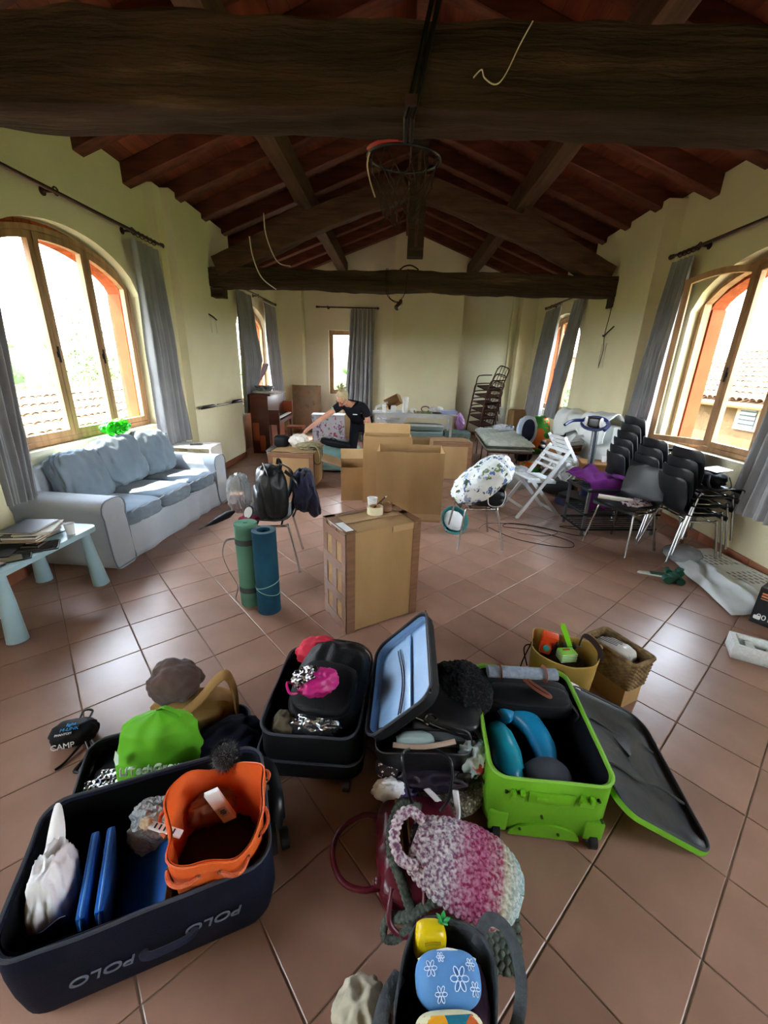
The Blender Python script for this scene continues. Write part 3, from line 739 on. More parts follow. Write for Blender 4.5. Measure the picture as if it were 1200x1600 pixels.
b = MB(); b.blob((SLEN / 2, SDEP + 0.0, 0.40), (SLEN - 0.05, 0.20, 0.80), p=6, n=12, wr=0.01); b.obj('back_frame', sofa_m, SF, smooth=True, auto=180)
sw = (SLEN - 0.48) / 3
for k in range(3):
    b = MB(); b.blob((0.24 + sw * (k + 0.5), 0.31, 0.36), (sw + 0.015, 0.68, 0.17), p=5, n=14, wr=0.03, ws=3.5, seed=k + 1, ridge=0.05, flat=False)
    o = b.obj('seat_cushion', cush_m, SF, smooth=True, auto=180)
    c = MB(); c.tube([(0.24 + sw * (k + 0.5) + (sw / 2) * cx_, -0.028, 0.435 + 0.006 * sin(cx_ * 9)) for cx_ in [(-0.9 + 0.2 * q) for q in range(10)]], 0.006, 5); c.obj('piping', sofa_m, o, smooth=True)
for k, (dx, rz, tz, ry) in enumerate(((0.02, 0.06, 0.0, 0.05), (0.0, -0.05, 0.05, -0.02), (-0.01, -0.10, 0.04, 0.06))):
    b = MB(); b.blob((0, 0, 0), (sw + 0.06, 0.22, 0.50), p=4.2, n=22, wr=0.05, ws=3.0, seed=k + 11, ridge=0.12, flat=False)
    b.obj('back_cushion', cush_m, SF, smooth=True, auto=180, loc=(0.24 + sw * (k + 0.5) + dx, 0.60, 0.64 + tz), rot=(-0.30, ry, rz))

tbl_m = mat('pale blue plastic', '9fbdc6', '93b3bd', rough=0.35, scale=1)
TB = thing('side_table', 'pale blue plastic table with thick tapered legs beside the sofa', 'table', (-2.52, 2.38, 0), radians(88))
b = MB(); b.prism(rrect(0.80, 0.56, 0.06), 0.445, 0.48); b.obj('tabletop', tbl_m, TB, smooth=True)
b = MB(); b.prism(rrect(0.74, 0.50, 0.05), 0.43, 0.446); b.obj('apron', tbl_m, TB)
for x in (-0.33, 0.33):
    for y in (-0.21, 0.21):
        b = MB(); b.tube([(x, y, 0.44), (x * 1.02, y * 1.05, 0.25), (x * 1.08, y * 1.12, 0.0)], [0.032, 0.042, 0.056], 20); b.obj('leg', tbl_m, TB, smooth=True)
# things on the side table (world coordinates, table top at 0.48)
def T(name, label, cat, loc, rz=0, **k): return thing(name, label, cat, loc, rz, **k)
paper_m = mat('paper', 'e6e2d8', 'd2ccc0', rough=0.9, scale=30, stretch=(1, 1, 30))
blackp = mat('black plastic', '0f1011', rough=0.35); blacks = mat('black satin', '101113', '16171a', rough=0.6, scale=5)
books = [('folder', 'beige folder at the bottom of the pile on the pale blue table', 'c9a86a', 0.012, 0.05), ('folder', 'red brown folder second from the bottom of the pile on the pale blue table', '7c3b33', 0.014, -0.04),
         ('notebook', 'thick black notebook in the middle of the pile on the pale blue table', '1c1d22', 0.022, 0.03), ('paper_stack', 'bundle of loose papers sticking out of the pile on the pale blue table', 'd9d2c4', 0.02, 0.22), ('folder', 'dark blue black folder on top of the pile on the pale blue table', '23252e', 0.012, -0.05)]
z = 0.481
for i, (nm, lb, colr, h, rz) in enumerate(books):
    m_ = mat('cover ' + str(i), colr, rough=0.45); t = T(nm, lb, nm.replace('_', ' '), (-2.50 + (0.05 if nm == 'paper_stack' else 0), 2.50 + 0.01 * (i % 2), z), radians(8) + rz)
    if nm == 'paper_stack':
        b = MB()
        for q in range(5): b.box((0.012 * sin(q * 2), 0.01 * cos(q * 3), h * (q + 0.5) / 5), (0.20, 0.24, h / 5 - 0.001), rot=(0, 0, 0.05 * sin(q * 5)))
        b.obj('sheets', paper_m, t, kind='stuff')
    else:
        b = MB(); b.box((0, 0, h / 2), (0.21, 0.25, h * 0.7)); b.obj('pages', paper_m, t)
        b = MB(); b.box((-0.005, 0, h - 0.0015), (0.225, 0.26, 0.003), bev=0.001); b.box((-0.005, 0, 0.0015), (0.225, 0.26, 0.003), bev=0.001); b.box((-0.116, 0, h / 2), (0.004, 0.26, h)); b.obj('cover', m_, t)
    z += h + 0.001
b = MB(); b.lathe([(0.0, 0.0), (0.024, 0.0), (0.031, 0.075), (0.034, 0.078), (0.032, 0.08), (0.029, 0.076), (0.022, 0.004), (0, 0.004)], 24, cap=False)
cup0 = b.obj('plastic_cup', mat('white plastic cup', 'e8eaea', rough=0.3), smooth=True, loc=(-2.29, 2.58, 0.481), label='white plastic cup in front of the pile of folders on the pale blue table', cat='cup')
def slab(name, label, cat, loc, rz, size, m_body, m_face, part, r=0.012, tilt=None):
    t = thing(name, label, cat, loc, rz, rot=(tilt[0], tilt[1], rz) if tilt else None)
    b = MB(); b.prism(rrect(size[0], size[1], r), 0, size[2]); b.obj('body', m_body, t, smooth=True)
    b = MB(); b.prism(rrect(size[0] - 0.012, size[1] - 0.012, r * 0.7), size[2], size[2] + 0.0006); b.obj(part, m_face, t)
    return t
scr = mat('dark glass screen', '0a0b0e', rough=0.06)
slab('tablet', 'black tablet computer lying flat nearest the table corner', 'tablet', (-2.33, 2.33, 0.481), radians(35), (0.25, 0.17, 0.008), blacks, scr, 'screen')
slab('tablet', 'small black tablet partly under the larger one', 'tablet', (-2.34, 2.17, 0.481), radians(40), (0.19, 0.12, 0.007), blacks, scr, 'screen')
slab('folder', 'flat black document sleeve at the left edge of the pale blue table', 'folder', (-2.55, 2.24, 0.481), radians(20), (0.30, 0.24, 0.010), blacks, blacks, 'flap')
slab('phone', 'pink covered phone at the near corner of the pale blue table', 'phone', (-2.36, 2.035, 0.481), radians(78), (0.15, 0.08, 0.012), mat('phone edge', '2d2c33', rough=0.4), mat('pink cover', 'b58d8a', rough=0.6), 'cover')
b = MB()
b.lathe([(0.02, 0), (0.06, 0), (0.062, 0.01), (0.062, 0.25), (0.06, 0.26), (0.02, 0.26), (0.02, 0)], 28, cap=False)
kr = thing('paper_towel_roll', 'white paper towel roll standing at the back of the pale blue table', 'paper towel', (-2.74, 2.36, 0.481))
b.obj('roll', mat('quilted paper', 'efece4', 'e0ddd2', rough=0.95, scale=60, bump=0.8, kind='vor', bdist=0.004), kr, smooth=True, auto=50)
b = MB(); b.lathe([(0.019, 0.002), (0.0195, 0.258)], 18, cap=False); b.obj('cardboard_core', mat('core card', 'a5855c', rough=0.9), kr, smooth=True)
b = MB(); b.tube([(-2.36, 2.66, 0.484), (-2.42, 2.42, 0.484), (-2.60, 2.44, 0.484), (-2.64, 2.52, 0.484), (-2.56, 2.62, 0.486)], 0.0025, 6, smooth=8)
b.obj('charging_cable', black_cable, smooth=True, label='thin dark cable looping round the folders on the pale blue table', cat='cable')
bagb = thing('backpack', 'black backpack with white lettering under the pale blue table', 'backpack', (-2.66, 2.02, 0), 0.3)
b = MB(); b.blob((0, 0, 0.13), (0.30, 0.24, 0.24), p=2.6, n=12, wr=0.06, seed=3, ridge=0.05); b.obj('body', blacks, bagb, smooth=True, auto=180)
b = MB(); b.tube([(-0.1, -0.1, 0.26), (-0.05, -0.16, 0.30), (0.05, -0.16, 0.30), (0.1, -0.1, 0.26)], 0.012, 6, smooth=4, flat=0.4); b.obj('strap', blackp, bagb, smooth=True)
text('lettering', 'TRIBE', 0.09, bagb, (0.172, -0.03, 0.09), (pi / 2, 0, pi / 2 - 0.1), mat('white print', 'e8e8e8', rough=0.6), shear=0.2)
# behind the sofa's far arm
shelf_m = mat('painted white wood', 'd9d6cb', 'cfccc0', rough=0.6, scale=3)
st = thing('low_shelf', 'low white shelf between the far sofa arm and the pier', 'shelf', (-2.72, 5.28, 0))
b = MB(); b.box((0, 0, 0.62), (0.66, 0.34, 0.03), bev=0.004); b.obj('top', shelf_m, st)
for x in (-0.31, 0.31):
    b = MB(); b.box((x, 0, 0.302), (0.025, 0.32, 0.60)); b.obj('side_panel', shelf_m, st)
b = MB(); b.box((0, 0, 0.30), (0.594, 0.31, 0.02)); b.obj('shelf_board', shelf_m, st)
b = MB(); b.box((0, 0, 0.012), (0.15, 0.055, 0.022), bev=0.006)
rc = thing('remote_control', 'dark remote control on the low white shelf behind the sofa arm', 'remote', (-2.62, 5.20, 0.636), 0.3); b.obj('body', blackp, rc, smooth=True)
b = MB()
for i in range(4):
    for j in range(2): b.cyl((-0.05 + i * 0.03, -0.012 + j * 0.024, 0.022), (-0.05 + i * 0.03, -0.012 + j * 0.024, 0.026), 0.006, 8)
b.obj('buttons', mat('grey rubber', '6f7174', rough=0.7), rc, kind='stuff')
# green translucent ring toy on the sill
green_t = mat('translucent green vinyl', '35e02a', rough=0.12, trans=0.55, ior=1.2)
gb = thing('inflatable_ring', 'crumpled translucent bright green inflatable on the sill behind the sofa', 'inflatable', (-2.98, 4.20, 0.96), 0.15)
b = MB(); b.blob((0, 0.05, 0.035), (0.22, 0.46, 0.15), p=2.0, n=12, wr=0.22, ws=2.4, seed=8, ridge=0.2, flat=True); b.obj('film', green_t, gb, smooth=True, auto=180)
b = MB()
for k in range(4): b.tube([(0.05 + 0.02 * sin(k), -0.16 + 0.1 * k + 0.06 * cos(a * pi / 7), 0.03 + 0.055 * sin(a * pi / 7)) for a in range(14)], 0.014, 6, closed=True)
b.obj('loops', green_t, gb, smooth=True)
# ================================================================ MIDDLE OF THE ROOM
card_m = mat('brown cardboard', 'ab8a60', '9c7b53', rough=0.9, scale=3, bump=0.12, bscale=90, stretch=(1, 1, 0.3))
card_in = mat('cardboard inside', 'b5946a', 'a88559', rough=0.92, scale=3)
tape_m = mat('brown packing tape', '86624a', '785540', rough=0.22, scale=6, stretch=(1, 1, 8), bump=0.15, bscale=30)
clear_tape = mat('clear packing tape', 'b89670', rough=0.12)
white_m = mat('white paint', 'e4e5e2', 'd6d8d6', rough=0.45, scale=6)
label_m = mat('white label', 'e6e6e3', rough=0.5)
steel = mat('chromed steel', 'b9bcc0', rough=0.18, metal=1.0)
darksteel = mat('dull steel', '77736c', rough=0.35, metal=0.9)
def tape(b, p, q, width, nrm):
    """strip from p to q lying on a face whose normal is nrm"""
    p, q, nrm = Vector(p), Vector(q), Vector(nrm).normalized(); t = (q - p).normalized(); s = nrm.cross(t) * width / 2
    vs = [p - s, q - s, q + s, p + s]; A_ = [b.v(x + nrm * 0.0012) for x in vs]; B_ = [b.v(x - nrm * 0.001) for x in vs]
    b.f(A_); b.f(B_[::-1])
    for k in range(4): b.f([B_[k], B_[(k + 1) % 4], A_[(k + 1) % 4], A_[k]])
def closed_box(label, loc, rz, w, d, h, group=None, tapes=True, bulge=0.008):
    t = thing('cardboard_box', label, 'box', loc, rz, group)
    b = MB(); b.blob((0, 0, h / 2), (w, d, h), p=24, n=12, wr=bulge * 0.6, ws=1.4, seed=w * 10, flat=True); b.obj('carton', card_m, t, smooth=True, auto=30)
    if tapes:
        def strips(sets, nm, m_):
            b = MB()
            for s_ in sets: tape(b, *s_)
            b.obj(nm, m_, t, kind='stuff')
        e = 0.004
        W, D = w / 2 + e, d / 2 + e
        # front face (-y), right face (+x), top
        strips([((x, -D, 0.005), (x, -D, h - 0.003), 0.06, (0, -1, 0)) for x in (-W + 0.035, W - 0.035)] + [((-W + 0.01, -D - 0.001, h - 0.04), (W - 0.01, -D - 0.001, h - 0.04), 0.06, (0, -1, 0))]
               + [((W, y, 0.005), (W, y, h - 0.003), 0.055, (1, 0, 0)) for y in (-D + 0.03, D - 0.03)]
               + [((-W + 0.005, y, h + e), (W - 0.005, y, h + e), 0.055, (0, 0, 1)) for y in (-D + 0.03, D - 0.03)], 'packing_tape', tape_m)
    return t
# big taped box in the middle foreground
th1 = atan2(2.50 - 2.22, 0.20 + 0.28)   # right visible face runs from near corner to the right
BX = closed_box('big brown box wrapped in packing tape, with rolls of tape on top', (-0.142, 2.512, 0), radians(33), 0.55, 0.34, 0.715, tapes=False)
b = MB(); h = 0.715; W, D = 0.275, 0.17; e = 0.0035
for x in (-W + 0.03, W - 0.03): tape(b, (x, -D - e, 0.004), (x, -D - e, h), 0.06, (0, -1, 0))
for y, wd in ((-D + 0.03, 0.06), (0.0, 0.07), (D - 0.03, 0.06)): tape(b, (-W - e, y, 0.004), (-W - e, y, h), wd, (-1, 0, 0))
for z in (0.05, 0.24, 0.46, 0.66): tape(b, (-W - e - 0.001, -D, z), (-W - e - 0.001, D, z), 0.065, (-1, 0, 0))
tape(b, (-W + 0.03, -D, h + e), (-W + 0.03, D, h + e), 0.08, (0, 0, 1)); tape(b, (W - 0.03, -D, h + e), (W - 0.03, D, h + e), 0.06, (0, 0, 1))
tape(b, (-W, D - 0.02, h + e), (W, D - 0.02, h + e), 0.04, (0, 0, 1))
b.obj('packing_tape', tape_m, BX, kind='stuff')
b = MB(); tape(b, (-W + 0.07, 0.0, h + e), (W, 0.0, h + e), 0.05, (0, 0, 1)); tape(b, (W * 0.2, -D - e, h - 0.03), (W * 0.9, -D - e, h - 0.03), 0.04, (0, -1, 0)); b.obj('clear_tape', clear_tape, BX)
b = MB(); tape(b, (-W + 0.035, -D + 0.02, h + e + 0.003), (-W + 0.035, -D + 0.17, h + e + 0.003), 0.05, (0, 0, 1)); b.obj('paper_label', label_m, BX, label='white paper label')
b = MB(); b.tube([(-W - 0.004, -D, h), (-W - 0.006, -0.05, h + 0.004), (-W - 0.004, D, h)], 0.004, 5); b.obj('torn_edge', label_m, BX)
BT = BX.matrix_basis
def on_box(x, y, z=0.0): p = BT @ Vector((x, y, 0.7205 + z)); return (p.x, p.y, p.z)
def tape_roll(label, x, y, m_, r=0.055, hgt=0.05):
    t = thing('tape_roll', label, 'tape roll', on_box(x, y))
    b = MB(); b.lathe([(r * 0.72, 0), (r, 0), (r, hgt), (r * 0.72, hgt), (r * 0.72, 0)], 32, cap=False); b.obj('tape_body', m_, t, smooth=True)
    b = MB(); b.lathe([(r * 0.66, 0), (r * 0.715, 0), (r * 0.715, hgt + 0.001), (r * 0.66, hgt + 0.001), (r * 0.66, 0)], 32, cap=False); b.obj('core', card_m, t, smooth=True)
    return t
tape_roll('clear tape roll standing in front of the white cup on the big box', 0.055, 0.060, mat('clear tape side', 'd8d2b0', rough=0.2))
tape_roll('brown tape roll beside the pen on the big box', 0.155, 0.085, tape_m, 0.045)
b = MB(); b.lathe([(0.0, 0.0), (0.026, 0.0), (0.034, 0.085), (0.036, 0.087), (0.033, 0.088), (0.024, 0.004), (0, 0.004)], 24, cap=False)
b.obj('plastic_cup', MATS['white plastic cup'], smooth=True, loc=on_box(0.075, 0.135), label='white cup behind the clear tape roll on the big box', cat='cup')
pn = thing('pen', 'dark pen leaning in the brown tape roll on the big box', 'pen', on_box(0.10, 0.09, 0.055), rot=(0.0, 0.9, 0.5))
b = MB(); b.tube([(0, 0, -0.05), (0, 0, 0.06)], 0.006, 10); b.obj('barrel', mat('brown metal', '5b3a2c', rough=0.3, metal=0.4), pn, smooth=True)
b = MB(); b.tube([(0, 0, 0.06), (0, 0, 0.075), (0, 0, 0.08)], [0.006, 0.006, 0.003], 10); b.obj('cap', steel, pn, smooth=True)

# yoga mats
def mat_roll(label, loc, r, h, m_, hole, edge_m, turns=4):
    t = thing('yoga_mat', label, 'yoga mat', loc)
    b = MB(); b.lathe([(hole, 0.0), (r, 0.0), (r, h), (hole, h), (hole, 0.0)], 48, cap=False); b.obj('roll', m_, t, smooth=True)
    b = MB(); n = 90; pts = []
    for i in range(n):
        a = 2 * pi * turns * i / (n - 1); q = hole + (r - hole) * i / (n - 1) * 0.97; pts.append((q * cos(a), q * sin(a), h + 0.0005))
    b.tube(pts, 0.0018, 4); b.obj('spiral_edge', edge_m, t)
    return t
mg = mat('sage green foam', '5f8f78', '557f6b', rough=0.9, scale=4, bump=0.3, bscale=200); mb_ = mat('petrol blue foam', '1d4a5e', '173d50', rough=0.85, scale=4, bump=0.3, bscale=200)
m1 = mat_roll('sage green rolled yoga mat with a grey carry strap', (-1.02, 2.565, 0), 0.078, 0.625, mg, 0.016, mat('sage edge', '7fb096', rough=0.9), 5)
m2 = mat_roll('petrol blue rolled yoga mat held by two rubber bands', (-0.865, 2.475, 0), 0.08, 0.615, mb_, 0.045, mat('grey edge', '6f8791', rough=0.9), 4)
web = mat('grey webbing', '4a4f4e', rough=0.9, bump=0.4, bscale=300)
b = MB()
for z in (0.13, 0.50): b.lathe([(0.0785, z - 0.02), (0.081, z - 0.02), (0.081, z + 0.02), (0.0785, z + 0.02)], 40)
b.obj('strap_band', web, m1, smooth=True, kind='stuff')
b = MB(); b.tube([(-0.08, -0.02, 0.51), (-0.13, -0.05, 0.50), (-0.155, -0.06, 0.40), (-0.13, -0.05, 0.28), (-0.10, -0.04, 0.20), (-0.085, -0.03, 0.13), (-0.10, -0.05, 0.05), (-0.07, -0.06, 0.02)], 0.018, 6, smooth=6, flat=0.12); b.obj('shoulder_strap', web, m1, smooth=True)
b = MB()
for z, tl in ((0.215, 0.05), (0.17, -0.06)): b.tube([(0.0815 * cos(a * pi / 16), 0.0815 * sin(a * pi / 16), z + tl * 0.5 * cos(a * pi / 16)) for a in range(32)], 0.0022, 5, closed=True)
b.obj('rubber_band', mat('pale rubber', '8fc0a8', rough=0.6), m2, smooth=True, kind='stuff')

# ---- stackable shell chair: plastic shell on a chromed four leg frame
shell_blk = mat('black grained plastic', '131416', '1a1b1e', rough=0.42, scale=6, bump=0.15, bscale=220)
def chair_meshes():
    """origin at floor centre, the sitter faces -y"""
    M_ = {}
    b = MB()
    prof = [(-0.215, 0.425), (-0.205, 0.445), (-0.15, 0.452), (-0.05, 0.442), (0.06, 0.432), (0.14, 0.440), (0.185, 0.475), (0.21, 0.54), (0.232, 0.62), (0.25, 0.70), (0.268, 0.775), (0.282, 0.80)]
    def fn(u, v):
        k = v * (len(prof) - 1); i = min(int(k), len(prof) - 2); t = k - i
        y = prof[i][0] * (1 - t) + prof[i + 1][0] * t; z = prof[i][1] * (1 - t) + prof[i + 1][1] * t
        s = 2 * u - 1; hw = 0.225 - 0.015 * v; back = max(0, (z - 0.50) / 0.30)
        if v > 0.86: hw *= 1 - 0.22 * ((v - 0.86) / 0.14) ** 2
        if v < 0.12: hw *= 1 - 0.08 * ((0.12 - v) / 0.12) ** 2
        x = hw * s; cup = 0.028 * abs(s) ** 2.5
        if z < 0.50: z = z + cup * (1 if v > 0.1 else v * 10)
        y = y - cup * 1.3 * min(1, back * 3) + (0.018 * (1 - abs(s) ** 2) * min(1, back * 2))
        return (x, y, z)
    b.grid(fn, 15, 26, thick=0.007); M_['seat_shell'] = (b.mesh('seat_shell', shell_blk, True, 60), None)
    for i, (sx_, sy_) in enumerate(((-1, -1), (1, -1), (-1, 1), (1, 1))):
        b = MB(); b.tube([(sx_ * 0.182, sy_ * 0.10, 0.405), (sx_ * 0.182, sy_ * 0.135, 0.405), (sx_ * 0.186, sy_ * 0.158, 0.388), (sx_ * 0.235, sy_ * 0.225 + 0.01, 0.012)], 0.0105, 8, smooth=3)
        b.tube([(sx_ * 0.235, sy_ * 0.225 + 0.01, 0.02), (sx_ * 0.2365, sy_ * 0.227 + 0.01, 0.0)], 0.0125, 8)
        M_['leg%d' % i] = (b.mesh('leg', steel, True, 50), 'leg')
    b = MB()
    for sx_ in (-1, 1): b.tube([(sx_ * 0.182, -0.14, 0.405), (sx_ * 0.182, 0.14, 0.405)], 0.0105, 8)
    for sy_ in (-1, 1): b.tube([(-0.18, sy_ * 0.10, 0.412), (0.18, sy_ * 0.10, 0.412)], 0.009, 8)
    M_['frame'] = (b.mesh('frame', steel, True), 'frame')
    return M_
CH = chair_meshes()
def chair(label, loc, rz, group=None, rot=None):
    t = thing('stacking_chair', label, 'chair', loc, rz, group, rot=rot)
    for k, (me, nm) in CH.items():
        o = bpy.data.objects.new(nm or k, me); COL.objects.link(o); o.parent = t
    return t
# chair with backpack (back towards camera right), left middle
CB = chair('black shell chair half hidden under a black backpack and navy jacket', (-1.05, 3.23, 0), radians(-80))
# chair under the floral cloth
CF = chair('black shell chair covered by a floral sheet, beside the open box', (0.82, 3.88, 0), radians(-84))

# backpack on the chair
def backpack(label, loc, rot, size, m_, seed=1, pads=True):
    t = thing('backpack', label, 'backpack', loc, rot=rot); w_, d_, h_ = size
    b = MB(); b.blob((0, 0, h_ / 2), (w_, d_, h_), p=3.0, n=20, wr=0.045, ws=2.6, seed=seed, ridge=0.10, flat=False); b.obj('body', m_, t, smooth=True, auto=180)
    b = MB(); b.blob((0, -d_ * 0.45, h_ * 0.36), (w_ * 0.78, d_ * 0.35, h_ * 0.55), p=3.5, n=12, wr=0.04, ws=2.5, seed=seed + 3, flat=False); b.obj('front_pocket', m_, t, smooth=True, auto=180)
    b = MB(); b.tube([(-w_ * 0.47, -d_ * 0.1, h_ * 0.25), (-w_ * 0.47, -d_ * 0.12, h_ * 0.8), (-w_ * 0.3, -d_ * 0.14, h_ * 0.98), (0, -d_ * 0.15, h_ * 1.01), (w_ * 0.3, -d_ * 0.14, h_ * 0.98), (w_ * 0.47, -d_ * 0.12, h_ * 0.8), (w_ * 0.47, -d_ * 0.1, h_ * 0.25)], 0.005, 6, smooth=6); b.obj('zip', blackp, t, smooth=True)
    b = MB(); b.tube([(-0.05, d_ * 0.3, h_ * 0.97), (-0.04, d_ * 0.35, h_ * 1.08), (0.04, d_ * 0.35, h_ * 1.08), (0.05, d_ * 0.3, h_ * 0.97)], 0.012, 6, smooth=5, flat=0.4); b.obj('top_handle', blackp, t, smooth=True)
    if pads:
        for s_ in (-1, 1):
            b = MB(); b.tube([(s_ * w_ * 0.22, d_ * 0.42, h_ * 0.95), (s_ * w_ * 0.34, d_ * 0.75, h_ * 0.75), (s_ * w_ * 0.40, d_ * 0.78, h_ * 0.45), (s_ * w_ * 0.42, d_ * 0.5, h_ * 0.12)], 0.028, 8, smooth=6, flat=0.25); b.obj('shoulder_strap', blackp, t, smooth=True)
    return t
pack_m = mat('black coated fabric', '17191b', '1e2123', rough=0.45, scale=3, bump=0.1, bscale=200)
backpack('black backpack leaning on the chair behind the yoga mats', (-0.99, 3.16, 0.46), (0.10, 0.22, radians(-62)), (0.33, 0.24, 0.46), pack_m)
navy_m = mat('navy cloth', '20223a', '191b2f', rough=0.9, scale=3, sheen=0.2)
jk = thing('jacket', 'navy jacket draped over the chair back beside the black backpack', 'jacket', (-0.79, 3.22, 0.56), radians(8))
b = MB(); b.blob((0.03, 0, 0.12), (0.19, 0.40, 0.36), p=2.8, n=18, wr=0.07, ws=2.2, seed=21, ridge=0.16, flat=False); b.obj('body', navy_m, jk, smooth=True, auto=180)
b = MB(); b.blob((0.09, -0.06, 0.06), (0.13, 0.20, 0.34), rot=(0.1, -0.25, 0.3), p=2.6, n=12, wr=0.07, ws=2.2, seed=22, ridge=0.14, flat=False); b.obj('sleeve', navy_m, jk, smooth=True, auto=180)
pf = mat('clear crinkled plastic film', 'dfe3e6', rough=0.08, thin=0.55, bump=0.8, scale=10, bscale=18, bdist=0.02)
cbg = thing('plastic_bag', 'clear crinkled plastic bag standing behind the yoga mats', 'plastic bag', (-1.31, 3.22, 0.455), 0.2)
b = MB(); b.blob((0, 0, 0.17), (0.20, 0.16, 0.36), p=2.6, n=16, wr=0.12, ws=3.2, seed=5, ridge=0.28, flat=True); b.obj('film', pf, cbg, smooth=True, auto=40)
b = MB(); b.blob((0.0, 0.0, 0.06), (0.15, 0.11, 0.12), p=2.2, n=8, wr=0.1, seed=2); b.obj('contents', mat('mauve paper', '8d6f7b', 'b9a7ab', rough=0.8, scale=14), cbg, smooth=True, auto=180)
mr = thing('hand_mirror', 'small round white faced mirror in front of the black backpack', 'mirror', (-1.165, 3.02, 0.53), rot=(1.2, 0.2, -0.3))
b = MB(); b.lathe([(0, 0), (0.042, 0), (0.045, 0.004), (0.042, 0.009), (0, 0.009)], 28, cap=False, sq=1.35); b.obj('rim', blackp, mr, smooth=True)
b = MB(); b.lathe([(0, 0.0095), (0.035, 0.0095), (0.035, 0.0100), (0, 0.0100)], 28, cap=False, sq=1.35); b.obj('glass', label_m, mr)
b = MB(); b.blob((0, 0, 0), (0.17, 0.12, 0.05), p=2.2, n=10, wr=0.2, seed=9, ridge=0.2, flat=False); b.obj('scarf', mat('magenta cloth', '9c1f4e', rough=0.9), smooth=True, loc=(-1.17, 3.03, 0.475), label='crumpled magenta scarf under the small round mirror', cat='scarf')
b = MB(); b.tube([(0, 0, 0), (0.02, 0.01, 0.10), (0.13, 0.0, 0.145), (0.015, 0.0, -0.0)], 0.004, 5, smooth=4)
um = thing('umbrella', 'folded dark umbrella poking out beside the yoga mats', 'umbrella', (-1.42, 3.02, 0.46), rot=(0.2, 1.05, 0.2))
b = MB(); b.tube([(0, 0, -0.14), (0, 0, -0.04), (0, 0, 0.10), (0, 0, 0.16)], [0.004, 0.022, 0.03, 0.012], 10); b.obj('canopy', blacks, um, smooth=True)
b = MB(); b.cyl((0, 0, -0.2), (0, 0, -0.13), 0.004, 6); b.obj('tip', blackp, um)

# floral sheet over the second chair
floral = mat('floral sheet', 'e9eeee', 'dfe6e6', rough=0.9, scale=5, bump=0.1)
def pattern(m, cols, scale, thr, seed=0.0):
    """printed motifs: blotches of colour on the cloth"""
    n = m.node_tree.nodes; L = m.node_tree.links; p = n['Principled BSDF']; tcn = n.new('ShaderNodeTexCoord'); src = p.inputs['Base Color'].links[0].from_socket if p.inputs['Base Color'].links else None
    prev = src
    for i, c in enumerate(cols):
        mpn = n.new('ShaderNodeMapping'); mpn.inputs['Location'].default_value = (seed + i * 3.7, i * 1.3, i * 5.1); L.new(tcn.outputs['Object'], mpn.inputs[0])
        ns = n.new('ShaderNodeTexNoise'); ns.inputs['Scale'].default_value = scale * (1 + 0.2 * i); ns.inputs['Detail'].default_value = 3; ns.inputs['Roughness'].default_value = 0.65; L.new(mpn.outputs[0], ns.inputs['Vector'])
        rp = n.new('ShaderNodeMath'); rp.operation = 'GREATER_THAN'; rp.inputs[1].default_value = thr; L.new(ns.outputs['Fac'], rp.inputs[0])
        mx = n.new('ShaderNodeMix'); mx.data_type = 'RGBA'; L.new(rp.outputs[0], mx.inputs['Factor'])
        if prev: L.new(prev, mx.inputs['A'])
        else: mx.inputs['A'].default_value = p.inputs['Base Color'].default_value
        mx.inputs['B'].default_value = srgb(c); prev = mx.outputs['Result']
    L.new(prev, p.inputs['Base Color'])
pattern(floral, ('7f9160', '5b76ab', '9fb0cf', '4d5a4c'), 7.5, 0.615)
b = MB()
fl = b.blob((0, 0, 0), (0.66, 0.40, 0.34), p=2.4, n=30, wr=0.05, ws=2.6, seed=4, ridge=0.12, flat=False)
fs = b.obj('floral_sheet', floral, smooth=True, auto=180, loc=(0.84, 3.80, 0.665), rot=(0.0, radians(-38), radians(4)), label='crumpled white sheet with blue and green flowers heaped on the chair', cat='sheet')
hb = thing('tote_bag', 'black tote bag with white handles hanging under the floral sheet', 'bag', (0.86, 3.72, 0.462), radians(-4))
b = MB(); b.blob((0, 0.04, 0.06), (0.40, 0.22, 0.18), p=3.5, n=14, wr=0.08, ws=2.5, seed=6, ridge=0.06, flat=True); b.obj('body', mat('black nylon', '15171b', rough=0.55), hb, smooth=True, auto=180)
b = MB(); b.tube([(0.02, -0.075, 0.13), (0.03, -0.105, 0.02), (0.13, -0.12, 0.015), (0.17, -0.10, 0.08), (0.17, -0.07, 0.15)], 0.013, 6, smooth=5, flat=0.35); b.obj('handle', white_m, hb, smooth=True)
hm = thing('basin', 'teal plastic basin lying tilted under the floral chair', 'basin', (0.66, 4.12, 0.13), rot=(0.95, 0.35, 0.1))
teal_p = mat('teal plastic', '2e7b7c', rough=0.3)
b = MB(); b.lathe([(0.0, -0.10), (0.11, -0.09), (0.155, 0.0), (0.16, 0.008), (0.15, 0.008), (0.10, -0.08), (0, -0.09)], 30, cap=False); b.obj('bowl', teal_p, hm, smooth=True)
b = MB(); b.blob((0, 0, -0.03), (0.24, 0.22, 0.08), p=2.2, n=8, wr=0.1, seed=2, flat=False); b.obj('cloth', white_m, hm, smooth=True, auto=180)

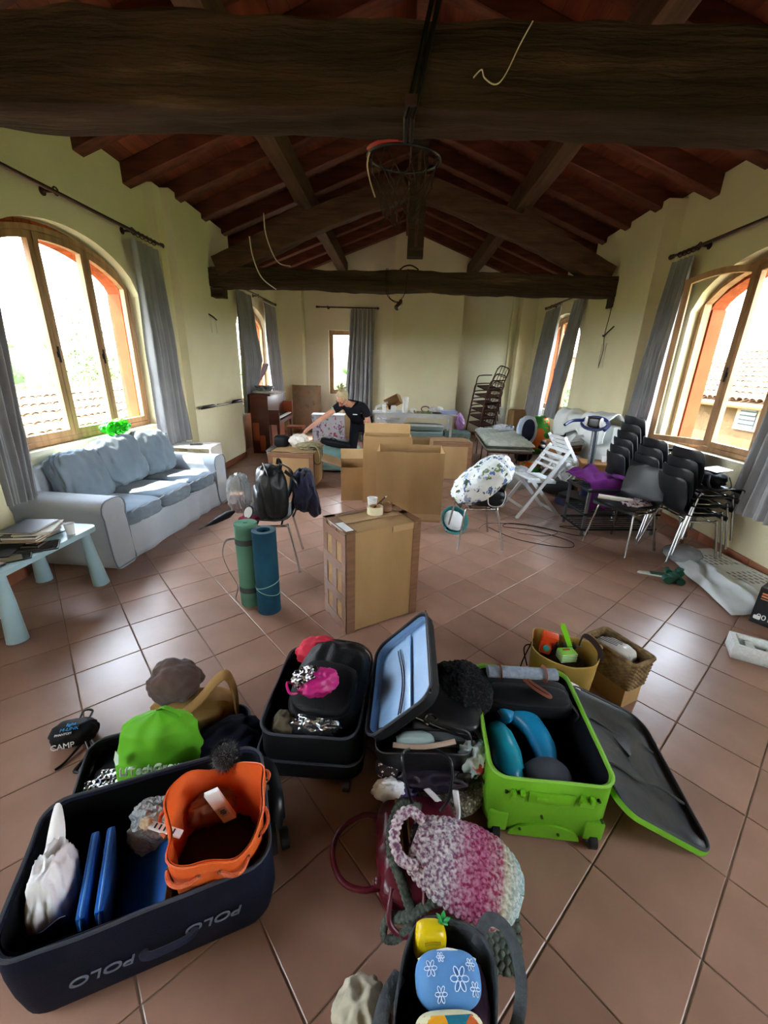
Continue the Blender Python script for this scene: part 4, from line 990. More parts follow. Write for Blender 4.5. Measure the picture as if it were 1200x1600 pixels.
# ---- open cartons further back
def open_box(label, loc, rz, w, d, h, flaps=(), th=0.006, group=None):
    t = thing('cardboard_box', label, 'box', loc, rz, group)
    b = MB()
    for (c, s_) in (((0, -d / 2 + th / 2, h / 2), (w, th, h)), ((0, d / 2 - th / 2, h / 2), (w, th, h)), ((-w / 2 + th / 2, 0, h / 2), (th, d - 2 * th, h)), ((w / 2 - th / 2, 0, h / 2), (th, d - 2 * th, h)), ((0, 0, th / 2), (w - 2 * th, d - 2 * th, th))): b.box(c, s_)
    b.obj('carton', card_m, t)
    for (side, ang, ln, part) in flaps:
        b = MB()
        # flap hinged on the top edge; ang 0 = horizontal outwards, 90 = straight up
        a = radians(ang)
        if side in 'FB':
            s_ = -1 if side == 'F' else 1; b.box((0, s_ * (d / 2 + cos(a) * ln / 2), h + sin(a) * ln / 2), (w * part, ln, th * 0.8), rot=(s_ * a, 0, 0))
        else:
            s_ = -1 if side == 'L' else 1; b.box((s_ * (w / 2 + cos(a) * ln / 2), 0, h + sin(a) * ln / 2), (ln, d * part, th * 0.8), rot=(0, -s_ * a, 0))
        b.obj('flap', card_in, t)
    return t
open_box('tall open brown box standing with its top open, right of the middle', (0.165, 4.62, 0), radians(-1), 0.745, 0.50, 0.80, flaps=())
bb = MB(); tape(bb, (-0.372, -0.251, 0.06), (0.372, -0.251, 0.06), 0.07, (0, -1, 0)); bb.obj('packing_tape', clear_tape, COL.objects[-1] if False else bpy.data.objects[[o.name for o in bpy.data.objects if o.get('label', '').startswith('tall open brown')][0]])
open_box('narrow tall brown box behind and left of the open one, flap raised', (-0.12, 5.18, 0), radians(2), 0.60, 0.34, 0.86, flaps=(('B', 80, 0.12, 1.0),))
open_box('low brown box with its lid flap folded out to the left, near the person', (-0.56, 5.35, 0), radians(8), 0.36, 0.55, 0.44, flaps=(('L', 18, 0.26, 0.9), ('B', 40, 0.18, 1.0)))
closed_box('taped brown box at the left with bags and clothes on top', (-1.46, 5.82, 0), radians(-2), 0.64, 0.60, 0.51)
closed_box('taped brown box behind the open one, near the white table', (0.87, 6.60, 0), radians(3), 0.62, 0.50, 0.60)
closed_box('plain low brown box under the right half of the white table', (0.55, 8.3, 0), radians(5), 0.50, 0.4, 0.34, tapes=False)
# cables on the floor
def cable(label, pts, r=0.004, m_=black_cable, k=10):
    b = MB(); b.tube(pts, r, 6, smooth=k); return b.obj('cable', m_, smooth=True, label=label, cat='cable')
cable('black power cable looping over the tiles between the floral chair and the exercise machine', [(1.05, 4.30, 0.005), (1.30, 3.95, 0.005), (1.75, 3.78, 0.006), (1.85, 3.95, 0.006), (1.55, 4.22, 0.006), (1.25, 4.30, 0.006), (1.35, 4.42, 0.006), (1.65, 4.33, 0.010), (2.0, 4.12, 0.006), (2.15, 4.25, 0.006), (1.9, 4.38, 0.006), (2.3, 4.40, 0.006)])
cable('thin black cable trailing behind the floral chair', [(0.95, 4.2, 0.012), (1.1, 4.38, 0.012), (1.5, 4.36, 0.012), (1.8, 4.18, 0.014), (1.6, 4.05, 0.012), (1.35, 4.12, 0.012)], 0.003)
# ================================================================ RIGHT SIDE
GRP = 'black stacking chairs in the stacks at the right wall'
def stack(x, y, n, names):
    for k in range(n):
        chair(names[k], (x + 0.027 * k, y + 0.004 * k, 0.083 * k), radians(90 + 1.5 * (k % 2)), GRP)
o5 = ('bottom', 'second from the bottom', 'third from the bottom', 'second from the top', 'topmost')
o4 = ('bottom', 'second from the bottom', 'second from the top', 'topmost')
stack(2.81, 3.76, 4, ['black shell chair, %s of the stack nearest the camera' % q for q in o4])
stack(2.83, 4.30, 4, ['black shell chair, %s of the middle stack by the open casement' % q for q in o4])
o6 = ('bottom', 'second from the bottom', 'third from the bottom', 'third from the top', 'second from the top', 'topmost')
stack(2.83, 4.85, 6, ['black shell chair, %s of the farthest stack next to the crate' % q for q in o6])
chair('single black shell chair with papers on its seat, in front of the stacks', (2.31, 3.90, 0), radians(-62))
chair('black shell chair facing left, farther of the two beside the far crate', (2.93, 7.45, 0), radians(-75))
chair('black shell chair facing left, nearer of the two beside the far crate', (2.72, 6.92, 0), radians(-70))
# bag on the near stack
bg_ = thing('handbag', 'black handbag lying on the top chair of the nearest stack', 'bag', (2.93, 3.80, 0.702), 0.2)
b = MB(); b.blob((0, 0, 0.07), (0.24, 0.30, 0.15), p=3, n=12, wr=0.08, seed=14, ridge=0.08); b.obj('body', blacks, bg_, smooth=True, auto=180)
b = MB(); b.tube([(-0.10, -0.10, 0.12), (-0.14, -0.15, 0.05), (-0.10, -0.19, 0.0), (0.05, -0.2, 0.02), (0.09, -0.13, 0.10)], 0.012, 6, smooth=5, flat=0.4); b.obj('strap', blackp, bg_, smooth=True)
b = MB(); b.prism(rrect(0.20, 0.15, 0.004), 0, 0.003); b.obj('document', label_m, loc=(2.98, 3.78, 0.856), rot=(0.05, -0.06, 0.3), label='white sheet of paper on the black handbag on the nearest chair stack', cat='paper')
# things on the single chair
floralp = mat('flowered scarf', 'b9a3ad', 'e3dde0', rough=0.9, scale=14, c3='1b1c2c')
pattern(floralp, ('22243c', '7a2b3c'), 16, 0.57)
b = MB(); b.blob((0, 0, 0.0), (0.30, 0.22, 0.05), p=2.4, n=14, wr=0.25, ws=3, seed=7, ridge=0.2, flat=True); b.obj('scarf', floralp, smooth=True, auto=180, loc=(2.36, 3.84, 0.487), rot=(0, 0, 0.5), label='crumpled flowered scarf on the seat of the single black chair', cat='scarf')
rp = thing('paper_roll', 'rolled pale paper lying across the seat of the single black chair', 'paper roll', (2.16, 3.92, 0.502), rot=(0, 0, radians(-28)))
b = MB(); b.tube([(-0.12, 0, 0), (0.18, 0, 0)], 0.022, 16); b.obj('roll', paper_m, rp, smooth=True, auto=50)
b = MB(); b.tube([(-0.123, 0, 0), (-0.1225, 0, 0)], 0.014, 16); b.obj('roll_end', card_in, rp)
# shoe rack
rack_m = mat('black rack bars', '131415', rough=0.45); grey_post = mat('grey tube', '85888b', rough=0.35, metal=0.6)
RK = thing('shoe_rack', 'low black slatted shoe rack on grey posts behind the single chair', 'rack', (2.43, 4.40, 0), radians(6))
for x in (-0.40, 0.40):
    for y in (-0.20, 0.20):
        b = MB(); b.box((x, y, 0.26), (0.03, 0.018, 0.52)); b.obj('post', grey_post, RK)
for z in (0.07, 0.24, 0.50):
    t_ = MB()
    for y in (-0.22, 0.22): t_.box((0, y, z), (0.86, 0.015, 0.022))
    for x in (-0.42, 0.42): t_.box((x, 0, z), (0.015, 0.44, 0.022))
    tr = t_.obj('shelf_frame', rack_m, RK)
    for k in range(6):
        b = MB(); b.box((0, -0.165 + 0.066 * k, z + 0.004), (0.83, 0.02, 0.008)); b.obj('shelf_bar', rack_m, tr)
purple = mat('purple fleece', '5f1d62', '511853', rough=0.95, scale=6)
b = MB()
def pc(u, v):
    s = (v - 0.35) * 0.95; x = -0.30 + 0.62 * u
    drop = max(0, -s - 0.02)
    y = max(s, -0.02) * 0.8 - 0.02 * sin(u * 12 + v * 3) * min(1, drop * 6) - 0.03 * min(1, drop * 5)
    z = 0.055 * abs(noise.noise(Vector((u * 3.2, v * 3.0, 3)))) * 2 + 0.03 - drop * (1.0 if u < 0.62 else 0.25) + 0.03 * sin(u * 5)
    return (x, y, z)
b.grid(pc, 44, 40, thick=0.012); b.obj('fleece_blanket', purple, smooth=True, auto=180, loc=(2.38, 4.30, 0.52), rot=(0, 0, radians(8)), label='purple fleece blanket draped over the front of the black shoe rack', cat='blanket')
b = MB(); b.blob((0, 0, 0.09), (0.26, 0.2, 0.18), p=3, n=10, wr=0.06, seed=31); b.obj('shoe_bag', blacks, smooth=True, auto=180, loc=(2.62, 4.42, 0.256), label='dark bag standing on the middle shelf of the shoe rack', cat='bag')
# wooden crates
crate_m = mat('varnished crate wood', '8a5b34', '6f4526', rough=0.5, scale=2, stretch=(1, 6, 6), bump=0.2); crate_d = mat('crate lid wood', 'a2774a', '8d6239', rough=0.5, scale=2, stretch=(1, 6, 6))
def crate(label, loc, rz, w, d, h):
    t = thing('wooden_crate', label, 'crate', loc, rz); n = 3
    for k in range(n):
        z = h * (k + 0.5) / n; hh = h / n - 0.004
        for y in (-d / 2, d / 2):
            b = MB(); b.box((0, y, z), (w, 0.014, hh), bev=0.002); b.obj('side_board', crate_m, t)
        for x in (-w / 2 + 0.007, w / 2 - 0.007):
            b = MB(); b.box((x, 0, z), (0.014, d - 0.014, hh), bev=0.002); b.obj('end_board', crate_m, t)
    for sx_ in (-1, 1):
        for sy_ in (-1, 1):
            b = MB(); b.box((sx_ * (w / 2 - 0.022), sy_ * (d / 2 - 0.018), h / 2), (0.02, 0.02, h)); b.obj('corner_post', crate_d, t)
    b = MB(); b.box((0, 0, h + 0.008), (w + 0.02, d + 0.025, 0.016), bev=0.003); b.obj('lid', crate_d, t)
    return t
crate('wooden crate with a white cup on it, beside the farthest chair stack', (2.84, 5.62, 0), radians(-14), 0.52, 0.34, 0.50)
b = MB(); b.lathe([(0.0, 0.0), (0.026, 0.0), (0.036, 0.09), (0.039, 0.092), (0.035, 0.092), (0.024, 0.004), (0, 0.004)], 24, cap=False); b.obj('plastic_cup', MATS['white plastic cup'], smooth=True, loc=(2.88, 5.63, 0.517), label='white cup standing on the wooden crate at the right', cat='cup')
# folding chairs (white wood)
wh = mat('white painted beech', 'e3e6e6', 'd3d8d9', rough=0.5, scale=5)
def bar(parent, name, p, q, wdt, th, m_=wh, nrm=(1, 0, 0)):
    p, q, nrm = Vector(p), Vector(q), Vector(nrm); d = (q - p); L_ = d.length; t_ = d.normalized(); s_ = nrm.cross(t_).normalized(); n2 = t_.cross(s_)
    b = MB(); b.m = Matrix(((s_.x, n2.x, t_.x, p.x), (s_.y, n2.y, t_.y, p.y), (s_.z, n2.z, t_.z, p.z), (0, 0, 0, 1))); b.box((0, 0, L_ / 2), (wdt, th, L_), bev=0.003)
    return b.obj(name, m_, parent)
def folding_chair(label, loc, rz, group=None, rot=None, folded=False):
    t = thing('folding_chair', label, 'chair', loc, rz, group, rot=rot); W = 0.21
    if folded:
        for x in (-W, W):
            bar(t, 'back_upright', (x, 0, 0), (x, 0.03, 0.88), 0.04, 0.02); bar(t, 'front_leg', (x * 0.85, -0.03, 0.02), (x * 0.85, -0.02, 0.62), 0.04, 0.02)
        for k in range(4): bar(t, 'back_slat', (-W, 0.028, 0.62 + 0.07 * k), (W, 0.028, 0.62 + 0.07 * k), 0.045, 0.012, nrm=(0, 1, 0))
        for k in range(7): bar(t, 'seat_slat', (-W * 0.8, -0.045, 0.22 + 0.055 * k), (W * 0.8, -0.045, 0.22 + 0.055 * k), 0.038, 0.012, nrm=(0, 1, 0))
        return t
    for x in (-W, W):
        bar(t, 'back_upright', (x, -0.30, 0.0), (x, 0.27, 0.83), 0.042, 0.02)       # foot in front, leans back to the top
        bar(t, 'rear_leg', (x * 0.86, 0.27, 0.0), (x * 0.86, -0.15, 0.46), 0.042, 0.02)
        bar(t, 'seat_rail', (x * 0.86, -0.20, 0.455), (x * 0.86, 0.16, 0.43), 0.035, 0.018)
    for k in range(6): bar(t, 'seat_slat', (-W * 0.84, -0.19 + 0.062 * k, 0.475 - 0.004 * k), (W * 0.84, -0.19 + 0.062 * k, 0.475 - 0.004 * k), 0.05, 0.012, nrm=(0, 0, 1))
    for k in range(4):
        z = 0.60 + 0.065 * k; y = -0.30 + 0.57 * z / 0.83; bar(t, 'back_slat', (-W, y - 0.012, z), (W, y - 0.012, z), 0.045, 0.012, nrm=(0, 1, 0.7))
    bar(t, 'cross_rail', (-W * 0.86, 0.22, 0.055), (W * 0.86, 0.22, 0.055), 0.03, 0.016, nrm=(0, 1, 0)); bar(t, 'cross_rail', (-W, -0.22, 0.12), (W, -0.22, 0.12), 0.03, 0.016, nrm=(0, 1, 0))
    return t
folding_chair('white slatted folding chair right behind the floral covered chair', (1.72, 4.88, 0), radians(-78))
folding_chair('white folding chair carrying a wooden crate, left of the exercise machine', (2.62, 6.30, 0), radians(-150))
folding_chair('white folding chair behind the silver column of the exercise machine', (2.55, 5.95, 0.0), radians(100))
folding_chair('folded white chair leaning against the back wall beside the brown chair tower', (2.52, 10.55, 0), 0, rot=(-0.18, 0, 0.05), folded=True)
crate('wooden crate standing on the seat of a white folding chair', (2.60, 6.38, 0.482), radians(-62), 0.42, 0.30, 0.18)
# exercise machine
EM = thing('vibration_trainer', 'blue and silver upright exercise machine with oval handlebar', 'exercise machine', (2.46, 5.22, 0), radians(-55))
blue_p = mat('deep blue plastic', '1d2858', '1a2350', rough=0.3); silver = mat('brushed silver', 'aebdc6', rough=0.25, metal=0.9)
b = MB(); b.prism(rrect(0.56, 0.42, 0.12, 8), 0.0, 0.09); b.obj('base', blue_p, EM, smooth=True)
b = MB(); b.prism(rrect(0.50, 0.36, 0.10, 8), 0.09, 0.135); b.obj('foot_plate', blackp, EM, smooth=True)
b = MB(); b.tube([(0, 0.10, 0.13), (0, 0.10, 0.48)], [0.085, 0.078], 20, flat=0.7); b.obj('column_cover', blue_p, EM, smooth=True)
b = MB(); b.tube([(0, 0.10, 0.47), (0, 0.05, 1.03)], 0.048, 16, flat=0.8); b.obj('column', silver, EM, smooth=True)
b = MB(); b.tube([(0.17 * cos(a * pi / 10), 0.0 + 0.03 * sin(a * pi / 10), 1.08 + 0.075 * sin(a * pi / 10)) for a in range(20)], 0.02, 8, closed=True)
b.tube([(-0.16, 0.0, 1.10), (-0.24, -0.10, 1.09), (-0.26, -0.22, 1.04)], 0.02, 8, smooth=4); b.tube([(0.16, 0.0, 1.10), (0.24, -0.10, 1.09), (0.26, -0.22, 1.04)], 0.02, 8, smooth=4)
b.obj('handlebar', blue_p, EM, smooth=True)
b = MB(); b.blob((0, 0.0, 1.09), (0.17, 0.06, 0.13), p=4, n=8, flat=False); pnl = b.obj('display', blackp, EM, smooth=True, auto=180)
for x in (-0.10, 0.10):
    b = MB(); b.blob((x, -0.025, 1.10), (0.045, 0.03, 0.12), p=2.2, n=6, flat=False); b.obj('sensor_pad', label_m, EM, smooth=True)
# covered sofa at the right wall
sheet_m = mat('white sheet', 'dfe3e0', 'd3d8d6', rough=0.95, scale=2, bump=0.1, bscale=60)
cs_ = thing('sofa', 'white sofa pushed against the right wall under a crumpled sheet', 'sofa', (2.90, 6.55, 0), 0)
b = MB(); b.box((0.0, 0.0, 0.21), (0.34, 1.9, 0.40), bev=0.03); b.obj('base', sheet_m, cs_, smooth=True)
b = MB(); b.box((0.08, 0.0, 0.69), (0.15, 1.9, 0.62), bev=0.03); b.obj('back', sheet_m, cs_, smooth=True)
b = MB()
def shf(u, v):
    y = -1.0 + 1.9 * u; a = v * 1.6
    x = 0.17 - 0.30 * min(1, v * 1.5) - 0.02 * sin(u * 23); z = 1.02 + 0.07 * sin(min(1, v * 1.5) * pi) - max(0, v - 0.6) * (0.75 + 0.2 * sin(u * 9)) + 0.06 * noise.noise(Vector((u * 9, v * 4, 2))) + (0.06 if u < 0.4 else 0)
    return (x + 0.02 * noise.noise(Vector((u * 14, v * 7, 5))), y, z)
b.grid(shf, 60, 22, thick=0.01); b.obj('draped_sheet', sheet_m, smooth=True, auto=180, loc=(2.90, 6.55, 0), label='rumpled white sheet draped over the back of the white sofa', cat='sheet')
# bag with a mesh front on the floor, speaker like thing
fb = thing('fan_heater', 'black round fronted appliance wrapped in plastic under the folding chairs', 'appliance', (2.28, 5.78, 0), radians(-30))
b = MB(); b.blob((0.08, 0, 0.10), (0.46, 0.30, 0.19), p=3, n=10, wr=0.05, seed=4); b.obj('body', blackp, fb, smooth=True, auto=180)
b = MB(); b.tube([(-0.19, -0.02, 0.10), (-0.17, -0.02, 0.10)], 0.075, 20); b.obj('speaker_ring', grey_post, fb, smooth=True)
b = MB(); b.tube([(-0.195, -0.02, 0.10), (-0.19, -0.02, 0.10)], 0.045, 20); b.obj('speaker_cone', label_m, fb, smooth=True)
# folding bed with tufted mattress
mat_c = mat('tufted mattress ticking', 'c5cabd', 'b3b9ad', rough=0.95, scale=9, bump=0.2, bscale=40); pattern(mat_c, ('8fa39a',), 22, 0.66)
BD = thing('folding_bed', 'folding bed with a tufted pale mattress in front of the brown chair tower', 'bed', (1.98, 7.75, 0), radians(-4))
MW, ML = 0.80, 1.85
def mf(sgn):
    def fn(u, v):
        x = -MW / 2 + MW * u; y = -ML / 2 + ML * v; e = min(1, min(u, 1 - u) * 12) * min(1, min(v, 1 - v) * 24)
        tuft = 0.5 + 0.5 * cos(2 * pi * (u * 4 - 0.5)) * cos(2 * pi * (v * 7 - 0.5))
        return (x, y, 0.45 + sgn * (0.025 + 0.06 * e ** 0.5) + (0.028 * tuft if sgn > 0 else 0))
    return fn
b = MB(); b.grid(mf(1), 41, 61); b.grid(mf(-1), 41, 61)
b.obj('mattress', mat_c, BD, smooth=True, auto=180)
b = MB(); b.tube([(p[0], p[1], 0.45 + 0.035) for p in rrect(MW, ML, 0.03)], 0.008, 5, closed=True); b.tube([(p[0], p[1], 0.45 - 0.03) for p in rrect(MW, ML, 0.03)], 0.008, 5, closed=True); b.obj('piping', mat_c, BD, smooth=True)
b = MB(); b.tube([(p[0], p[1], 0.37) for p in rrect(MW - 0.06, ML - 0.04, 0.05)], 0.014, 8, closed=True); b.obj('bed_frame', mat('brown tube', '59382b', rough=0.4, metal=0.4), BD, smooth=True)
for y in (-0.75, 0.0, 0.75):
    for x in (-0.34, 0.34):
        b = MB(); b.tube([(x, y, 0.37), (x, y + 0.06, 0.0)], 0.012, 8); b.obj('leg', MATS['brown tube'], BD, smooth=True)
blu_sheet = mat('blue and white striped cloth', 'dfe4ea', '6c87ad', rough=0.9, scale=10, lo=0.55, hi=0.62)
b = MB(); b.blob((0, 0, 0), (0.42, 0.34, 0.12), p=2.2, n=14, wr=0.3, ws=2.6, seed=12, ridge=0.3); b.obj('towel', blu_sheet, smooth=True, auto=180, loc=(2.12, 8.28, 0.605), label='blue and white towel crumpled on the tufted mattress', cat='towel')
bw = thing('beach_bag', 'open white and blue bag with a dark inside standing at the bed', 'bag', (2.50, 7.98, 0.0), 0.2)
b = MB(); b.blob((0, 0, 0.60), (0.40, 0.20, 0.56), p=2.4, n=12, wr=0.06, seed=2); b.obj('body', mat('white blue cloth', 'd4dbe8', 'b5c3dc', rough=0.9, scale=5), bw, smooth=True, auto=180)
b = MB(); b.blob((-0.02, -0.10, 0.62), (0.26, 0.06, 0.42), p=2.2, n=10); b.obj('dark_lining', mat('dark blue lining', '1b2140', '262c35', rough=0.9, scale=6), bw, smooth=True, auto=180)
b = MB(); b.blob((0, 0, 0.16), (0.34, 0.2, 0.32), p=3, n=8, wr=0.05); b.obj('lower_part', blacks, bw, smooth=True, auto=180)
go = mat('green inflatable vinyl', '4ba03f', '3f9136', rough=0.3, scale=3); pattern(go, ('e0702a',), 3.0, 0.55, 4)
iv = thing('inflatable_mattress', 'slumped green and orange inflatable behind the bed', 'inflatable', (3.00, 8.75, 0), 0.1)
b = MB(); b.blob((0, 0, 0.42), (0.44, 0.30, 0.84), p=2.6, n=14, wr=0.08, ws=1.8, seed=3, ridge=0.06); b.obj('upper_chamber', go, iv, smooth=True, auto=180)
b = MB(); b.blob((-0.25, 0.02, 0.30), (0.22, 0.26, 0.60), p=2.6, n=10, wr=0.08, seed=5); b.obj('side_chamber', mat('orange vinyl', 'd9662a', rough=0.3), iv, smooth=True, auto=180)
b = MB(); b.blob((0, 0, 0.11), (0.36, 0.30, 0.22), p=3, n=10, wr=0.1, seed=5, ridge=0.1); b.obj('cushion', go, smooth=True, auto=180, loc=(2.35, 7.0, 0.0), label='small green cushion on the floor under the folding bed end', cat='cushion')
cr2 = mat('clear plastic bag', 'c6c8c2', rough=0.15, thin=0.4, bump=0.5, scale=8, bscale=14)
b = MB(); b.blob((0, 0, 0.17), (0.42, 0.34, 0.36), p=2.5, n=14, wr=0.1, seed=8, ridge=0.16); b.obj('plastic_bag', cr2, smooth=True, auto=180, loc=(1.82, 5.95, 0.0), label='bulging clear plastic bag behind the first white folding chair', cat='plastic bag')
b = MB(); b.blob((0, 0, 0.03), (0.3, 0.22, 0.08), p=2.5, n=10, wr=0.2, seed=8, ridge=0.2); b.obj('cap', mat('dark cloth mix', '23212a', '453f4a', rough=0.9, scale=12), smooth=True, auto=180, loc=(2.70, 6.78, 0.48), label='dark cap and cloth on the seat of the nearer far black chair', cat='cap')
b = MB(); b.lathe([(0, 0), (0.045, 0), (0.05, 0.09), (0.047, 0.092), (0.04, 0.01), (0, 0.01)], 20, cap=False); b.obj('glass_jar', mat('thin glass', 'cfd4d2', rough=0.05, thin=0.6), smooth=True, loc=(2.80, 7.38, 0.462), label='small clear jar on the seat of the farther black chair', cat='jar')
# tower of stacked brown bistro chairs
br_m = mat('brown lacquered tube', '5b332b', '4a2822', rough=0.4, metal=0.2)
def bistro_meshes():
    M_ = []
    for sx_ in (-1, 1):
        b = MB(); b.tube([(sx_ * 0.23, -0.26, 0.0), (sx_ * 0.245, -0.24, 0.40), (sx_ * 0.25, -0.22, 0.62), (sx_ * 0.25, -0.10, 0.66), (sx_ * 0.25, 0.20, 0.66)], 0.014, 7, smooth=4); M_.append(('front_leg', b.mesh('front_leg', br_m, True)))
        b = MB(); b.tube([(sx_ * 0.21, 0.30, 0.0), (sx_ * 0.21, 0.20, 0.42), (sx_ * 0.20, 0.30, 0.84)], 0.014, 7, smooth=4); M_.append(('rear_leg', b.mesh('rear_leg', br_m, True)))
    b = MB(); b.tube([(-0.20, 0.30, 0.82), (-0.15, 0.33, 0.90), (0, 0.34, 0.91), (0.15, 0.33, 0.90), (0.20, 0.30, 0.82)], 0.014, 7, smooth=4)
    for z in (0.55, 0.70): b.tube([(-0.20, 0.22 + (z - 0.5) * 0.2, z), (0.20, 0.22 + (z - 0.5) * 0.2, z)], 0.009, 6)
    for x in (-0.1, 0, 0.1): b.tube([(x, 0.22, 0.45), (x, 0.33, 0.90)], 0.008, 6)
    M_.append(('backrest', b.mesh('backrest', br_m, True)))
    b = MB(); b.tube([(p[0], p[1] - 0.02, 0.42) for p in rrect(0.44, 0.44, 0.06)], 0.013, 7, closed=True)
    M_.append(('seat_frame', b.mesh('seat_frame', br_m, True)))
    for k in range(6):
        b = MB(); b.box((0, -0.19 + 0.068 * k, 0.425), (0.42, 0.045, 0.012)); M_.append(('seat_slat', b.mesh('seat_slat', br_m)))
    return M_
BM = bistro_meshes()
for k in range(6):
    q = ('bottom', 'second from the bottom', 'third from the bottom', 'third from the top', 'second from the top', 'topmost')[k]
    t = thing('bistro_chair', 'brown metal armchair, %s of the tower against the back wall' % q, 'chair', (2.10, 10.55, 0.17 * k + 0.02 * (k == 5)), group='brown metal armchairs stacked against the back wall', rot=(0.04, 0.16 if k < 5 else 0.22, radians(-62)))
    t.location.x += 0.02 * k
    for nm, me in BM:
        o = bpy.data.objects.new(nm, me); COL.objects.link(o); o.parent = t
b = MB(); b.blob((0, 0, 0.16), (0.5, 0.4, 0.32), p=8, n=8); 
closed_box('brown box on the floor behind the folded white chair', (2.95, 10.25, 0), radians(12), 0.40, 0.34, 0.80, tapes=False); b.bm.free()
# perforated white panel and plastic sheet at the right wall, sprinkler, boxes at the right edge
pm = thing('perforated_tray', 'white perforated plastic tray lying at the foot of the right wall', 'tray', (3.04, 3.36, 0.0), radians(-82))
b = MB(); W_, D_ = 0.80, 0.36
xs = [-W_ / 2]; 
for blk in (-0.26, 0.08):
    for i in range(4): xs += [blk + i * 0.055, blk + i * 0.055 + 0.04]
xs.append(W_ / 2); ys = [-D_ / 2]
for j in range(6): ys += [-0.14 + j * 0.05, -0.14 + j * 0.05 + 0.022]
ys.append(D_ / 2)
for i in range(len(xs) - 1):
    for j in range(len(ys) - 1):
        if (i % 2 == 1 and j % 2 == 1): continue
        x0, x1, y0, y1 = xs[i], xs[i + 1], ys[j], ys[j + 1]
        b.f([b.v(p) for p in ((x0, y0, 0.06), (x1, y0, 0.06), (x1, y1, 0.06), (x0, y1, 0.06))])
for x in (-W_ / 2, W_ / 2): b.box((x, 0, 0.03), (0.008, D_, 0.06))
for y in (-D_ / 2, D_ / 2): b.box((0, y, 0.03), (W_, 0.008, 0.06))
bmesh.ops.remove_doubles(b.bm, verts=b.bm.verts[:], dist=0.0001)
b.obj('tray', mat('white plastic', 'dfe3e4', rough=0.4), pm)
film_m = mat('milky plastic sheeting', 'dfe6e8', rough=0.35, thin=0.25, bump=0.15, scale=4, bscale=9)
b = MB()
cor = [Vector(p) for p in ((2.67, 3.62, 0), (2.92, 3.36, 0), (2.97, 2.72, 0), (2.50, 2.63, 0))]
def plf(u, v):
    p = (cor[0] * (1 - u) + cor[1] * u) * (1 - v) + (cor[3] * (1 - u) + cor[2] * u) * v
    e = sin(pi * u) ** 0.5 * sin(pi * v) ** 0.5
    z = 0.012 + 0.055 * e + 0.035 * abs(sin(u * 7 + v * 2 + 2 * noise.noise(Vector((u * 3, v * 3, 1))))) ** 3 * (0.3 + e) + 0.02 * noise.noise(Vector((u * 6, v * 6, 4))) * e + 0.03 * u * (1 - v)
    return (p.x + 0.03 * noise.noise(Vector((u * 4, v * 4, 7))), p.y + 0.03 * noise.noise(Vector((u * 4, v * 4, 9))), max(z, 0.006))
b.grid(plf, 44, 54); b.obj('plastic_sheet', film_m, smooth=True, auto=180, label='large milky plastic sheet spread on the tiles by the right wall', cat='plastic sheet')
b = MB(); b.blob((0, 0, 0.07), (0.34, 0.30, 0.15), p=2.1, n=12, wr=0.1, seed=3); b.obj('plastic_bag', mat('grey translucent film', 'bfc3c8', rough=0.2, thin=0.5), smooth=True, auto=180, loc=(2.76, 3.60, 0.0), rot=(0, 0, 0.4), label='puffed grey plastic bag at the far end of the plastic sheet', cat='plastic bag')
sg_ = mat('dark green plastic', '1e4f42', '1a453a', rough=0.35)
SPK = thing('lawn_sprinkler', 'dark green plastic sprinkler with a long white ended paddle on the tiles', 'sprinkler', (2.40, 3.17, 0), radians(-16))
b = MB(); b.blob((0, 0, 0.045), (0.10, 0.11, 0.09), p=3, n=8); b.obj('body', sg_, SPK, smooth=True, auto=180)
for i, (x, y, z, r) in enumerate(((-0.045, -0.05, 0.035, 0.035), (0.05, -0.045, 0.032, 0.032), (0.045, 0.0, 0.09, 0.028), (-0.035, 0.01, 0.085, 0.024))):
    b = MB(); b.tube([(x, y - 0.03, z), (x, y + 0.03, z)], r, 14); b.obj('knob', sg_, SPK, smooth=True, auto=40)
b = MB(); b.tube([(0.045, 0.0, 0.085), (0.045, 0.0, 0.125)], [0.024, 0.028], 12); b.obj('hose_connector', sg_, SPK, smooth=True)
b = MB(); b.prism([(-0.03, -0.025), (-0.24, -0.010), (-0.26, 0.0), (-0.24, 0.02), (-0.03, 0.035)], 0.03, 0.045); b.obj('paddle', mat('pale green white plastic', 'd3ded6', rough=0.4), SPK)
b = MB(); b.box((-0.10, 0.005, 0.05), (0.13, 0.05, 0.012), bev=0.004); b.obj('paddle_top', sg_, SPK, smooth=True)
KB = thing('product_box', 'black printed product box cut by the right edge of the photo', 'box', (2.74, 2.60, 0), radians(35))
b = MB(); b.box((0, 0, 0.14), (0.22, 0.16, 0.28), bev=0.003); b.obj('carton', mat('black glossy carton', '15171c', rough=0.3), KB)
b = MB()
for k, (z, hgt) in enumerate(((0.235, 0.012), (0.215, 0.012), (0.195, 0.006))): b.box((-0.02, -0.0815, z), (0.16, 0.001, hgt)); b.box((-0.1115, 0.0, z), (0.001, 0.12, hgt))
b.obj('printed_stripes', mat('orange print', 'd98a5a', rough=0.4), KB, kind='stuff')
text('lettering', '001', 0.055, KB, (-0.1125, 0.01, 0.06), (pi / 2, 0, -pi / 2), label_m); text('lettering', '001', 0.055, KB, (0.04, -0.0825, 0.07), (pi / 2, 0, 0), label_m)
b = MB(); b.prism(rrect(0.03, 0.04, 0.008), 0, 0.001); o = b.obj('lock_symbol', label_m, KB); o.location = (-0.1115, 0.045, 0.05); o.rotation_euler = (0, -pi / 2, 0)
SY = thing('foam_packing', 'white moulded foam packing piece on the tiles at the right edge', 'packing foam', (2.36, 2.15, 0), radians(-28))
foam = mat('white foam', 'e6ebea', 'dbe1e0', rough=0.9, scale=60, bump=0.3, kind='vor')
b = MB()
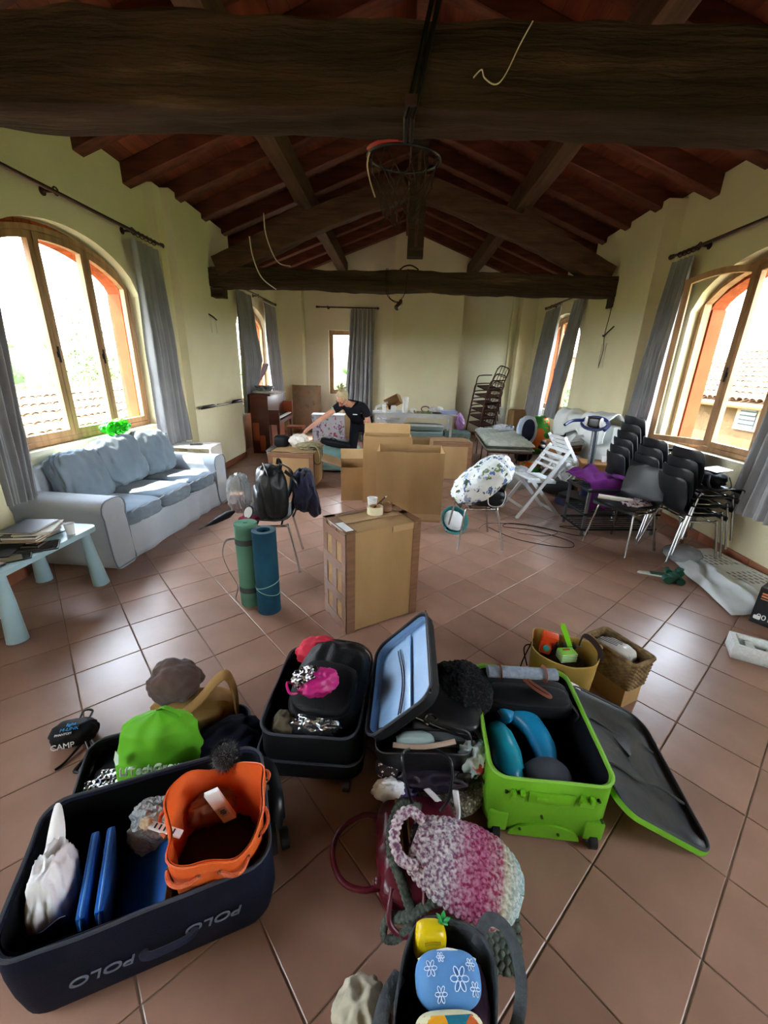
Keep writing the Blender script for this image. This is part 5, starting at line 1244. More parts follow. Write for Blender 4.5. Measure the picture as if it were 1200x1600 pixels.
for c, s_ in (((0, 0, 0.015), (0.40, 0.17, 0.03)), ((0, -0.075, 0.05), (0.40, 0.02, 0.10)), ((0, 0.075, 0.05), (0.40, 0.02, 0.10)), ((-0.185, 0, 0.05), (0.03, 0.15, 0.10)), ((0.185, 0, 0.05), (0.03, 0.15, 0.10)), ((0.02, 0, 0.045), (0.05, 0.14, 0.07)), ((-0.10, 0.03, 0.04), (0.05, 0.08, 0.06))): b.box(c, s_, bev=0.006)
b.obj('foam_block', foam, SY, smooth=True, auto=40)
# wall hatch
b = MB(); b.box((3.285, 3.20, 0.40), (0.012, 0.20, 0.24), bev=0.002); b.obj('wall_hatch', white_m, wall_right)
# ================================================================ FOREGROUND LUGGAGE
lining_m = mat('dark suitcase lining', '101217', '0b0c10', rough=0.55, scale=5, bump=0.35, bscale=12, bdist=0.01)
def lipmat(name, c, c2, **k): return mat(name, c, c2, **k)
navy_case = mat('navy suitcase cloth', '0b1126', '090e1e', rough=0.75, scale=4, bump=0.2, bscale=250)
black_case = mat('black suitcase cloth', '121315', '0e0f11', rough=0.65, scale=4, bump=0.25, bscale=220)
green_case = mat('lime green suitcase cloth', '6ba823', '5f991f', rough=0.6, scale=4, bump=0.15, bscale=200)
zip_m = mat('zip tape', '3a3d44', rough=0.5)
def case_tray(parent, w_, l_, h, r, m_shell, m_lin, th=0.012, z0=0.0, wob=0.004, rim=None, names=('shell', 'lining'), taper=0.97):
    def lp(w2, l2, rr_, z, am=0.0, ph=0):
        return [(p[0] + am * noise.noise(Vector((p[0] * 6, p[1] * 6, z * 9 + ph))), p[1] + am * noise.noise(Vector((p[1] * 6, p[0] * 6, z * 9 + ph + 3))), z) for p in dens(rrect(w2, l2, rr_, 6))]
    def dens(pts):
        out = []
        for i in range(len(pts)):
            a, b_ = pts[i], pts[(i + 1) % len(pts)]; n = max(1, int(hypot(b_[0] - a[0], b_[1] - a[1]) / 0.04))
            for k in range(n): out.append((a[0] + (b_[0] - a[0]) * k / n, a[1] + (b_[1] - a[1]) * k / n))
        return out
    # loops need the same count: scale one base outline
    base = dens(rrect(w_, l_, r, 6))
    def sc(fx, fy, z, am=0.0, ph=0.0):
        return [(p[0] * fx + am * noise.noise(Vector((p[0] * 7, p[1] * 7, z * 8 + ph))), p[1] * fy + am * noise.noise(Vector((p[1] * 7, p[0] * 7, z * 8 + ph + 3))), z + am * 0.6 * noise.noise(Vector((p[0] * 9, p[1] * 9, ph + 8)))) for p in base]
    ix, iy = 1 - 2 * th / w_, 1 - 2 * th / l_
    b = MB(); rings(b, [sc(taper - 0.03, taper - 0.03, z0), sc(taper, taper, z0 + 0.02), sc(1.0, 1.0, z0 + h * 0.35, wob), sc(1.0, 1.0, z0 + h * 0.7, wob, 2), sc(1, 1, z0 + h, wob * 0.5, 4), sc((1 + ix) / 2, (1 + iy) / 2, z0 + h + 0.004, 0), sc(ix, iy, z0 + h - 0.004)])
    o = b.obj(names[0], m_shell, parent, smooth=True, auto=50)
    b = MB(); rings(b, [sc(ix * taper, iy * taper, z0 + 0.014, wob), sc(ix * taper, iy * taper, z0 + 0.03, wob * 2, 1), sc(ix, iy, z0 + h * 0.5, wob * 2.5, 5), sc(ix * 0.998, iy * 0.998, z0 + h - 0.002, wob)])
    li = b.obj(names[1], m_lin, parent, smooth=True, auto=60)
    b = MB(); b.tube([(p[0], p[1], p[2] + 0.003) for p in sc(1, 1, z0 + h, wob * 0.5, 4)], 0.0055, 6, closed=True); b.obj('zip_rim', rim or zip_m, parent, smooth=True)
    return o, li
def wheel(parent, x, y, z=0.028, r=0.028, ax='X'):
    b = MB(); d = Vector((0.013, 0, 0)) if ax == 'X' else Vector((0, 0.013, 0)); c = Vector((x, y, z)); b.tube([c - d * 1.2, c - d, c + d, c + d * 1.2], [r * 0.8, r, r, r * 0.8], 20)
    o = b.obj('wheel', blackp, parent, smooth=True, auto=40); b = MB(); b.tube([c - d * 1.3, c + d * 1.3], r * 0.35, 10); b.obj('hub', grey_post, o, smooth=True); return o
# ---- navy suitcase
NV = thing('suitcase', 'open navy suitcase with grey lettering on its side, front left', 'suitcase', (-0.705, 0.822, 0.0), radians(23.4))
case_tray(NV, 0.67, 0.42, 0.27, 0.07, navy_case, lining_m, z0=0.012, wob=0.010)
LD = thing('lid', None, None, (-0.02, 0.46, 0.004)); LD.parent = NV
case_tray(LD, 0.66, 0.40, 0.065, 0.07, black_case, lining_m, z0=0.004, wob=0.008)
b = MB(); b.box((0, 0.216, 0.13), (0.5, 0.012, 0.20)); b.obj('hinge_panel', black_case, NV)
b = MB()
b.tube([(0.335, 0.16, 0.25), (0.365, 0.12, 0.24), (0.375, 0.02, 0.20), (0.36, -0.02, 0.13)], 0.022, 8, smooth=5, flat=0.5); b.box((0.345, 0.03, 0.10), (0.03, 0.16, 0.12), bev=0.008); b.obj('wheel_housing', blackp, NV, smooth=True, auto=50)
wheel(NV, 0.385, -0.02, 0.07, 0.035); wheel(NV, 0.385, 0.10, 0.05, 0.035)
lett = mat('grey woven lettering', '646b7a', '767d8c', rough=0.8, scale=60)
# the case lies upside down, so its lettering does too
text('lettering', 'POLO', 0.046, NV, (0.165, -0.2165, 0.145), (pi / 2, pi, 0), lett, ext=0.0015, shear=0.25, sx=1.25)
text('lettering', 'POLO', 0.046, NV, (-0.11, -0.2165, 0.125), (pi / 2, pi, 0), lett, ext=0.0015, shear=0.25, sx=1.25)
text('lettering', 'POLO', 0.046, NV, (-0.3405, -0.06, 0.12), (pi / 2, pi, -pi / 2), lett, ext=0.0015, shear=0.25, sx=1.1)
b = MB(); b.tube([(-0.02, -0.214, 0.13), (0.0, -0.235, 0.14), (0.09, -0.235, 0.145), (0.11, -0.214, 0.135)], 0.012, 6, smooth=4, flat=0.5); b.obj('side_handle', navy_m, NV, smooth=True)
Tn = NV.matrix_basis
def in_nv(x, y, z): p = Tn @ Vector((x, y, z)); return (p.x, p.y, p.z)
wbag = thing('plastic_bag', 'white carrier bag with a dark printed side in the left end of the navy suitcase', 'plastic bag', in_nv(-0.265, -0.01, 0.028), radians(23.4))
wpl = mat('white carrier film', 'e9e7e6', 'dcdad9', rough=0.4, scale=5)
b = MB(); b.blob((0, 0, 0.15), (0.11, 0.20, 0.30), rot=(-0.1, 0.05, 0), p=2.6, n=18, wr=0.10, ws=2.4, seed=11, ridge=0.25); b.obj('body', wpl, wbag, smooth=True, auto=180)
b = MB(); b.tube([(-0.01, 0.05, 0.22), (0.0, 0.09, 0.30), (0.01, 0.125, 0.35), (0.0, 0.12, 0.27), (0.0, 0.06, 0.22)], [0.024, 0.014, 0.006, 0.014, 0.022], 7, smooth=4, flat=0.4); b.obj('handle', wpl, wbag, smooth=True)
dk = mat('dark navy print', '17173a', rough=0.4)
b = MB(); b.grid(lambda u, v: (-0.05 + 0.115 * u, -0.103 + 0.006 * sin(u * 9) - 0.02 * (v - 0.3) ** 2, 0.01 + 0.17 * v + 0.03 * u), 10, 10, thick=0.002); b.obj('printed_panel', dk, wbag, smooth=True)
text('lettering', 'isol', 0.05, wbag, (0.0, -0.110, 0.09), (pi / 2, -1.25, 0), mat('grey print', 'a9a7b4', rough=0.5))
blue_c = mat('blue ripstop', '1f5fb0', '184f99', rough=0.55, scale=3); blue_l = mat('light blue trim', '4c86c6', rough=0.55)
for k in range(2):
    c = thing('zip_case', ('slim blue zipped case standing in the navy suitcase, left one', 'slim blue zipped case standing in the navy suitcase, right one')[k], 'case', in_nv(-0.185 + 0.034 * k, -0.03, 0.03), rot=(0.0, 0.08 + 0.04 * k, radians(23.4 + 4)))
    b = MB(); b.box((0, 0, 0.11), (0.024, 0.24, 0.22), bev=0.009); b.obj('body', blue_c, c, smooth=True)
    b = MB(); b.tube([(0, p[0], 0.11 + p[1]) for p in rrect(0.242, 0.222, 0.02)], 0.0035, 5, closed=True); b.obj('zip', blue_l, c, smooth=True)
pc_ = thing('folder_case', 'wide flat blue case leaning in the middle of the navy suitcase', 'case', in_nv(-0.125, -0.03, 0.045), rot=(0.0, 0.88, radians(23.4 - 2)))
b = MB(); b.box((0, 0, 0.11), (0.02, 0.30, 0.22), bev=0.007); b.obj('body', blue_c, pc_, smooth=True)
b = MB(); b.box((0.002, 0.0, 0.214), (0.022, 0.302, 0.014), bev=0.004); b.obj('grey_edge', web, pc_, smooth=True)
bub = mat('bubble wrap film', 'cfd6d8', rough=0.12, thin=0.42, kind='vor', scale=60, bump=1.0, bscale=90, bdist=0.01)
b = MB(); b.blob((0, 0, 0.11), (0.22, 0.12, 0.27), p=2.6, n=22, wr=0.10, ws=2.5, seed=19, ridge=0.25, flat=False); b.obj('bubble_wrap', bub, smooth=True, auto=180, loc=in_nv(-0.005, 0.11, 0.06), rot=(0.15, 0.1, 0.2), label='crumpled bubble wrap beside the orange bag in the navy suitcase', cat='bubble wrap')
amb = mat('amber beads', 'a9812f', '5b4420', rough=0.4, scale=30)
b = MB()
rr2 = random.Random(4)
for k in range(26): b.tube([(rr2.uniform(-.05, .05), rr2.uniform(-.03, .03), rr2.uniform(0, .05))] * 2, 0.001, 4) if False else b.blob((rr2.uniform(-.06, .06), rr2.uniform(-.03, .03), 0.006 + rr2.uniform(0, .03)), (0.014, 0.014, 0.014), p=2, n=3, flat=False)
b.obj('bead_necklace', amb, smooth=True, loc=in_nv(-0.01, 0.13, 0.03), label='heap of amber beads in the back of the navy suitcase', cat='necklace', kind='stuff')
# cables and small things on the bottom
for k, (x, y, lab) in enumerate(((0.03, -0.10, 'black cable coiled at the front of the navy suitcase'), (0.06, -0.02, 'second black cable between the blue case and the orange bag'))):
    pts = [in_nv(x + 0.05 * cos(a * 0.9) * (1 - a * 0.03), y + 0.035 * sin(a * 0.9), 0.036 + 0.004 * a) for a in range(16)]
    b = MB(); b.tube(pts, 0.004, 6, smooth=4); b.obj('cable', black_cable, smooth=True, label=lab, cat='cable')
b = MB(); b.blob((0, 0, 0.014), (0.06, 0.045, 0.028), p=2.6, n=8); b.obj('computer_mouse', grey_post, smooth=True, auto=180, loc=in_nv(0.085, -0.155, 0.03), label='small grey computer mouse at the front of the navy suitcase', cat='computer mouse')
# orange drawstring bag
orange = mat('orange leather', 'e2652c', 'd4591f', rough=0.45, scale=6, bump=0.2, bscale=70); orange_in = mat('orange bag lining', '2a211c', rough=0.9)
OB = thing('drawstring_bag', 'orange leather drawstring bag in the right end of the navy suitcase', 'bag', in_nv(0.182, -0.065, 0.12), radians(23.4 + 6))
def obf(inner):
    def fn(u, v):
        a = 2 * pi * u; z = 0.27 * v + 0.02 * sin(a * 3 + 1) * v + 0.02 * cos(a * 2) * v
        rx = 0.135 + 0.018 * v + 0.007 * sin(a * 7) * v; ry = 0.115 + 0.045 * v + 0.007 * cos(a * 6 + 1) * v
        k = 1.0 if v > 0.08 else 0.9
        n_ = 0.012 * noise.noise(Vector((cos(a) * 2, sin(a) * 2, v * 3)))
        # rim pinched at the left
        pin = 0.035 * v * math.exp(-((a - pi) ** 2) / 0.25)
        t = 0.006 if inner else 0
        return ((rx * k - t - pin + n_) * cos(a), (ry * k - t + n_) * sin(a), z + (0.004 if inner else 0))
    return fn
b = MB(); b.grid(obf(False), 72, 22, closeu=True); b.bm.verts.ensure_lookup_table(); b.f([b.bm.verts[i * 22] for i in range(72)]); o = b.obj('body', orange, OB, smooth=True, auto=180)
b = MB(); b.grid(obf(True), 72, 22, closeu=True); b.obj('inner_face', orange, OB, smooth=True, auto=180)
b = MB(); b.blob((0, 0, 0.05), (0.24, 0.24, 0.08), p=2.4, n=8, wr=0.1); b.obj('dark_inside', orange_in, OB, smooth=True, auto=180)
b = MB(); f_ = obf(False)
b.tube([Vector(f_(i / 60, 1)) for i in range(60)], 0.003, 5, closed=True); b.obj('rim_piping', orange, OB, smooth=True)
rope = mat('orange cord', 'c96a44', 'b4532e', rough=0.8, scale=40, bump=0.6, bscale=120)
for j, (u0, u1) in enumerate(((0.60, 0.69), (0.75, 0.83), (0.88, 0.95), (0.02, 0.08), (0.42, 0.50))):
    b = MB(); pts = []
    for q in range(9):
        u = u0 + (u1 - u0) * q / 8; p = Vector(f_(u % 1, 0.84)); nrm = Vector((p.x, p.y, 0)).normalized(); pts.append(p + nrm * (0.004 + 0.012 * sin(pi * q / 8)))
    b.tube(pts, 0.006, 8, smooth=3); b.obj('drawstring', rope, OB, smooth=True)
    b = MB()
    for u in (u0, u1):
        p = Vector(f_(u % 1, 0.84)); nrm = Vector((p.x, p.y, 0)).normalized(); b.cyl(p - nrm * 0.002, p + nrm * 0.003, 0.0075, 10)
    b.obj('eyelets', steel, OB, smooth=True, kind='stuff')
b = MB(); p = Vector(f_(0.68, 0.30)); b.box((p.x, p.y - 0.004, p.z), (0.012, 0.006, 0.04)); b.box((p.x, p.y - 0.006, p.z + 0.024), (0.034, 0.005, 0.006)); b.obj('zip_puller', orange, OB)
PP = thing('pompom', 'fluffy black pompom hanging over the orange bag rim', 'pompom', in_nv(0.22, 0.115, 0.375))
fur = mat('black fur', '08080a', '0e0f12', rough=0.9, scale=60, sheen=0.6)
b = MB(); rr2 = random.Random(8)
b.blob((0, 0, 0), (0.085, 0.085, 0.085), p=2, n=8, flat=False)
for k in range(1500):
    d = Vector((rr2.gauss(0, 1), rr2.gauss(0, 1), rr2.gauss(0, 1))).normalized(); L2 = rr2.uniform(0.045, 0.06); s_ = d.orthogonal().normalized() * 0.0022; p1 = d * L2 + Vector((rr2.uniform(-1, 1), rr2.uniform(-1, 1), rr2.uniform(-1, 1))) * 0.006
    b.f([b.v(d * 0.035 - s_), b.v(d * 0.035 + s_), b.v(p1)])
b.obj('fur', fur, PP, kind='stuff')
b = MB(); b.tube([(0, 0, -0.04), (0.01, -0.03, -0.09), (0.0, -0.02, -0.14)], 0.003, 6, smooth=4); b.obj('cord', black_cable, PP, smooth=True)
b = MB(); b.blob((0, 0, 0.05), (0.15, 0.09, 0.14), p=2.6, n=14, wr=0.10, seed=33, ridge=0.15); b.obj('pouch', mat('copper brown satin', '8c6450', '74503f', rough=0.3, scale=5), smooth=True, auto=180, loc=in_nv(0.155, 0.055, 0.20), rot=(0.3, 0.2, 0.5), label='shiny brown pouch inside the orange drawstring bag', cat='pouch')
TS = thing('carton', 'slim white medicine carton upright in the orange bag', 'carton', in_nv(0.215, 0.0, 0.24), rot=(0.1, -0.25, radians(20)))
b = MB(); b.box((0, 0, 0.07), (0.042, 0.014, 0.17), bev=0.002); b.obj('body', label_m, TS)
b = MB(); b.box((0, -0.0075, 0.045), (0.024, 0.001, 0.05)); lo_ = b.obj('printed_label', mat('pale blue label', 'b6c4d8', rough=0.5), TS)
b = MB(); b.box((0, -0.0085, 0.055), (0.014, 0.001, 0.006)); b.box((0, -0.0085, 0.045), (0.018, 0.001, 0.004)); b.box((0, -0.0085, 0.036), (0.012, 0.001, 0.004)); b.obj('print', mat('blue print', '3558a0', rough=0.5), TS, kind='stuff')
SG = thing('keyring_strap', 'white lettered strap with a frayed end hanging from the orange bag', 'strap', in_nv(0.05, -0.06, 0.355), rot=(0, 0.22, radians(-5)))
b = MB(); b.box((0, 0, 0), (0.10, 0.022, 0.008), bev=0.003); b.obj('strap', label_m, SG, smooth=True)
b = MB()
for k in range(5): b.box((-0.03 + k * 0.014, -0.0, 0.0045), (0.005, 0.014, 0.001))
b.obj('lettering', dk, SG, kind='stuff')
b = MB(); b.blob((-0.06, 0, 0), (0.035, 0.03, 0.025), p=2, n=6, wr=0.5, ws=5, flat=False); b.obj('frayed_end', mat('straw yarn', 'c0a987', rough=1), SG, smooth=True)
# things in the lid
lime = mat('lime green nylon', '66b526', '5aa31f', rough=0.6, scale=3, bump=0.08, bscale=120)
GB = thing('drawstring_sack', 'lime green drawstring sack with pale lettering in the suitcase lid', 'bag', (-0.915, 1.175, 0.045), rot=(-0.25, 0.05, radians(14)))
b = MB()
def gbf(u, v):
    a = 2 * pi * u; prof = (0.155, 0.165, 0.16, 0.15, 0.145, 0.14, 0.10, 0.01); k = v * 7; i = min(6, int(k)); r = prof[i] * (1 - (k - i)) + prof[i + 1] * (k - i)
    fold = 0.05 * v * sin(a * 9 + 2 * v) + 0.09 * noise.noise(Vector((cos(a) * 2, sin(a) * 2, v * 2.4)))
    z = 0.29 * (v ** 0.75) if v > 0 else 0
    return (r * (1 + fold) * cos(a), r * 0.62 * (1 + fold) * sin(a) - 0.01 * v, z)
b.grid(gbf, 80, 34, closeu=True); b.bm.verts.ensure_lookup_table(); b.f([b.bm.verts[i * 34] for i in range(80)]); b.obj('body', lime, GB, smooth=True, auto=180)
b = MB(); b.tube([(0, 0, 0.285), (0.03, -0.03, 0.31), (0.08, -0.02, 0.27), (0.05, 0.0, 0.25)], 0.012, 6, smooth=5, flat=0.4); b.obj('gathered_top', lime, GB, smooth=True)
pale = mat('pale print', 'cfe3c9', rough=0.5)
tx = text('lettering', 'LITechGroup', 0.042, GB, (0.01, -0.130, 0.125), (pi / 2 + 0.02, 0, 0), pale, ext=0.006, sx=1.0)
b = MB(); b.prism([(0, 0), (0.018, 0.012), (0.02, 0.05), (0.0, 0.06), (-0.012, 0.02)], -0.001, 0.001, axis='Y'); lo2 = b.obj('logo', pale, GB); lo2.location = (-0.125, -0.100, 0.135); lo2.rotation_euler = (0, 0, -0.7)
foil = mat('silver foil', 'c3c6cc', '8d9098', rough=0.15, metal=0.95, scale=8, bump=0.6, bscale=20, bdist=0.02)
for k, (x, y, r) in enumerate(((-1.155, 1.125, 0.5), (-1.115, 1.165, 0.2), (-1.085, 1.11, 0.9))):
    t = thing('blister_pack', ('left foil blister pack in the suitcase lid', 'upper foil blister pack in the suitcase lid', 'foil blister pack nearest the green sack in the suitcase lid')[k], 'blister pack', (x, y, 0.048 + k * 0.007), r)
    b = MB(); b.box((0, 0, 0), (0.095, 0.045, 0.002)); b.obj('foil_sheet', foil, t)
    for i in range(5):
        for j in (-1, 1):
            b = MB(); b.blob((-0.036 + 0.018 * i, j * 0.011, 0.003), (0.013, 0.013, 0.007), p=2, n=3, flat=False); b.obj('blister', foil, t, smooth=True)
brown_c = mat('brown grey cloth', '5a463f', '4b3a34', rough=0.9, scale=5, sheen=0.2); tan_c = mat('tan canvas', '9c7746', '8a683b', rough=0.85, scale=6, bump=0.15, bscale=180)
TNB = thing('tote_bag', 'tan canvas bag lying open with its top edge arched behind the green sack', 'bag', (-0.91, 1.46, 0.0), radians(12))
b = MB(); b.blob((0.0, 0.0, 0.09), (0.40, 0.22, 0.17), p=2.8, n=16, wr=0.07, ws=2.3, seed=44, ridge=0.1); b.obj('body', tan_c, TNB, smooth=True, auto=180)
b = MB(); b.tube([(-0.19, -0.10, 0.13), (-0.08, -0.10, 0.14), (0.03, -0.06, 0.19), (0.12, -0.01, 0.27), (0.165, 0.0, 0.285), (0.19, 0.0, 0.20), (0.20, -0.03, 0.09)], [0.02, 0.028, 0.032, 0.034, 0.034, 0.032, 0.02], 10, smooth=5, flat=0.45); b.obj('top_hem', tan_c, TNB, smooth=True)
b = MB(); b.blob((0, 0, 0.07), (0.24, 0.20, 0.20), rot=(0, 0.3, 0.2), p=2.3, n=18, wr=0.12, ws=2.0, seed=51, ridge=0.11); b.obj('scarf', brown_c, smooth=True, auto=180, loc=(-1.00, 1.50, 0.155), label='crumpled brown grey cloth on the tan canvas bag', cat='cloth')
blk_navy = mat('very dark navy cloth', '0f1220', '141829', rough=0.95, scale=5)
b = MB(); b.blob((0, 0, 0.06), (0.30, 0.22, 0.15), p=2.4, n=18, wr=0.14, ws=2.2, seed=61, ridge=0.12); b.obj('sweater', blk_navy, smooth=True, auto=180, loc=(-0.68, 1.31, 0.035), rot=(0, 0, 0.4), label='very dark navy sweater at the right end of the suitcase lid', cat='sweater')
# small black pouch on the floor, left
CP = thing('pouch', 'small black pouch with blue and white print alone on the tiles, left', 'pouch', (-1.42, 1.355, 0.0), radians(20))
b = MB(); b.blob((0, 0, 0.045), (0.19, 0.12, 0.10), p=2.7, n=14, wr=0.06, ws=2.5, seed=71, ridge=0.08); b.obj('body', blacks, CP, smooth=True, auto=180)
bl_print = mat('bright blue print', '3f9bd6', rough=0.5)
text('lettering', 'CAMP', 0.034, CP, (-0.025, -0.0665, 0.040), (pi / 2 - 0.35, 0, 0.0), label_m, shear=0.0)
text('lettering', 'M-LINK', 0.022, CP, (0.0, -0.030, 0.0955), (0.12, 0, 0.0), bl_print); text('lettering', 'light', 0.022, CP, (0.0, -0.005, 0.0975), (0.05, 0, 0.0), bl_print); text('lettering', 'PHANTOM', 0.013, CP, (-0.02, -0.047, 0.088), (0.5, 0, 0.0), label_m)
b = MB(); b.tube([(0.01, 0.055, 0.07), (0.02, 0.09, 0.08), (0.05, 0.09, 0.07), (0.045, 0.055, 0.06)], 0.005, 6, smooth=5); b.obj('strap', blackp, CP, smooth=True); b = MB(); b.tube([(0.04, -0.05, 0.02), (0.0, -0.12, 0.008), (-0.03, -0.15, 0.005)], 0.007, 6, smooth=5, flat=0.4); b.obj('strap', blackp, CP, smooth=True); b = MB()
b.tube([(0.06, -0.05, 0.03), (0.08, -0.10, 0.006), (0.05, -0.18, 0.006), (0.10, -0.19, 0.006), (0.12, -0.12, 0.01), (0.08, -0.05, 0.03)], 0.007, 6, smooth=5, flat=0.4); b.obj('strap', blackp, CP, smooth=True)

# ---- black suitcase in the middle with standing lid
BC = thing('suitcase', 'open black suitcase with its pale blue lined lid standing up, middle', 'suitcase', (-0.305, 1.475, 0.0), radians(-1.5))
case_tray(BC, 0.45, 0.56, 0.10, 0.07, black_case, lining_m, z0=0.03, wob=0.006, names=('lower_shell', 'lower_lining'))
case_tray(BC, 0.41, 0.54, 0.19, 0.07, black_case, lining_m, z0=0.072, wob=0.008)
blue_lin = mat('pale blue nylon lining', '8fb0d2', '7d9fc4', rough=0.35, scale=3, bump=0.35, bscale=14, bdist=0.012)
LB = thing('lid', None, None, (0.235, 0.0, 0.255)); LB.parent = BC; LB.rotation_euler = (0, radians(-47), 0)
LI = thing('lid_tray', None, None, (0.20, 0, -0.02)); 
case_tray(LB, 0.36, 0.56, 0.055, 0.07, black_case, blue_lin, z0=0.0, wob=0.006, names=('lid_shell', 'blue_lining'))
for ch in list(LB.children):
    ch.location = (0.19, 0.0, -0.045)
bpy.data.objects.remove(LI)
b = MB()
for s_ in (-0.012, 0.0): b.tube([(0.17 + s_ + 0.02 * sin(q * 0.5), -0.22 + q * 0.05, -0.022) for q in range(9)], 0.0035, 5, smooth=3)
b.obj('lining_zip', steel, LB, smooth=True)
b = MB(); b.box((0.215, 0.0, -0.020), (0.03, 0.46, 0.006), bev=0.002); b.obj('lining_band', blue_lin, LB, smooth=True)
b = MB(); b.tube([(0.36, -0.27 + q * 0.06, 0.010) for q in range(10)], 0.004, 5); b.obj('edge_piping', steel, LB, smooth=True)
wheel(BC, -0.16, -0.27, 0.03, 0.03); wheel(BC, 0.16, -0.275, 0.03, 0.03); wheel(BC, -0.17, 0.27); wheel(BC, 0.17, 0.27)
backpack('black backpack lying in the open black suitcase', (-0.29, 1.27, 0.20), (radians(-72), 0.0, radians(-10)), (0.34, 0.20, 0.44), mat('black ripstop', '111214', '0b0c0d', rough=0.5, scale=4, bump=0.2, bscale=160), seed=12, pads=False)
FP = thing('foil_pouch', 'magenta pouch with silver lining on top of the black backpack', 'pouch', (-0.305, 1.32, 0.40), 0.5)
mag = mat('magenta nylon', 'c5217c', 'a91a69', rough=0.4, scale=5)
b = MB(); b.blob((0.02, -0.01, 0.03), (0.17, 0.12, 0.10), p=2.3, n=16, wr=0.12, ws=2.4, seed=81, ridge=0.2); b.obj('body', mag, FP, smooth=True, auto=180)
b = MB(); b.blob((-0.02, 0.015, 0.05), (0.14, 0.09, 0.09), rot=(0.2, 0.2, 0.3), p=2.2, n=16, wr=0.16, ws=3, seed=82, ridge=0.25); b.obj('silver_lining', foil, FP, smooth=True, auto=60)
b = MB(); b.tube([(-0.06, 0.01, 0.03), (-0.10, 0.02, 0.05), (-0.10, -0.02, 0.03), (-0.06, -0.02, 0.02)], 0.005, 6, smooth=5); b.obj('loop', mag, FP, smooth=True)
redm = mat('coral red cloth', 'd2334a', 'b92a40', rough=0.6, scale=4)
b = MB(); b.blob((0, 0, 0.04), (0.22, 0.13, 0.15), p=2.2, n=16, wr=0.14, ws=2.2, seed=91, ridge=0.18); b.obj('jacket', redm, smooth=True, auto=180, loc=(-0.35, 1.66, 0.27), rot=(0, 0, 0.2), label='coral red jacket stuffed behind the backpack in the black suitcase', cat='jacket')
b = MB(); b.blob((0, 0, 0.03), (0.16, 0.09, 0.09), p=2.2, n=14, wr=0.16, ws=2.4, seed=92, ridge=0.18); b.obj('shirt', mat('grey blue cloth', '8c93a3', '6f7687', rough=0.9, scale=5), smooth=True, auto=180, loc=(-0.20, 1.68, 0.27), label='grey blue shirt at the back of the black suitcase', cat='shirt')
khaki = mat('khaki cloth', '5d5340', '4c4433', rough=0.85, scale=5)
b = MB(); b.blob((0, 0, 0.05), (0.26, 0.075, 0.16), p=2.3, n=18, wr=0.10, ws=2.0, seed=93, ridge=0.25); b.obj('foil_blanket', foil, smooth=True, auto=60, loc=(-0.29, 1.275, 0.165), rot=(0, 0, -0.12), label='silver foil blanket at the near end of the black suitcase', cat='foil blanket')
b = MB(); b.blob((0, 0, 0.05), (0.12, 0.14, 0.13), p=2.3, n=14, wr=0.12, ws=2.6, seed=94, ridge=0.2); b.obj('trousers', khaki, smooth=True, auto=180, loc=(-0.43, 1.30, 0.155), label='khaki cloth in the near left corner of the black suitcase', cat='trousers')

# ---- overfilled dark suitcase right of the standing lid
HC = thing('suitcase', 'overfilled dark suitcase hidden under bags, between the blue lined lid and the green suitcase', 'suitcase', (0.19, 1.42, 0.0), radians(3))
case_tray(HC, 0.38, 0.52, 0.11, 0.07, black_case, lining_m, z0=0.03, wob=0.006)
for x in (-0.14, 0.14):
    for y in (-0.255, 0.255): wheel(HC, x, y)
mesh_m = mat('beige mesh fabric', '8f8774', '5d574a', rough=0.8, scale=90, kind='vor', bump=0.8, bscale=120, lo=0.2, hi=0.5)
b = MB(); b.tube([(-0.20, 0.02, 0), (-0.14, -0.02, 0), (0.0, -0.035, 0), (0.12, -0.02, 0.01), (0.20, 0.05, 0.03)], [0.035, 0.046, 0.048, 0.046, 0.035], 16, smooth=6, flat=0.85); b.obj('mesh_bag', mesh_m, smooth=True, auto=180, loc=(0.20, 1.13, 0.075), label='rolled beige mesh bag along the front of the overfilled suitcase', cat='bag')
plum = mat('plum black satin', '2d2533', '1a171f', rough=0.25, scale=5, bump=0.2)
b = MB(); b.blob((0, 0, 0.05), (0.36, 0.16, 0.10), p=2.4, n=20, wr=0.12, ws=2.6, seed=101, ridge=0.22); b.obj('raincoat', plum, smooth=True, auto=180, loc=(0.19, 1.17, 0.105), rot=(0, 0, 0.05), label='glossy plum black raincoat above the beige mesh bag', cat='raincoat')
b = MB(); b.blob((0, 0, 0.03), (0.12, 0.08, 0.07), p=2.3, n=12, wr=0.14, seed=102, ridge=0.2); b.obj('shirt', mat('violet cloth', '4a3a63', rough=0.8), smooth=True, auto=180, loc=(0.07, 1.12, 0.10), label='violet cloth at the left front of the overfilled suitcase', cat='shirt')
dots = mat('dotted cloth', '2a1f20', rough=0.8); pattern(dots, ('d8cfc8',), 60, 0.6)
b = MB(); b.blob((0, 0, 0.03), (0.10, 0.08, 0.06), p=2.4, n=12, wr=0.1, seed=103); b.obj('purse', dots, smooth=True, auto=180, loc=(0.015, 1.16, 0.15), label='small dark dotted purse above the white cloth', cat='purse')
b = MB(); b.blob((0, 0, 0), (0.12, 0.06, 0.17), p=2.3, n=14, wr=0.16, ws=2.6, seed=104, ridge=0.25, flat=False); b.obj('cloth', wpl, smooth=True, auto=180, loc=(0.02, 1.105, 0.13), rot=(0.3, 0.4, 0), label='white cloth hanging over the front left corner of the overfilled suitcase', cat='cloth')
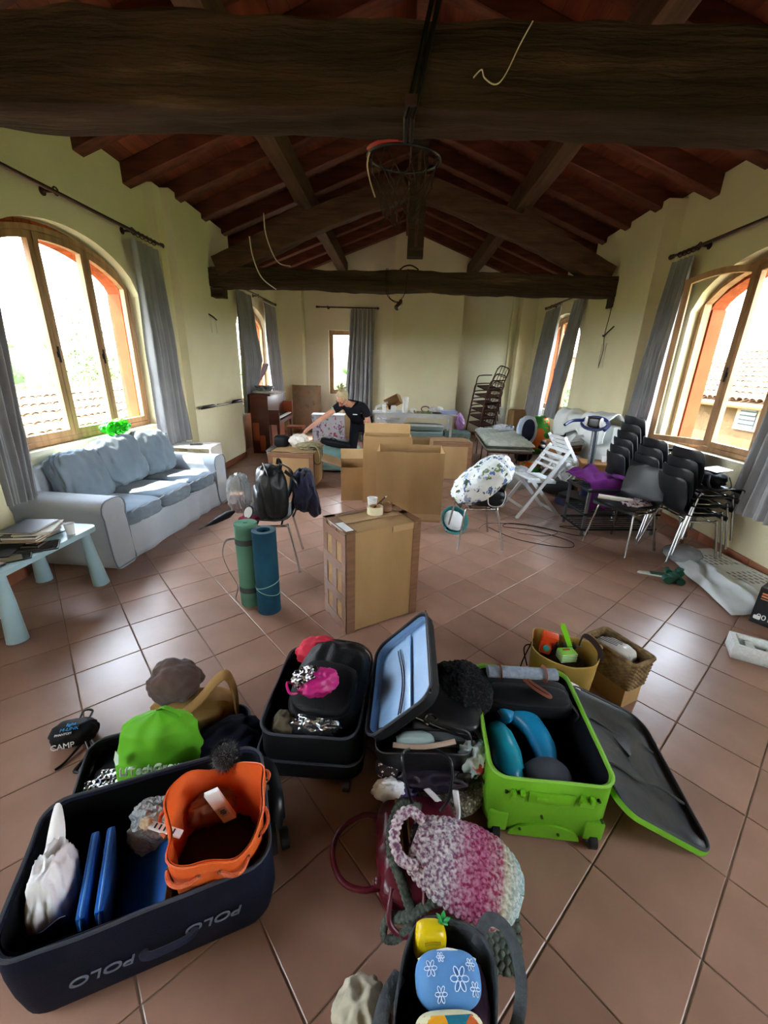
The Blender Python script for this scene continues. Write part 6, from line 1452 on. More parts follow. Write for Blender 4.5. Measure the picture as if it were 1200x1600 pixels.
b = MB(); b.tube([(-0.09, 0.02, 0.06), (-0.02, -0.03, 0.03), (0.01, -0.05, -0.02), (0.03, -0.05, -0.035), (0.04, -0.03, 0.0), (0.03, 0.0, 0.07)], 0.012, 6, smooth=6, flat=0.35); b.obj('carrier_strap', wpl, smooth=True, auto=180, loc=(0.24, 1.09, 0.10), label='white bag handle dangling over the beige mesh bag', cat='strap')
silk = mat('print scarf', 'c9cfcd', '8fa7a4', rough=0.35, scale=10); pattern(silk, ('b03a2c', '4f8e8a'), 9, 0.60, 2)
b = MB(); b.blob((0, 0, 0), (0.13, 0.13, 0.20), p=2.2, n=18, wr=0.16, ws=2.4, seed=105, ridge=0.25, flat=False); b.obj('scarf', silk, smooth=True, auto=180, loc=(0.345, 1.20, 0.20), rot=(0.3, 0.2, 0.2), label='white, red and teal silk scarf at the right front of the overfilled suitcase', cat='scarf')
leather = mat('black leather', '101113', '17181b', rough=0.35, scale=5, bump=0.15, bscale=60)
HB = thing('handbag', 'open black leather handbag with a beige strap inside, front of the overfilled suitcase', 'bag', (0.15, 1.20, 0.185), radians(2))
b = MB()
def hbf(u, v):
    a = 2 * pi * u; r = 1 - 0.10 * (1 - v) ** 2
    return (0.19 * r * (1 if cos(a) > 0 else -1) * abs(cos(a)) ** 0.6, 0.065 * r * (1 if sin(a) > 0 else -1) * abs(sin(a)) ** 0.7 - 0.01 * v, 0.11 * v + 0.012 * sin(a * 3) * v)
b.grid(hbf, 60, 12, closeu=True, thick=0.004); b.obj('body', leather, HB, smooth=True, auto=180)
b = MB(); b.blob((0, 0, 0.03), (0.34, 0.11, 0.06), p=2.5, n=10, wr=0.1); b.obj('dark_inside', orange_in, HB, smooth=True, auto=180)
b = MB(); b.blob((-0.03, 0.015, 0.085), (0.15, 0.06, 0.06), p=2.3, n=10, wr=0.1); b.obj('grey_pouch', mat('sage grey cloth', '8a9a98', rough=0.8), HB, smooth=True, auto=180)
b = MB(); b.tube([(-0.12, -0.02, 0.095), (0.0, -0.03, 0.10), (0.12, -0.02, 0.12)], 0.012, 6, smooth=4, flat=0.3); b.obj('beige_strap', mat('beige leather', 'b59a86', rough=0.6), HB, smooth=True)
b = MB(); b.tube([(-0.06, -0.05, 0.11), (-0.09, -0.11, 0.14), (-0.06, -0.16, 0.02), (0.0, -0.18, -0.08), (0.08, -0.16, 0.0), (0.09, -0.11, 0.12), (0.04, -0.05, 0.11)], 0.0055, 8, smooth=8); b.obj('handle', leather, HB, smooth=True)
b = MB(); b.tube([(0.03 + 0.024 * cos(a * pi / 8), 0.05 + 0.024 * sin(a * pi / 8), 0.15) for a in range(12)], 0.006, 7); b.obj('ring', steel, HB, smooth=True)
gz = thing('toiletry_bag', 'flat grey zipped bag behind the open black handbag', 'bag', (0.24, 1.30, 0.20), rot=(0.25, 0.05, 0.03))
b = MB(); b.blob((0, 0, 0.04), (0.28, 0.16, 0.08), p=3.2, n=14, wr=0.05, seed=106); b.obj('body', mat('grey coated cloth', '56585a', '47494b', rough=0.5), gz, smooth=True, auto=180)
b = MB(); b.tube([(-0.13, -0.05, 0.07), (0, -0.06, 0.082), (0.13, -0.05, 0.07)], 0.008, 6, smooth=4); b.obj('zip', web, gz, smooth=True)
SB = thing('shoulder_bag', 'black zipped shoulder bag under the black knitted hat', 'bag', (0.25, 1.36, 0.25), rot=(0.15, 0.1, -0.25))
b = MB(); b.blob((0, 0, 0.045), (0.30, 0.20, 0.10), p=3.4, n=14, wr=0.05, seed=107); b.obj('body', leather, SB, smooth=True, auto=180)
b = MB(); b.tube([(-0.14, -0.09, 0.06), (0, -0.105, 0.065), (0.14, -0.09, 0.06)], 0.004, 6, smooth=4); b.obj('zip', steel, SB, smooth=True)
b = MB(); b.tube([(0.12, -0.06, 0.07), (0.18, -0.12, 0.05), (0.20, -0.2, -0.03), (0.16, -0.16, -0.01), (0.14, -0.10, 0.03)], 0.009, 6, smooth=6, flat=0.4); b.obj('strap', blackp, SB, smooth=True)
b = MB(); b.blob((0, 0, 0.05), (0.16, 0.2, 0.14), p=2.6, n=14, wr=0.08, seed=108, ridge=0.1); b.obj('black_bag', leather, smooth=True, auto=180, loc=(0.055, 1.30, 0.13), label='black bag squeezed under the standing suitcase lid', cat='bag')
b = MB(); b.blob((0, 0, 0.07), (0.14, 0.20, 0.16), p=2.4, n=14, wr=0.1, seed=109, ridge=0.12); b.obj('bag', mat('olive canvas', '6d6245', '5a5138', rough=0.9, scale=4), smooth=True, auto=180, loc=(0.16, 1.52, 0.17), label='olive canvas bag left of the black knitted hat', cat='bag')
b = MB(); b.blob((0, 0, 0.04), (0.11, 0.16, 0.12), p=2.3, n=14, wr=0.12, seed=110, ridge=0.2); b.obj('cloth', mat('stone grey cloth', 'a39d90', '8d887c', rough=0.9), smooth=True, auto=180, loc=(0.17, 1.63, 0.27), label='stone grey cloth behind the black knitted hat', cat='cloth')
bou = mat('black boucle knit', '121214', '3b3b40', rough=0.9, scale=110, lo=0.55, hi=0.75)
b = MB(); b.blob((0, 0, 0.06), (0.26, 0.30, 0.17), rot=(0, 0, 0.3), p=2.4, n=46, wr=0.06, ws=2.0, seed=111, ridge=0.05)
for v_ in b.bm.verts: v_.co += v_.co.normalized() * 0.006 * noise.noise(v_.co * 90)
b.obj('knitted_hat', bou, smooth=True, auto=180, loc=(0.335, 1.47, 0.24), label='black boucle knitted hat on top of the heap by the green suitcase', cat='hat')

# ---- lime green suitcase
GC = thing('suitcase', 'open lime green suitcase with a black lined lid lying to the right', 'suitcase', (0.615, 1.33, 0.0), radians(-3))
case_tray(GC, 0.44, 0.58, 0.28, 0.06, green_case, lining_m, z0=0.02, wob=0.006, rim=mat('pale green piping', '7fb443', rough=0.5))
for x in (-0.175, 0.175):
    wheel(GC, x, -0.285, 0.032, 0.032)
    b = MB(); b.box((x * 0.98, -0.288, 0.085), (0.07, 0.02, 0.09), bev=0.01); b.obj('corner_guard', green_case, GC, smooth=True)
gp = mat('green hard plastic', '62a01c', rough=0.3)
b = MB()
for x in (-0.12, 0.12): b.box((x, -0.297, 0.225), (0.05, 0.014, 0.03), bev=0.005); b.box((x * 0.87, -0.30, 0.245), (0.016, 0.02, 0.02), bev=0.004); b.box((x * 1.13, -0.30, 0.245), (0.016, 0.02, 0.02), bev=0.004)
b.obj('stand_feet', gp, GC, smooth=True, kind='stuff')
b = MB(); b.box((0.0, -0.294, 0.225), (0.16, 0.008, 0.05), bev=0.004); b.box((-0.035, -0.299, 0.23), (0.04, 0.012, 0.02), bev=0.004); b.obj('bottom_plate', gp, GC, smooth=True)
b = MB(); b.prism([(0.13 * cos(a * pi / 12), 0.065 * sin(a * pi / 12)) for a in range(13)], -0.004, 0.004, axis='Y'); o = b.obj('lower_panel', gp, GC); o.location = (0.0, -0.291, 0.022)
b = MB()
for p in ((-0.16, 0.24), (0.16, 0.24), (-0.02, 0.13), (-0.09, 0.06), (0.05, 0.05), (0.19, 0.14)): b.cyl((p[0], -0.288, p[1]), (p[0], -0.300, p[1]), 0.0055, 8)
b.obj('rivets', mat('dark screw', '2d4416', rough=0.4, metal=0.5), GC, smooth=True, kind='stuff')
GL = thing('lid', None, None, (0.225, 0.0, 0.235)); GL.parent = GC; GL.rotation_euler = (0, radians(27), 0)
lidlin = mat('black nylon lid lining', '202225', '2b2e32', rough=0.4, scale=3, bump=0.4, bscale=7, bdist=0.02)
b = MB(); zs = lambda p: 0
# gently warped lid: outline with rounded far corner
def lid_loop(f, dz): return [((0.225 + (p[0]) * f), p[1] * f, dz + 0.018 * sin(p[1] * 5) * (p[0] + 0.22) * 2) for p in rrect(0.44, 0.62, 0.09, 8)]
rings(b, [lid_loop(0.95, -0.026), lid_loop(1.0, -0.018), lid_loop(1.0, 0.0), lid_loop(0.985, 0.004), lid_loop(0.965, 0.0)]); b.obj('lid_shell', green_case, GL, smooth=True, auto=60)
b = MB(); rings(b, [lid_loop(0.0, -0.012), lid_loop(0.3, -0.012), lid_loop(0.6, -0.016), lid_loop(0.9, -0.02), lid_loop(0.965, 0.0)], cap0=False)
b.obj('lid_lining', lidlin, GL, smooth=True, auto=180)
b = MB(); b.tube(lid_loop(0.975, 0.006), 0.006, 6, closed=True); b.obj('zip_rim', zip_m, GL, smooth=True)
b = MB()
pass
b.bm.free()
for s_ in (-0.1, 0.13):
    b = MB(); b.tube([(0.05 + 0.042 * q, s_ + 0.012 * sin(q * 1.2), -0.008) for q in range(10)], 0.006, 6, smooth=3); b.obj('lining_fold', lidlin, GL, smooth=True)
b = MB(); b.box((0.07, 0.305, 0.008), (0.05, 0.03, 0.002)); b.obj('care_label', label_m, GL)
# contents of the green suitcase
def neck_pillow(label, loc, rot, m_, seed):
    t = thing('neck_pillow', label, 'neck pillow', loc, rot=rot); b = MB()
    b.tube([(-0.055, -0.13, 0), (-0.078, -0.05, 0), (-0.06, 0.05, 0), (0, 0.085, 0), (0.06, 0.05, 0), (0.078, -0.05, 0), (0.055, -0.13, 0)], [0.035, 0.05, 0.054, 0.05, 0.054, 0.05, 0.035], 18, smooth=8)
    for v_ in b.bm.verts: v_.co *= 1 + 0.05 * noise.noise(v_.co * 14 + Vector((seed, 0, 0)))
    b.obj('cushion', m_, t, smooth=True, auto=180)
    b = MB(); b.tube([(-0.05, -0.15, 0), (-0.045, -0.175, 0.01)], 0.006, 6); b.obj('toggle', steel, t, smooth=True)
    return t
tq = mat('teal satin', '1590a6', '107c90', rough=0.3, scale=3, bump=0.05); tq2 = mat('peacock blue satin', '1b86b4', '15749c', rough=0.3, scale=3, bump=0.05)
b = MB()
def half_pillow(label, name, loc, rot, m_, pts, rad, seed):
    t = thing(name, label, 'neck pillow', loc, rot=rot); b = MB(); b.tube(pts, rad, 20, smooth=8, flat=0.85)
    for v_ in b.bm.verts: v_.co *= 1 + 0.04 * noise.noise(v_.co * 12 + Vector((seed, 0, 0)))
    b.obj('cushion', m_, t, smooth=True, auto=180)
    b = MB(); p0 = Vector(pts[0]); b.tube([p0, p0 + Vector((-0.012, 0.02, 0.01))], 0.008, 8); b.obj('toggle', steel, t, smooth=True); return t
half_pillow('teal neck pillow on the left inside the green suitcase', 'neck_pillow', (0.485, 1.225, 0.20), (0, 0, 0), tq, [(0.0, 0.12, 0.02), (-0.01, 0.08, 0.02), (-0.005, 0.0, 0.01), (0.0, -0.08, -0.01), (0.03, -0.10, -0.03)], [0.03, 0.055, 0.066, 0.064, 0.04], 1)
half_pillow('peacock blue neck pillow curving behind the teal one in the green suitcase', 'neck_pillow', (0.575, 1.30, 0.20), (0, 0, 0), tq2, [(-0.07, 0.08, 0.04), (-0.02, 0.12, 0.03), (0.045, 0.07, 0.02), (0.075, -0.02, 0.0), (0.075, -0.11, -0.03)], [0.035, 0.05, 0.056, 0.052, 0.035], 2)
CPP = thing('cap', 'dark grey cap at the near end of the green suitcase', 'cap', (0.62, 1.145, 0.15), rot=(0.35, 0.1, 0.25))
gcap = mat('dark grey felt cloth', '4a4d54', '3e4147', rough=0.9, scale=8); ncap = mat('navy mesh', '151b2c', rough=0.8)
b = MB(); b.lathe([(0.0, 0.105), (0.05, 0.10), (0.085, 0.075), (0.10, 0.04), (0.104, 0.0)], 28, sq=0.85); b.obj('crown', gcap, CPP, smooth=True, auto=180)
b = MB(); b.grid(lambda u, v: ((0.10 + 0.085 * v * sin(pi * u) ** 0.6) * cos(-0.9 + 1.8 * u), (0.10 + 0.085 * v * sin(pi * u) ** 0.6) * 0.95 * sin(-0.9 + 1.8 * u), 0.005 - 0.03 * v * (1 - 2 * abs(u - 0.5))), 18, 8, thick=0.004); b.obj('peak', ncap, CPP, smooth=True, auto=180)
LT = thing('laptop_bag', 'black laptop bag across the far end of the green suitcase', 'bag', (0.625, 1.475, 0.225), rot=(0.12, 0, radians(-3)))
b = MB(); b.blob((0, 0, 0.045), (0.385, 0.17, 0.09), p=4.5, n=14, wr=0.03, seed=121); b.obj('body', blacks, LT, smooth=True, auto=180)
b = MB(); b.blob((0.0, -0.03, 0.085), (0.35, 0.12, 0.03), p=4, n=10, wr=0.03, seed=122); b.obj('flap', blacks, LT, smooth=True, auto=180)
b = MB(); b.tube([(0.17, -0.05, 0.09), (0.20, -0.09, 0.07), (0.19, -0.10, 0.04)], 0.006, 6, smooth=5); b.obj('strap', blackp, LT, smooth=True)
FR = thing('felt_roll', 'rolled grey felt organiser with brown leather straps on the laptop bag', 'felt roll', (0.605, 1.50, 0.375), rot=(0, 0.02, radians(1)))
felt = mat('grey felt', '8b95a3', '7a8492', rough=0.95, scale=60, bump=0.3, bscale=150); brl = mat('brown leather strap', '7a4632', '6b3c2a', rough=0.5, scale=8)
b = MB(); b.tube([(-0.155, 0, 0), (0.155, 0, 0)], 0.030, 20, flat=0.75); b.obj('roll', felt, FR, smooth=True, auto=50)
for x in (-0.10, 0.10):
    b = MB(); b.tube([(x, 0.034 * cos(a * pi / 8), 0.026 * sin(a * pi / 8)) for a in range(16)], 0.011, 6, closed=True, flat=0.25); b.obj('strap', brl, FR, smooth=True)
b = MB(); b.tube([(0.0, -0.03, -0.01), (0.035, -0.07, -0.02), (0.085, -0.105, -0.03), (0.095, -0.09, -0.03), (0.05, -0.05, -0.02), (0.02, -0.025, -0.01)], 0.009, 6, smooth=5, flat=0.4); b.obj('carry_handle', brl, FR, smooth=True)

# ---- tote bag and basket behind the green suitcase
TT = thing('tote_bag', 'mustard coated tote bag full of small items behind the green suitcase', 'bag', (0.95, 1.85, 0.0), radians(-24))
must = mat('mustard coated fabric', 'b8974e', 'a98842', rough=0.4, scale=4, bump=0.15, bscale=10)
def ttf(u, v):
    a = 2 * pi * u; c, s_ = cos(a), sin(a); k = (abs(c) ** 4 + abs(s_) ** 4) ** -0.25; fl = 1 + 0.10 * v
    n_ = 0.05 * noise.noise(Vector((c * 2, s_ * 2, v * 2.2)))
    z = 0.27 * v - 0.05 * v * v * max(0, -s_) ** 2 + 0.03 * v * abs(c) ** 3 * (1 if c < 0 else 1.3)
    return (0.155 * k * c * fl * (1 + n_), 0.095 * k * s_ * fl * (1 + n_), z)
b = MB(); b.grid(ttf, 72, 20, closeu=True, thick=0.004); b.bm.verts.ensure_lookup_table(); b.obj('body', must, TT, smooth=True, auto=180)
b = MB(); b.box((0, 0, 0.01), (0.29, 0.17, 0.02)); b.obj('bottom', must, TT)
webb = mat('dark brown webbing', '2a1d18', rough=0.7)
b = MB(); b.tube([(-0.15, -0.03, 0.24), (-0.19, -0.02, 0.22), (-0.20, 0.02, 0.15), (-0.17, 0.03, 0.05)], 0.004, 6, smooth=5); b.tube([(-0.16, 0.0, 0.26), (-0.20, -0.06, 0.10), (-0.17, -0.10, 0.03), (-0.14, -0.08, 0.05)], 0.004, 6, smooth=5); b.obj('cord', black_cable, TT, smooth=True)
b = MB(); b.tube([(0.07, 0.06, 0.26), (0.08, 0.05, 0.33), (0.12, 0.0, 0.345), (0.16, -0.04, 0.32), (0.17, -0.05, 0.27)], 0.014, 6, smooth=5, flat=0.3); b.obj('handle', webb, TT, smooth=True)
Tt = TT.matrix_basis
def in_tt(x, y, z): p = Tt @ Vector((x, y, z)); return (p.x, p.y, p.z)
cardb = mat('beige board', 'b3a184', rough=0.8)
b = MB(); b.blob((0, 0, 0.09), (0.24, 0.14, 0.18), p=4, n=10, wr=0.06); b.obj('shoe_box', mat('dark brown box', '3d2b22', rough=0.7), smooth=True, auto=180, loc=in_tt(0, 0, 0.022), rot=(0, 0, radians(-24)), label='dark brown box filling the mustard tote bag', cat='box')
OC = thing('binocular_case', 'orange red case with a green lens in the mustard tote bag', 'case', in_tt(-0.085, 0.02, 0.205), rot=(0.2, 0.1, -0.3))
b = MB(); b.box((0, 0.02, 0.05), (0.085, 0.05, 0.09), bev=0.012); b.box((-0.015, -0.025, 0.03), (0.06, 0.05, 0.05), bev=0.012); b.obj('body', mat('orange red plastic', 'dd4a20', rough=0.4), OC, smooth=True)
b = MB(); b.tube([(-0.015, -0.045, 0.05), (-0.015, -0.052, 0.055)], 0.018, 14); b.obj('lens', mat('green lens', '17695a', rough=0.15), OC, smooth=True)
b = MB(); b.box((0.035, -0.02, 0.035), (0.012, 0.03, 0.09), bev=0.003); b.obj('black_clip', blackp, OC)
for k in range(5):
    t = thing('card_pack', 'lime green card pack, %s of the little stack in the tote bag' % ('bottom', 'second from the bottom', 'middle', 'second from the top', 'top')[k], 'card pack', in_tt(0.015, -0.02, 0.205 + 0.0105 * k), 0.15 + 0.03 * (k % 2), 'lime green card packs in the tote bag')
    b = MB(); b.box((0, 0, 0.004), (0.085, 0.06, 0.0085), bev=0.0015); b.obj('pack', mat('lime card %d' % k, '7bbf30', rough=0.4), t)
    b = MB(); b.box((0, 0, 0.0042), (0.0855, 0.0605, 0.0035)); b.obj('white_edge', label_m, t)
b = MB(); b.box((0, 0, 0), (0.04, 0.012, 0.001)); b.obj('card_print', mat('red card print', '9c3322', rough=0.5), t).location = (0, 0.012, 0.0088)
HBR = thing('hair_brush', 'black hair brush behind the green card packs in the tote bag', 'brush', in_tt(0.02, 0.055, 0.235), rot=(0.25, 0.1, 0.2))
b = MB(); b.blob((0, 0, 0), (0.09, 0.05, 0.02), p=2.3, n=8, flat=False); b.obj('head', blackp, HBR, smooth=True)
b = MB()
for i in range(8):
    for j in range(4): b.cyl((-0.033 + 0.0095 * i, -0.015 + 0.01 * j, 0.006), (-0.033 + 0.0095 * i, -0.015 + 0.01 * j, 0.018), 0.0016, 5)
b.obj('bristles', mat('grey bristles', '5b6468', rough=0.5), HBR, kind='stuff')
b = MB(); b.tube([(0.04, 0, 0), (0.10, 0, 0)], [0.01, 0.008], 8); b.obj('handle', grey_post, HBR, smooth=True)
SN = thing('spatula', 'long lime green blade sticking up from the mustard tote bag', 'kitchen tool', in_tt(0.045, 0.045, 0.20), rot=(-0.15, -0.40, 0.2))
b = MB(); b.prism([(-0.012, 0), (0.012, 0), (0.016, 0.12), (0.014, 0.19), (-0.002, 0.205), (-0.012, 0.18)], -0.003, 0.003, axis='Y'); b.obj('blade', mat('lime plastic', '7acb22', rough=0.3), SN)
b = MB(); b.cyl((0, 0, -0.06), (0, 0, 0.0), 0.01, 8); b.obj('grip', mat('lime plastic grip', '7fd327', rough=0.4), SN, smooth=True)
BK = thing('wicker_basket', 'brown wicker basket holding a printed bag, right of the mustard tote', 'basket', (1.235, 1.845, 0.12), radians(-62))
wick = mat('seagrass weave', '8b7250', '5f4b32', rough=0.85, scale=26, bump=0.5, bscale=80)
def bkf(off):
    base = rrect(0.29, 0.165, 0.02, 4); seg = []
    for i in range(len(base)):
        a, c = base[i], base[(i + 1) % len(base)]; n = max(1, int(hypot(c[0] - a[0], c[1] - a[1]) / 0.0042))
        for q in range(n): seg.append((a[0] + (c[0] - a[0]) * q / n, a[1] + (c[1] - a[1]) * q / n))
    N = len(seg)
    def fn(u, v):
        i = int(round(u * N)) % N; p = seg[i]; fl = 0.92 + 0.08 * v
        w_ = 0.0035 * sin(2 * pi * i / 6 + (pi if int(v * 16) % 2 else 0)) * abs(sin(v * 16 * pi))
        l_ = hypot(*p); return ((p[0] * fl + p[0] / l_ * (w_ - off)), (p[1] * fl + p[1] / l_ * (w_ - off)), 0.165 * v)
    return fn, N
fn_, N_ = bkf(0.0); b = MB(); b.grid(fn_, N_, 65, closeu=True); b.obj('woven_side', wick, BK, smooth=True, auto=180)
fn_, N_ = bkf(0.012); b = MB(); b.grid(fn_, N_, 33, closeu=True); b.obj('inner_side', wick, BK, smooth=True, auto=180)
b = MB(); b.tube([(p[0], p[1], 0.168) for p in rrect(0.285, 0.16, 0.02, 5)], 0.011, 10, closed=True); b.obj('braided_rim', wick, BK, smooth=True)
b = MB(); b.box((0, 0, 0.006), (0.26, 0.14, 0.012)); b.obj('bottom', wick, BK)
cardbox_low = thing('cardboard_box', 'low brown box underneath the wicker basket', 'box', (1.235, 1.845, 0.0), radians(-62)); b = MB(); b.box((0, 0, 0.058), (0.24, 0.14, 0.116), bev=0.002); b.obj('carton', card_m, cardbox_low)
PB = thing('printed_bag', 'pale printed food bag lying in the wicker basket', 'bag', (1.23, 1.85, 0.185), rot=(0.0, -0.18, radians(-62)))
pk = mat('pale printed film', 'cfcac3', 'bdb6ac', rough=0.3, scale=6); pattern(pk, ('b78a93', '9fae78'), 12, 0.68, 1)
b = MB(); b.blob((0, 0, 0.06), (0.215, 0.115, 0.11), p=3, n=14, wr=0.06, seed=131, ridge=0.08); b.obj('body', pk, PB, smooth=True, auto=180)
b = MB()
for k in range(4): b.box((-0.02 + 0.003 * k, -0.035 + 0.016 * k, 0.1165), (0.11 - 0.02 * (k % 2), 0.005, 0.001))
b.obj('print_lines', mat('dark print', '3a3540', rough=0.5), PB, kind='stuff')
b = MB(); b.blob((0.11, 0, 0.02), (0.05, 0.10, 0.06), p=2.5, n=8, wr=0.1); b.obj('jar_lid', brl, PB, smooth=True, auto=180)

# ---- red handbag, crochet bag, scarf, felt tote at the bottom
burg = mat('burgundy leather', '5e1424', '4c0f1d', rough=0.35, scale=5, bump=0.15, bscale=60)
RB = thing('handbag', 'burgundy leather handbag with round handles lying under the crochet bag', 'bag', (0.13, 0.935, 0.0), radians(4))
b = MB(); b.blob((0, 0, 0.075), (0.30, 0.34, 0.15), p=4, n=18, wr=0.05, ws=2, seed=141, ridge=0.07); b.obj('body', burg, RB, smooth=True, auto=180)
b = MB(); b.tube([(-0.07, 0.15, 0.13), (-0.065, 0.0, 0.155), (-0.06, -0.14, 0.13)], 0.007, 6, smooth=5); b.tube([(-0.04, 0.15, 0.13), (-0.035, 0.0, 0.155), (-0.03, -0.14, 0.13)], 0.004, 6, smooth=5); b.obj('zip', mat('gold zip', '8f6b48', rough=0.35, metal=0.6), RB, smooth=True)
b = MB(); b.tube([(-0.12, 0.095, 0.10), (-0.19, 0.10, 0.11), (-0.27, 0.06, 0.10), (-0.295, -0.01, 0.09), (-0.26, -0.085, 0.085), (-0.19, -0.11, 0.08), (-0.12, -0.10, 0.08)], 0.0095, 10, smooth=8); b.obj('round_handle', burg, RB, smooth=True)
b = MB(); b.tube([(-0.10, -0.13, 0.13), (-0.11, -0.19, 0.08), (-0.06, -0.21, 0.05), (-0.01, -0.19, 0.10), (0.0, -0.13, 0.14)], 0.0085, 10, smooth=8); b.obj('round_handle', burg, RB, smooth=True)
b = MB()
for y in (0.095, -0.10): b.blob((-0.135, y, 0.10), (0.045, 0.03, 0.03), p=2.5, n=6, flat=False)
b.obj('handle_tab', burg, RB, smooth=True, kind='stuff')
def yarn_mat(name, stops, axis='X', lo=-0.16, hi=0.16, mott=0.5):
    m = mat(name, 'ffffff', rough=0.95); n = m.node_tree.nodes; L = m.node_tree.links; p = n['Principled BSDF']
    tcn = n.new('ShaderNodeTexCoord'); sp = n.new('ShaderNodeSeparateXYZ'); L.new(tcn.outputs['Object'], sp.inputs[0])
    mr = n.new('ShaderNodeMapRange'); mr.inputs['From Min'].default_value = lo; mr.inputs['From Max'].default_value = hi; L.new(sp.outputs[axis], mr.inputs[0])
    r1 = n.new('ShaderNodeValToRGB'); r2 = n.new('ShaderNodeValToRGB')
    for r_, idx in ((r1, 1), (r2, 2)):
        els = r_.color_ramp.elements
        for i, s_ in enumerate(stops):
            e = els[i] if i < 2 else els.new(s_[0])
            e.position = s_[0]; e.color = srgb(s_[idx])
        L.new(mr.outputs[0], r_.inputs[0])
    v = n.new('ShaderNodeTexNoise'); v.inputs['Scale'].default_value = 95; v.inputs['Detail'].default_value = 1; L.new(tcn.outputs['Object'], v.inputs['Vector'])
    th_ = n.new('ShaderNodeValToRGB'); th_.color_ramp.elements[0].position = mott - 0.14; th_.color_ramp.elements[1].position = mott + 0.14; L.new(v.outputs['Fac'], th_.inputs[0])
    mx = n.new('ShaderNodeMix'); mx.data_type = 'RGBA'; L.new(th_.outputs[0], mx.inputs['Factor']); L.new(r1.outputs[0], mx.inputs['A']); L.new(r2.outputs[0], mx.inputs['B']); L.new(mx.outputs['Result'], p.inputs['Base Color'])
    return m
cro = yarn_mat('variegated crochet yarn', [(0.0, 'bfb4b4', '6d4258'), (0.30, 'c4bcbd', '6f4f68'), (0.42, 'b08d9d', '87284f'), (0.60, 'ab5f80', '7c1a41'), (0.78, 'b09a9c', '8a284b'), (0.84, 'bdb9a6', '9a967e'), (1.0, 'b3bdb9', '7799a0')])
CB_ = thing('crochet_bag', 'pink, white and teal crochet bag lying on the burgundy handbag', 'bag', (0.262, 0.815, 0.215), rot=(0.10, 0.22, radians(-14)))
def crf(u, v):
    # v 0..1 from the open end (-x) to the closed base (+x); u around
    a = 2 * pi * u; x = -0.175 + 0.35 * v
    prof = [(0, 0.60), (0.08, 0.72), (0.25, 0.9), (0.5, 1.0), (0.75, 0.93), (0.9, 0.70), (0.97, 0.42), (1.0, 0.02)]
    for (p0, r0), (p1, r1) in zip(prof, prof[1:]):
        if v <= p1: r = r0 + (r1 - r0) * (v - p0) / (p1 - p0); break
    bump = 0.0065 * abs(sin(v * 20 * pi)) ** 0.7 * (0.45 + 0.55 * sin(a * 30 + pi * (int(v * 20) % 2)))
    rr_ = 1 + 0.05 * noise.noise(Vector((cos(a) * 1.5, sin(a) * 1.5, v * 3)))
    return (x + 0.006 * sin(a * 2), (0.118 * r * rr_ + bump) * cos(a), (0.072 * r * rr_ + bump) * sin(a))
b = MB(); b.grid(crf, 216, 150, closeu=True); b.obj('crocheted_body', cro, CB_, smooth=True, auto=180)
b = MB()
def crin(u, v): p = crf(u, 0.02 + 0.5 * v); return (p[0], p[1] * 0.93, p[2] * 0.9)
b.grid(crin, 60, 10, closeu=True); b.obj('dark_lining', mat('dark lining', '2a2228', rough=0.95), CB_, smooth=True, auto=180)
b = MB(); pts = [(-0.16, 0.045, 0.045), (-0.205, 0.05, 0.055), (-0.235, 0.02, 0.05), (-0.235, -0.035, 0.045), (-0.20, -0.075, 0.04), (-0.15, -0.07, 0.035)]
b.tube(pts, 0.016, 12, smooth=14)
for v_ in b.bm.verts: v_.co += v_.co.normalized() * 0.003 * sin(v_.co.y * 420)
b.obj('crocheted_handle', cro, CB_, smooth=True, auto=180)
gy = yarn_mat('sage grey yarn', [(0.0, '5c6358', '454b42'), (0.5, '596055', '424840'), (1.0, '5c6358', '454b42')])
GS = thing('knitted_scarf', 'chunky sage grey knitted strap bag around the burgundy handbag', 'scarf', (0.0, 0.0, 0.0))
def cord(pts, r, k=22, amp=0.3, fr=260):
    b = MB(); P_, _ = spline([Vector(p) for p in pts], k); R_ = [r * (1 + amp * abs(sin(i * 0.9))) for i in range(len(P_))]; b.tube(P_, R_, 10, flat=0.6); return b
cord([(0.14, 1.02, 0.165), (0.07, 1.03, 0.17), (0.035, 0.95, 0.17), (0.035, 0.87, 0.17), (0.07, 0.80, 0.15), (0.10, 0.745, 0.09), (0.06, 0.72, 0.04), (0.02, 0.725, 0.03), (0.03, 0.755, 0.06), (0.09, 0.745, 0.10), (0.16, 0.77, 0.12), (0.22, 0.79, 0.13)], 0.014).obj('strap', gy, GS, smooth=True, auto=180)
b = MB()
def gsf(u, v):
    x = 0.26 + 0.15 * u + 0.02 * sin(v * 3); y = 0.86 - 0.20 * v; z = 0.11 * (1 - v) ** 1.3 + 0.022 + 0.007 * abs(sin(u * 9 * pi)) + 0.004 * sin(v * 60 + 3 * (int(u * 9) % 2))
    return (x, y, z)
b.grid(gsf, 73, 80, thick=0.006); b.obj('knitted_flap', gy, GS, smooth=True, auto=180)
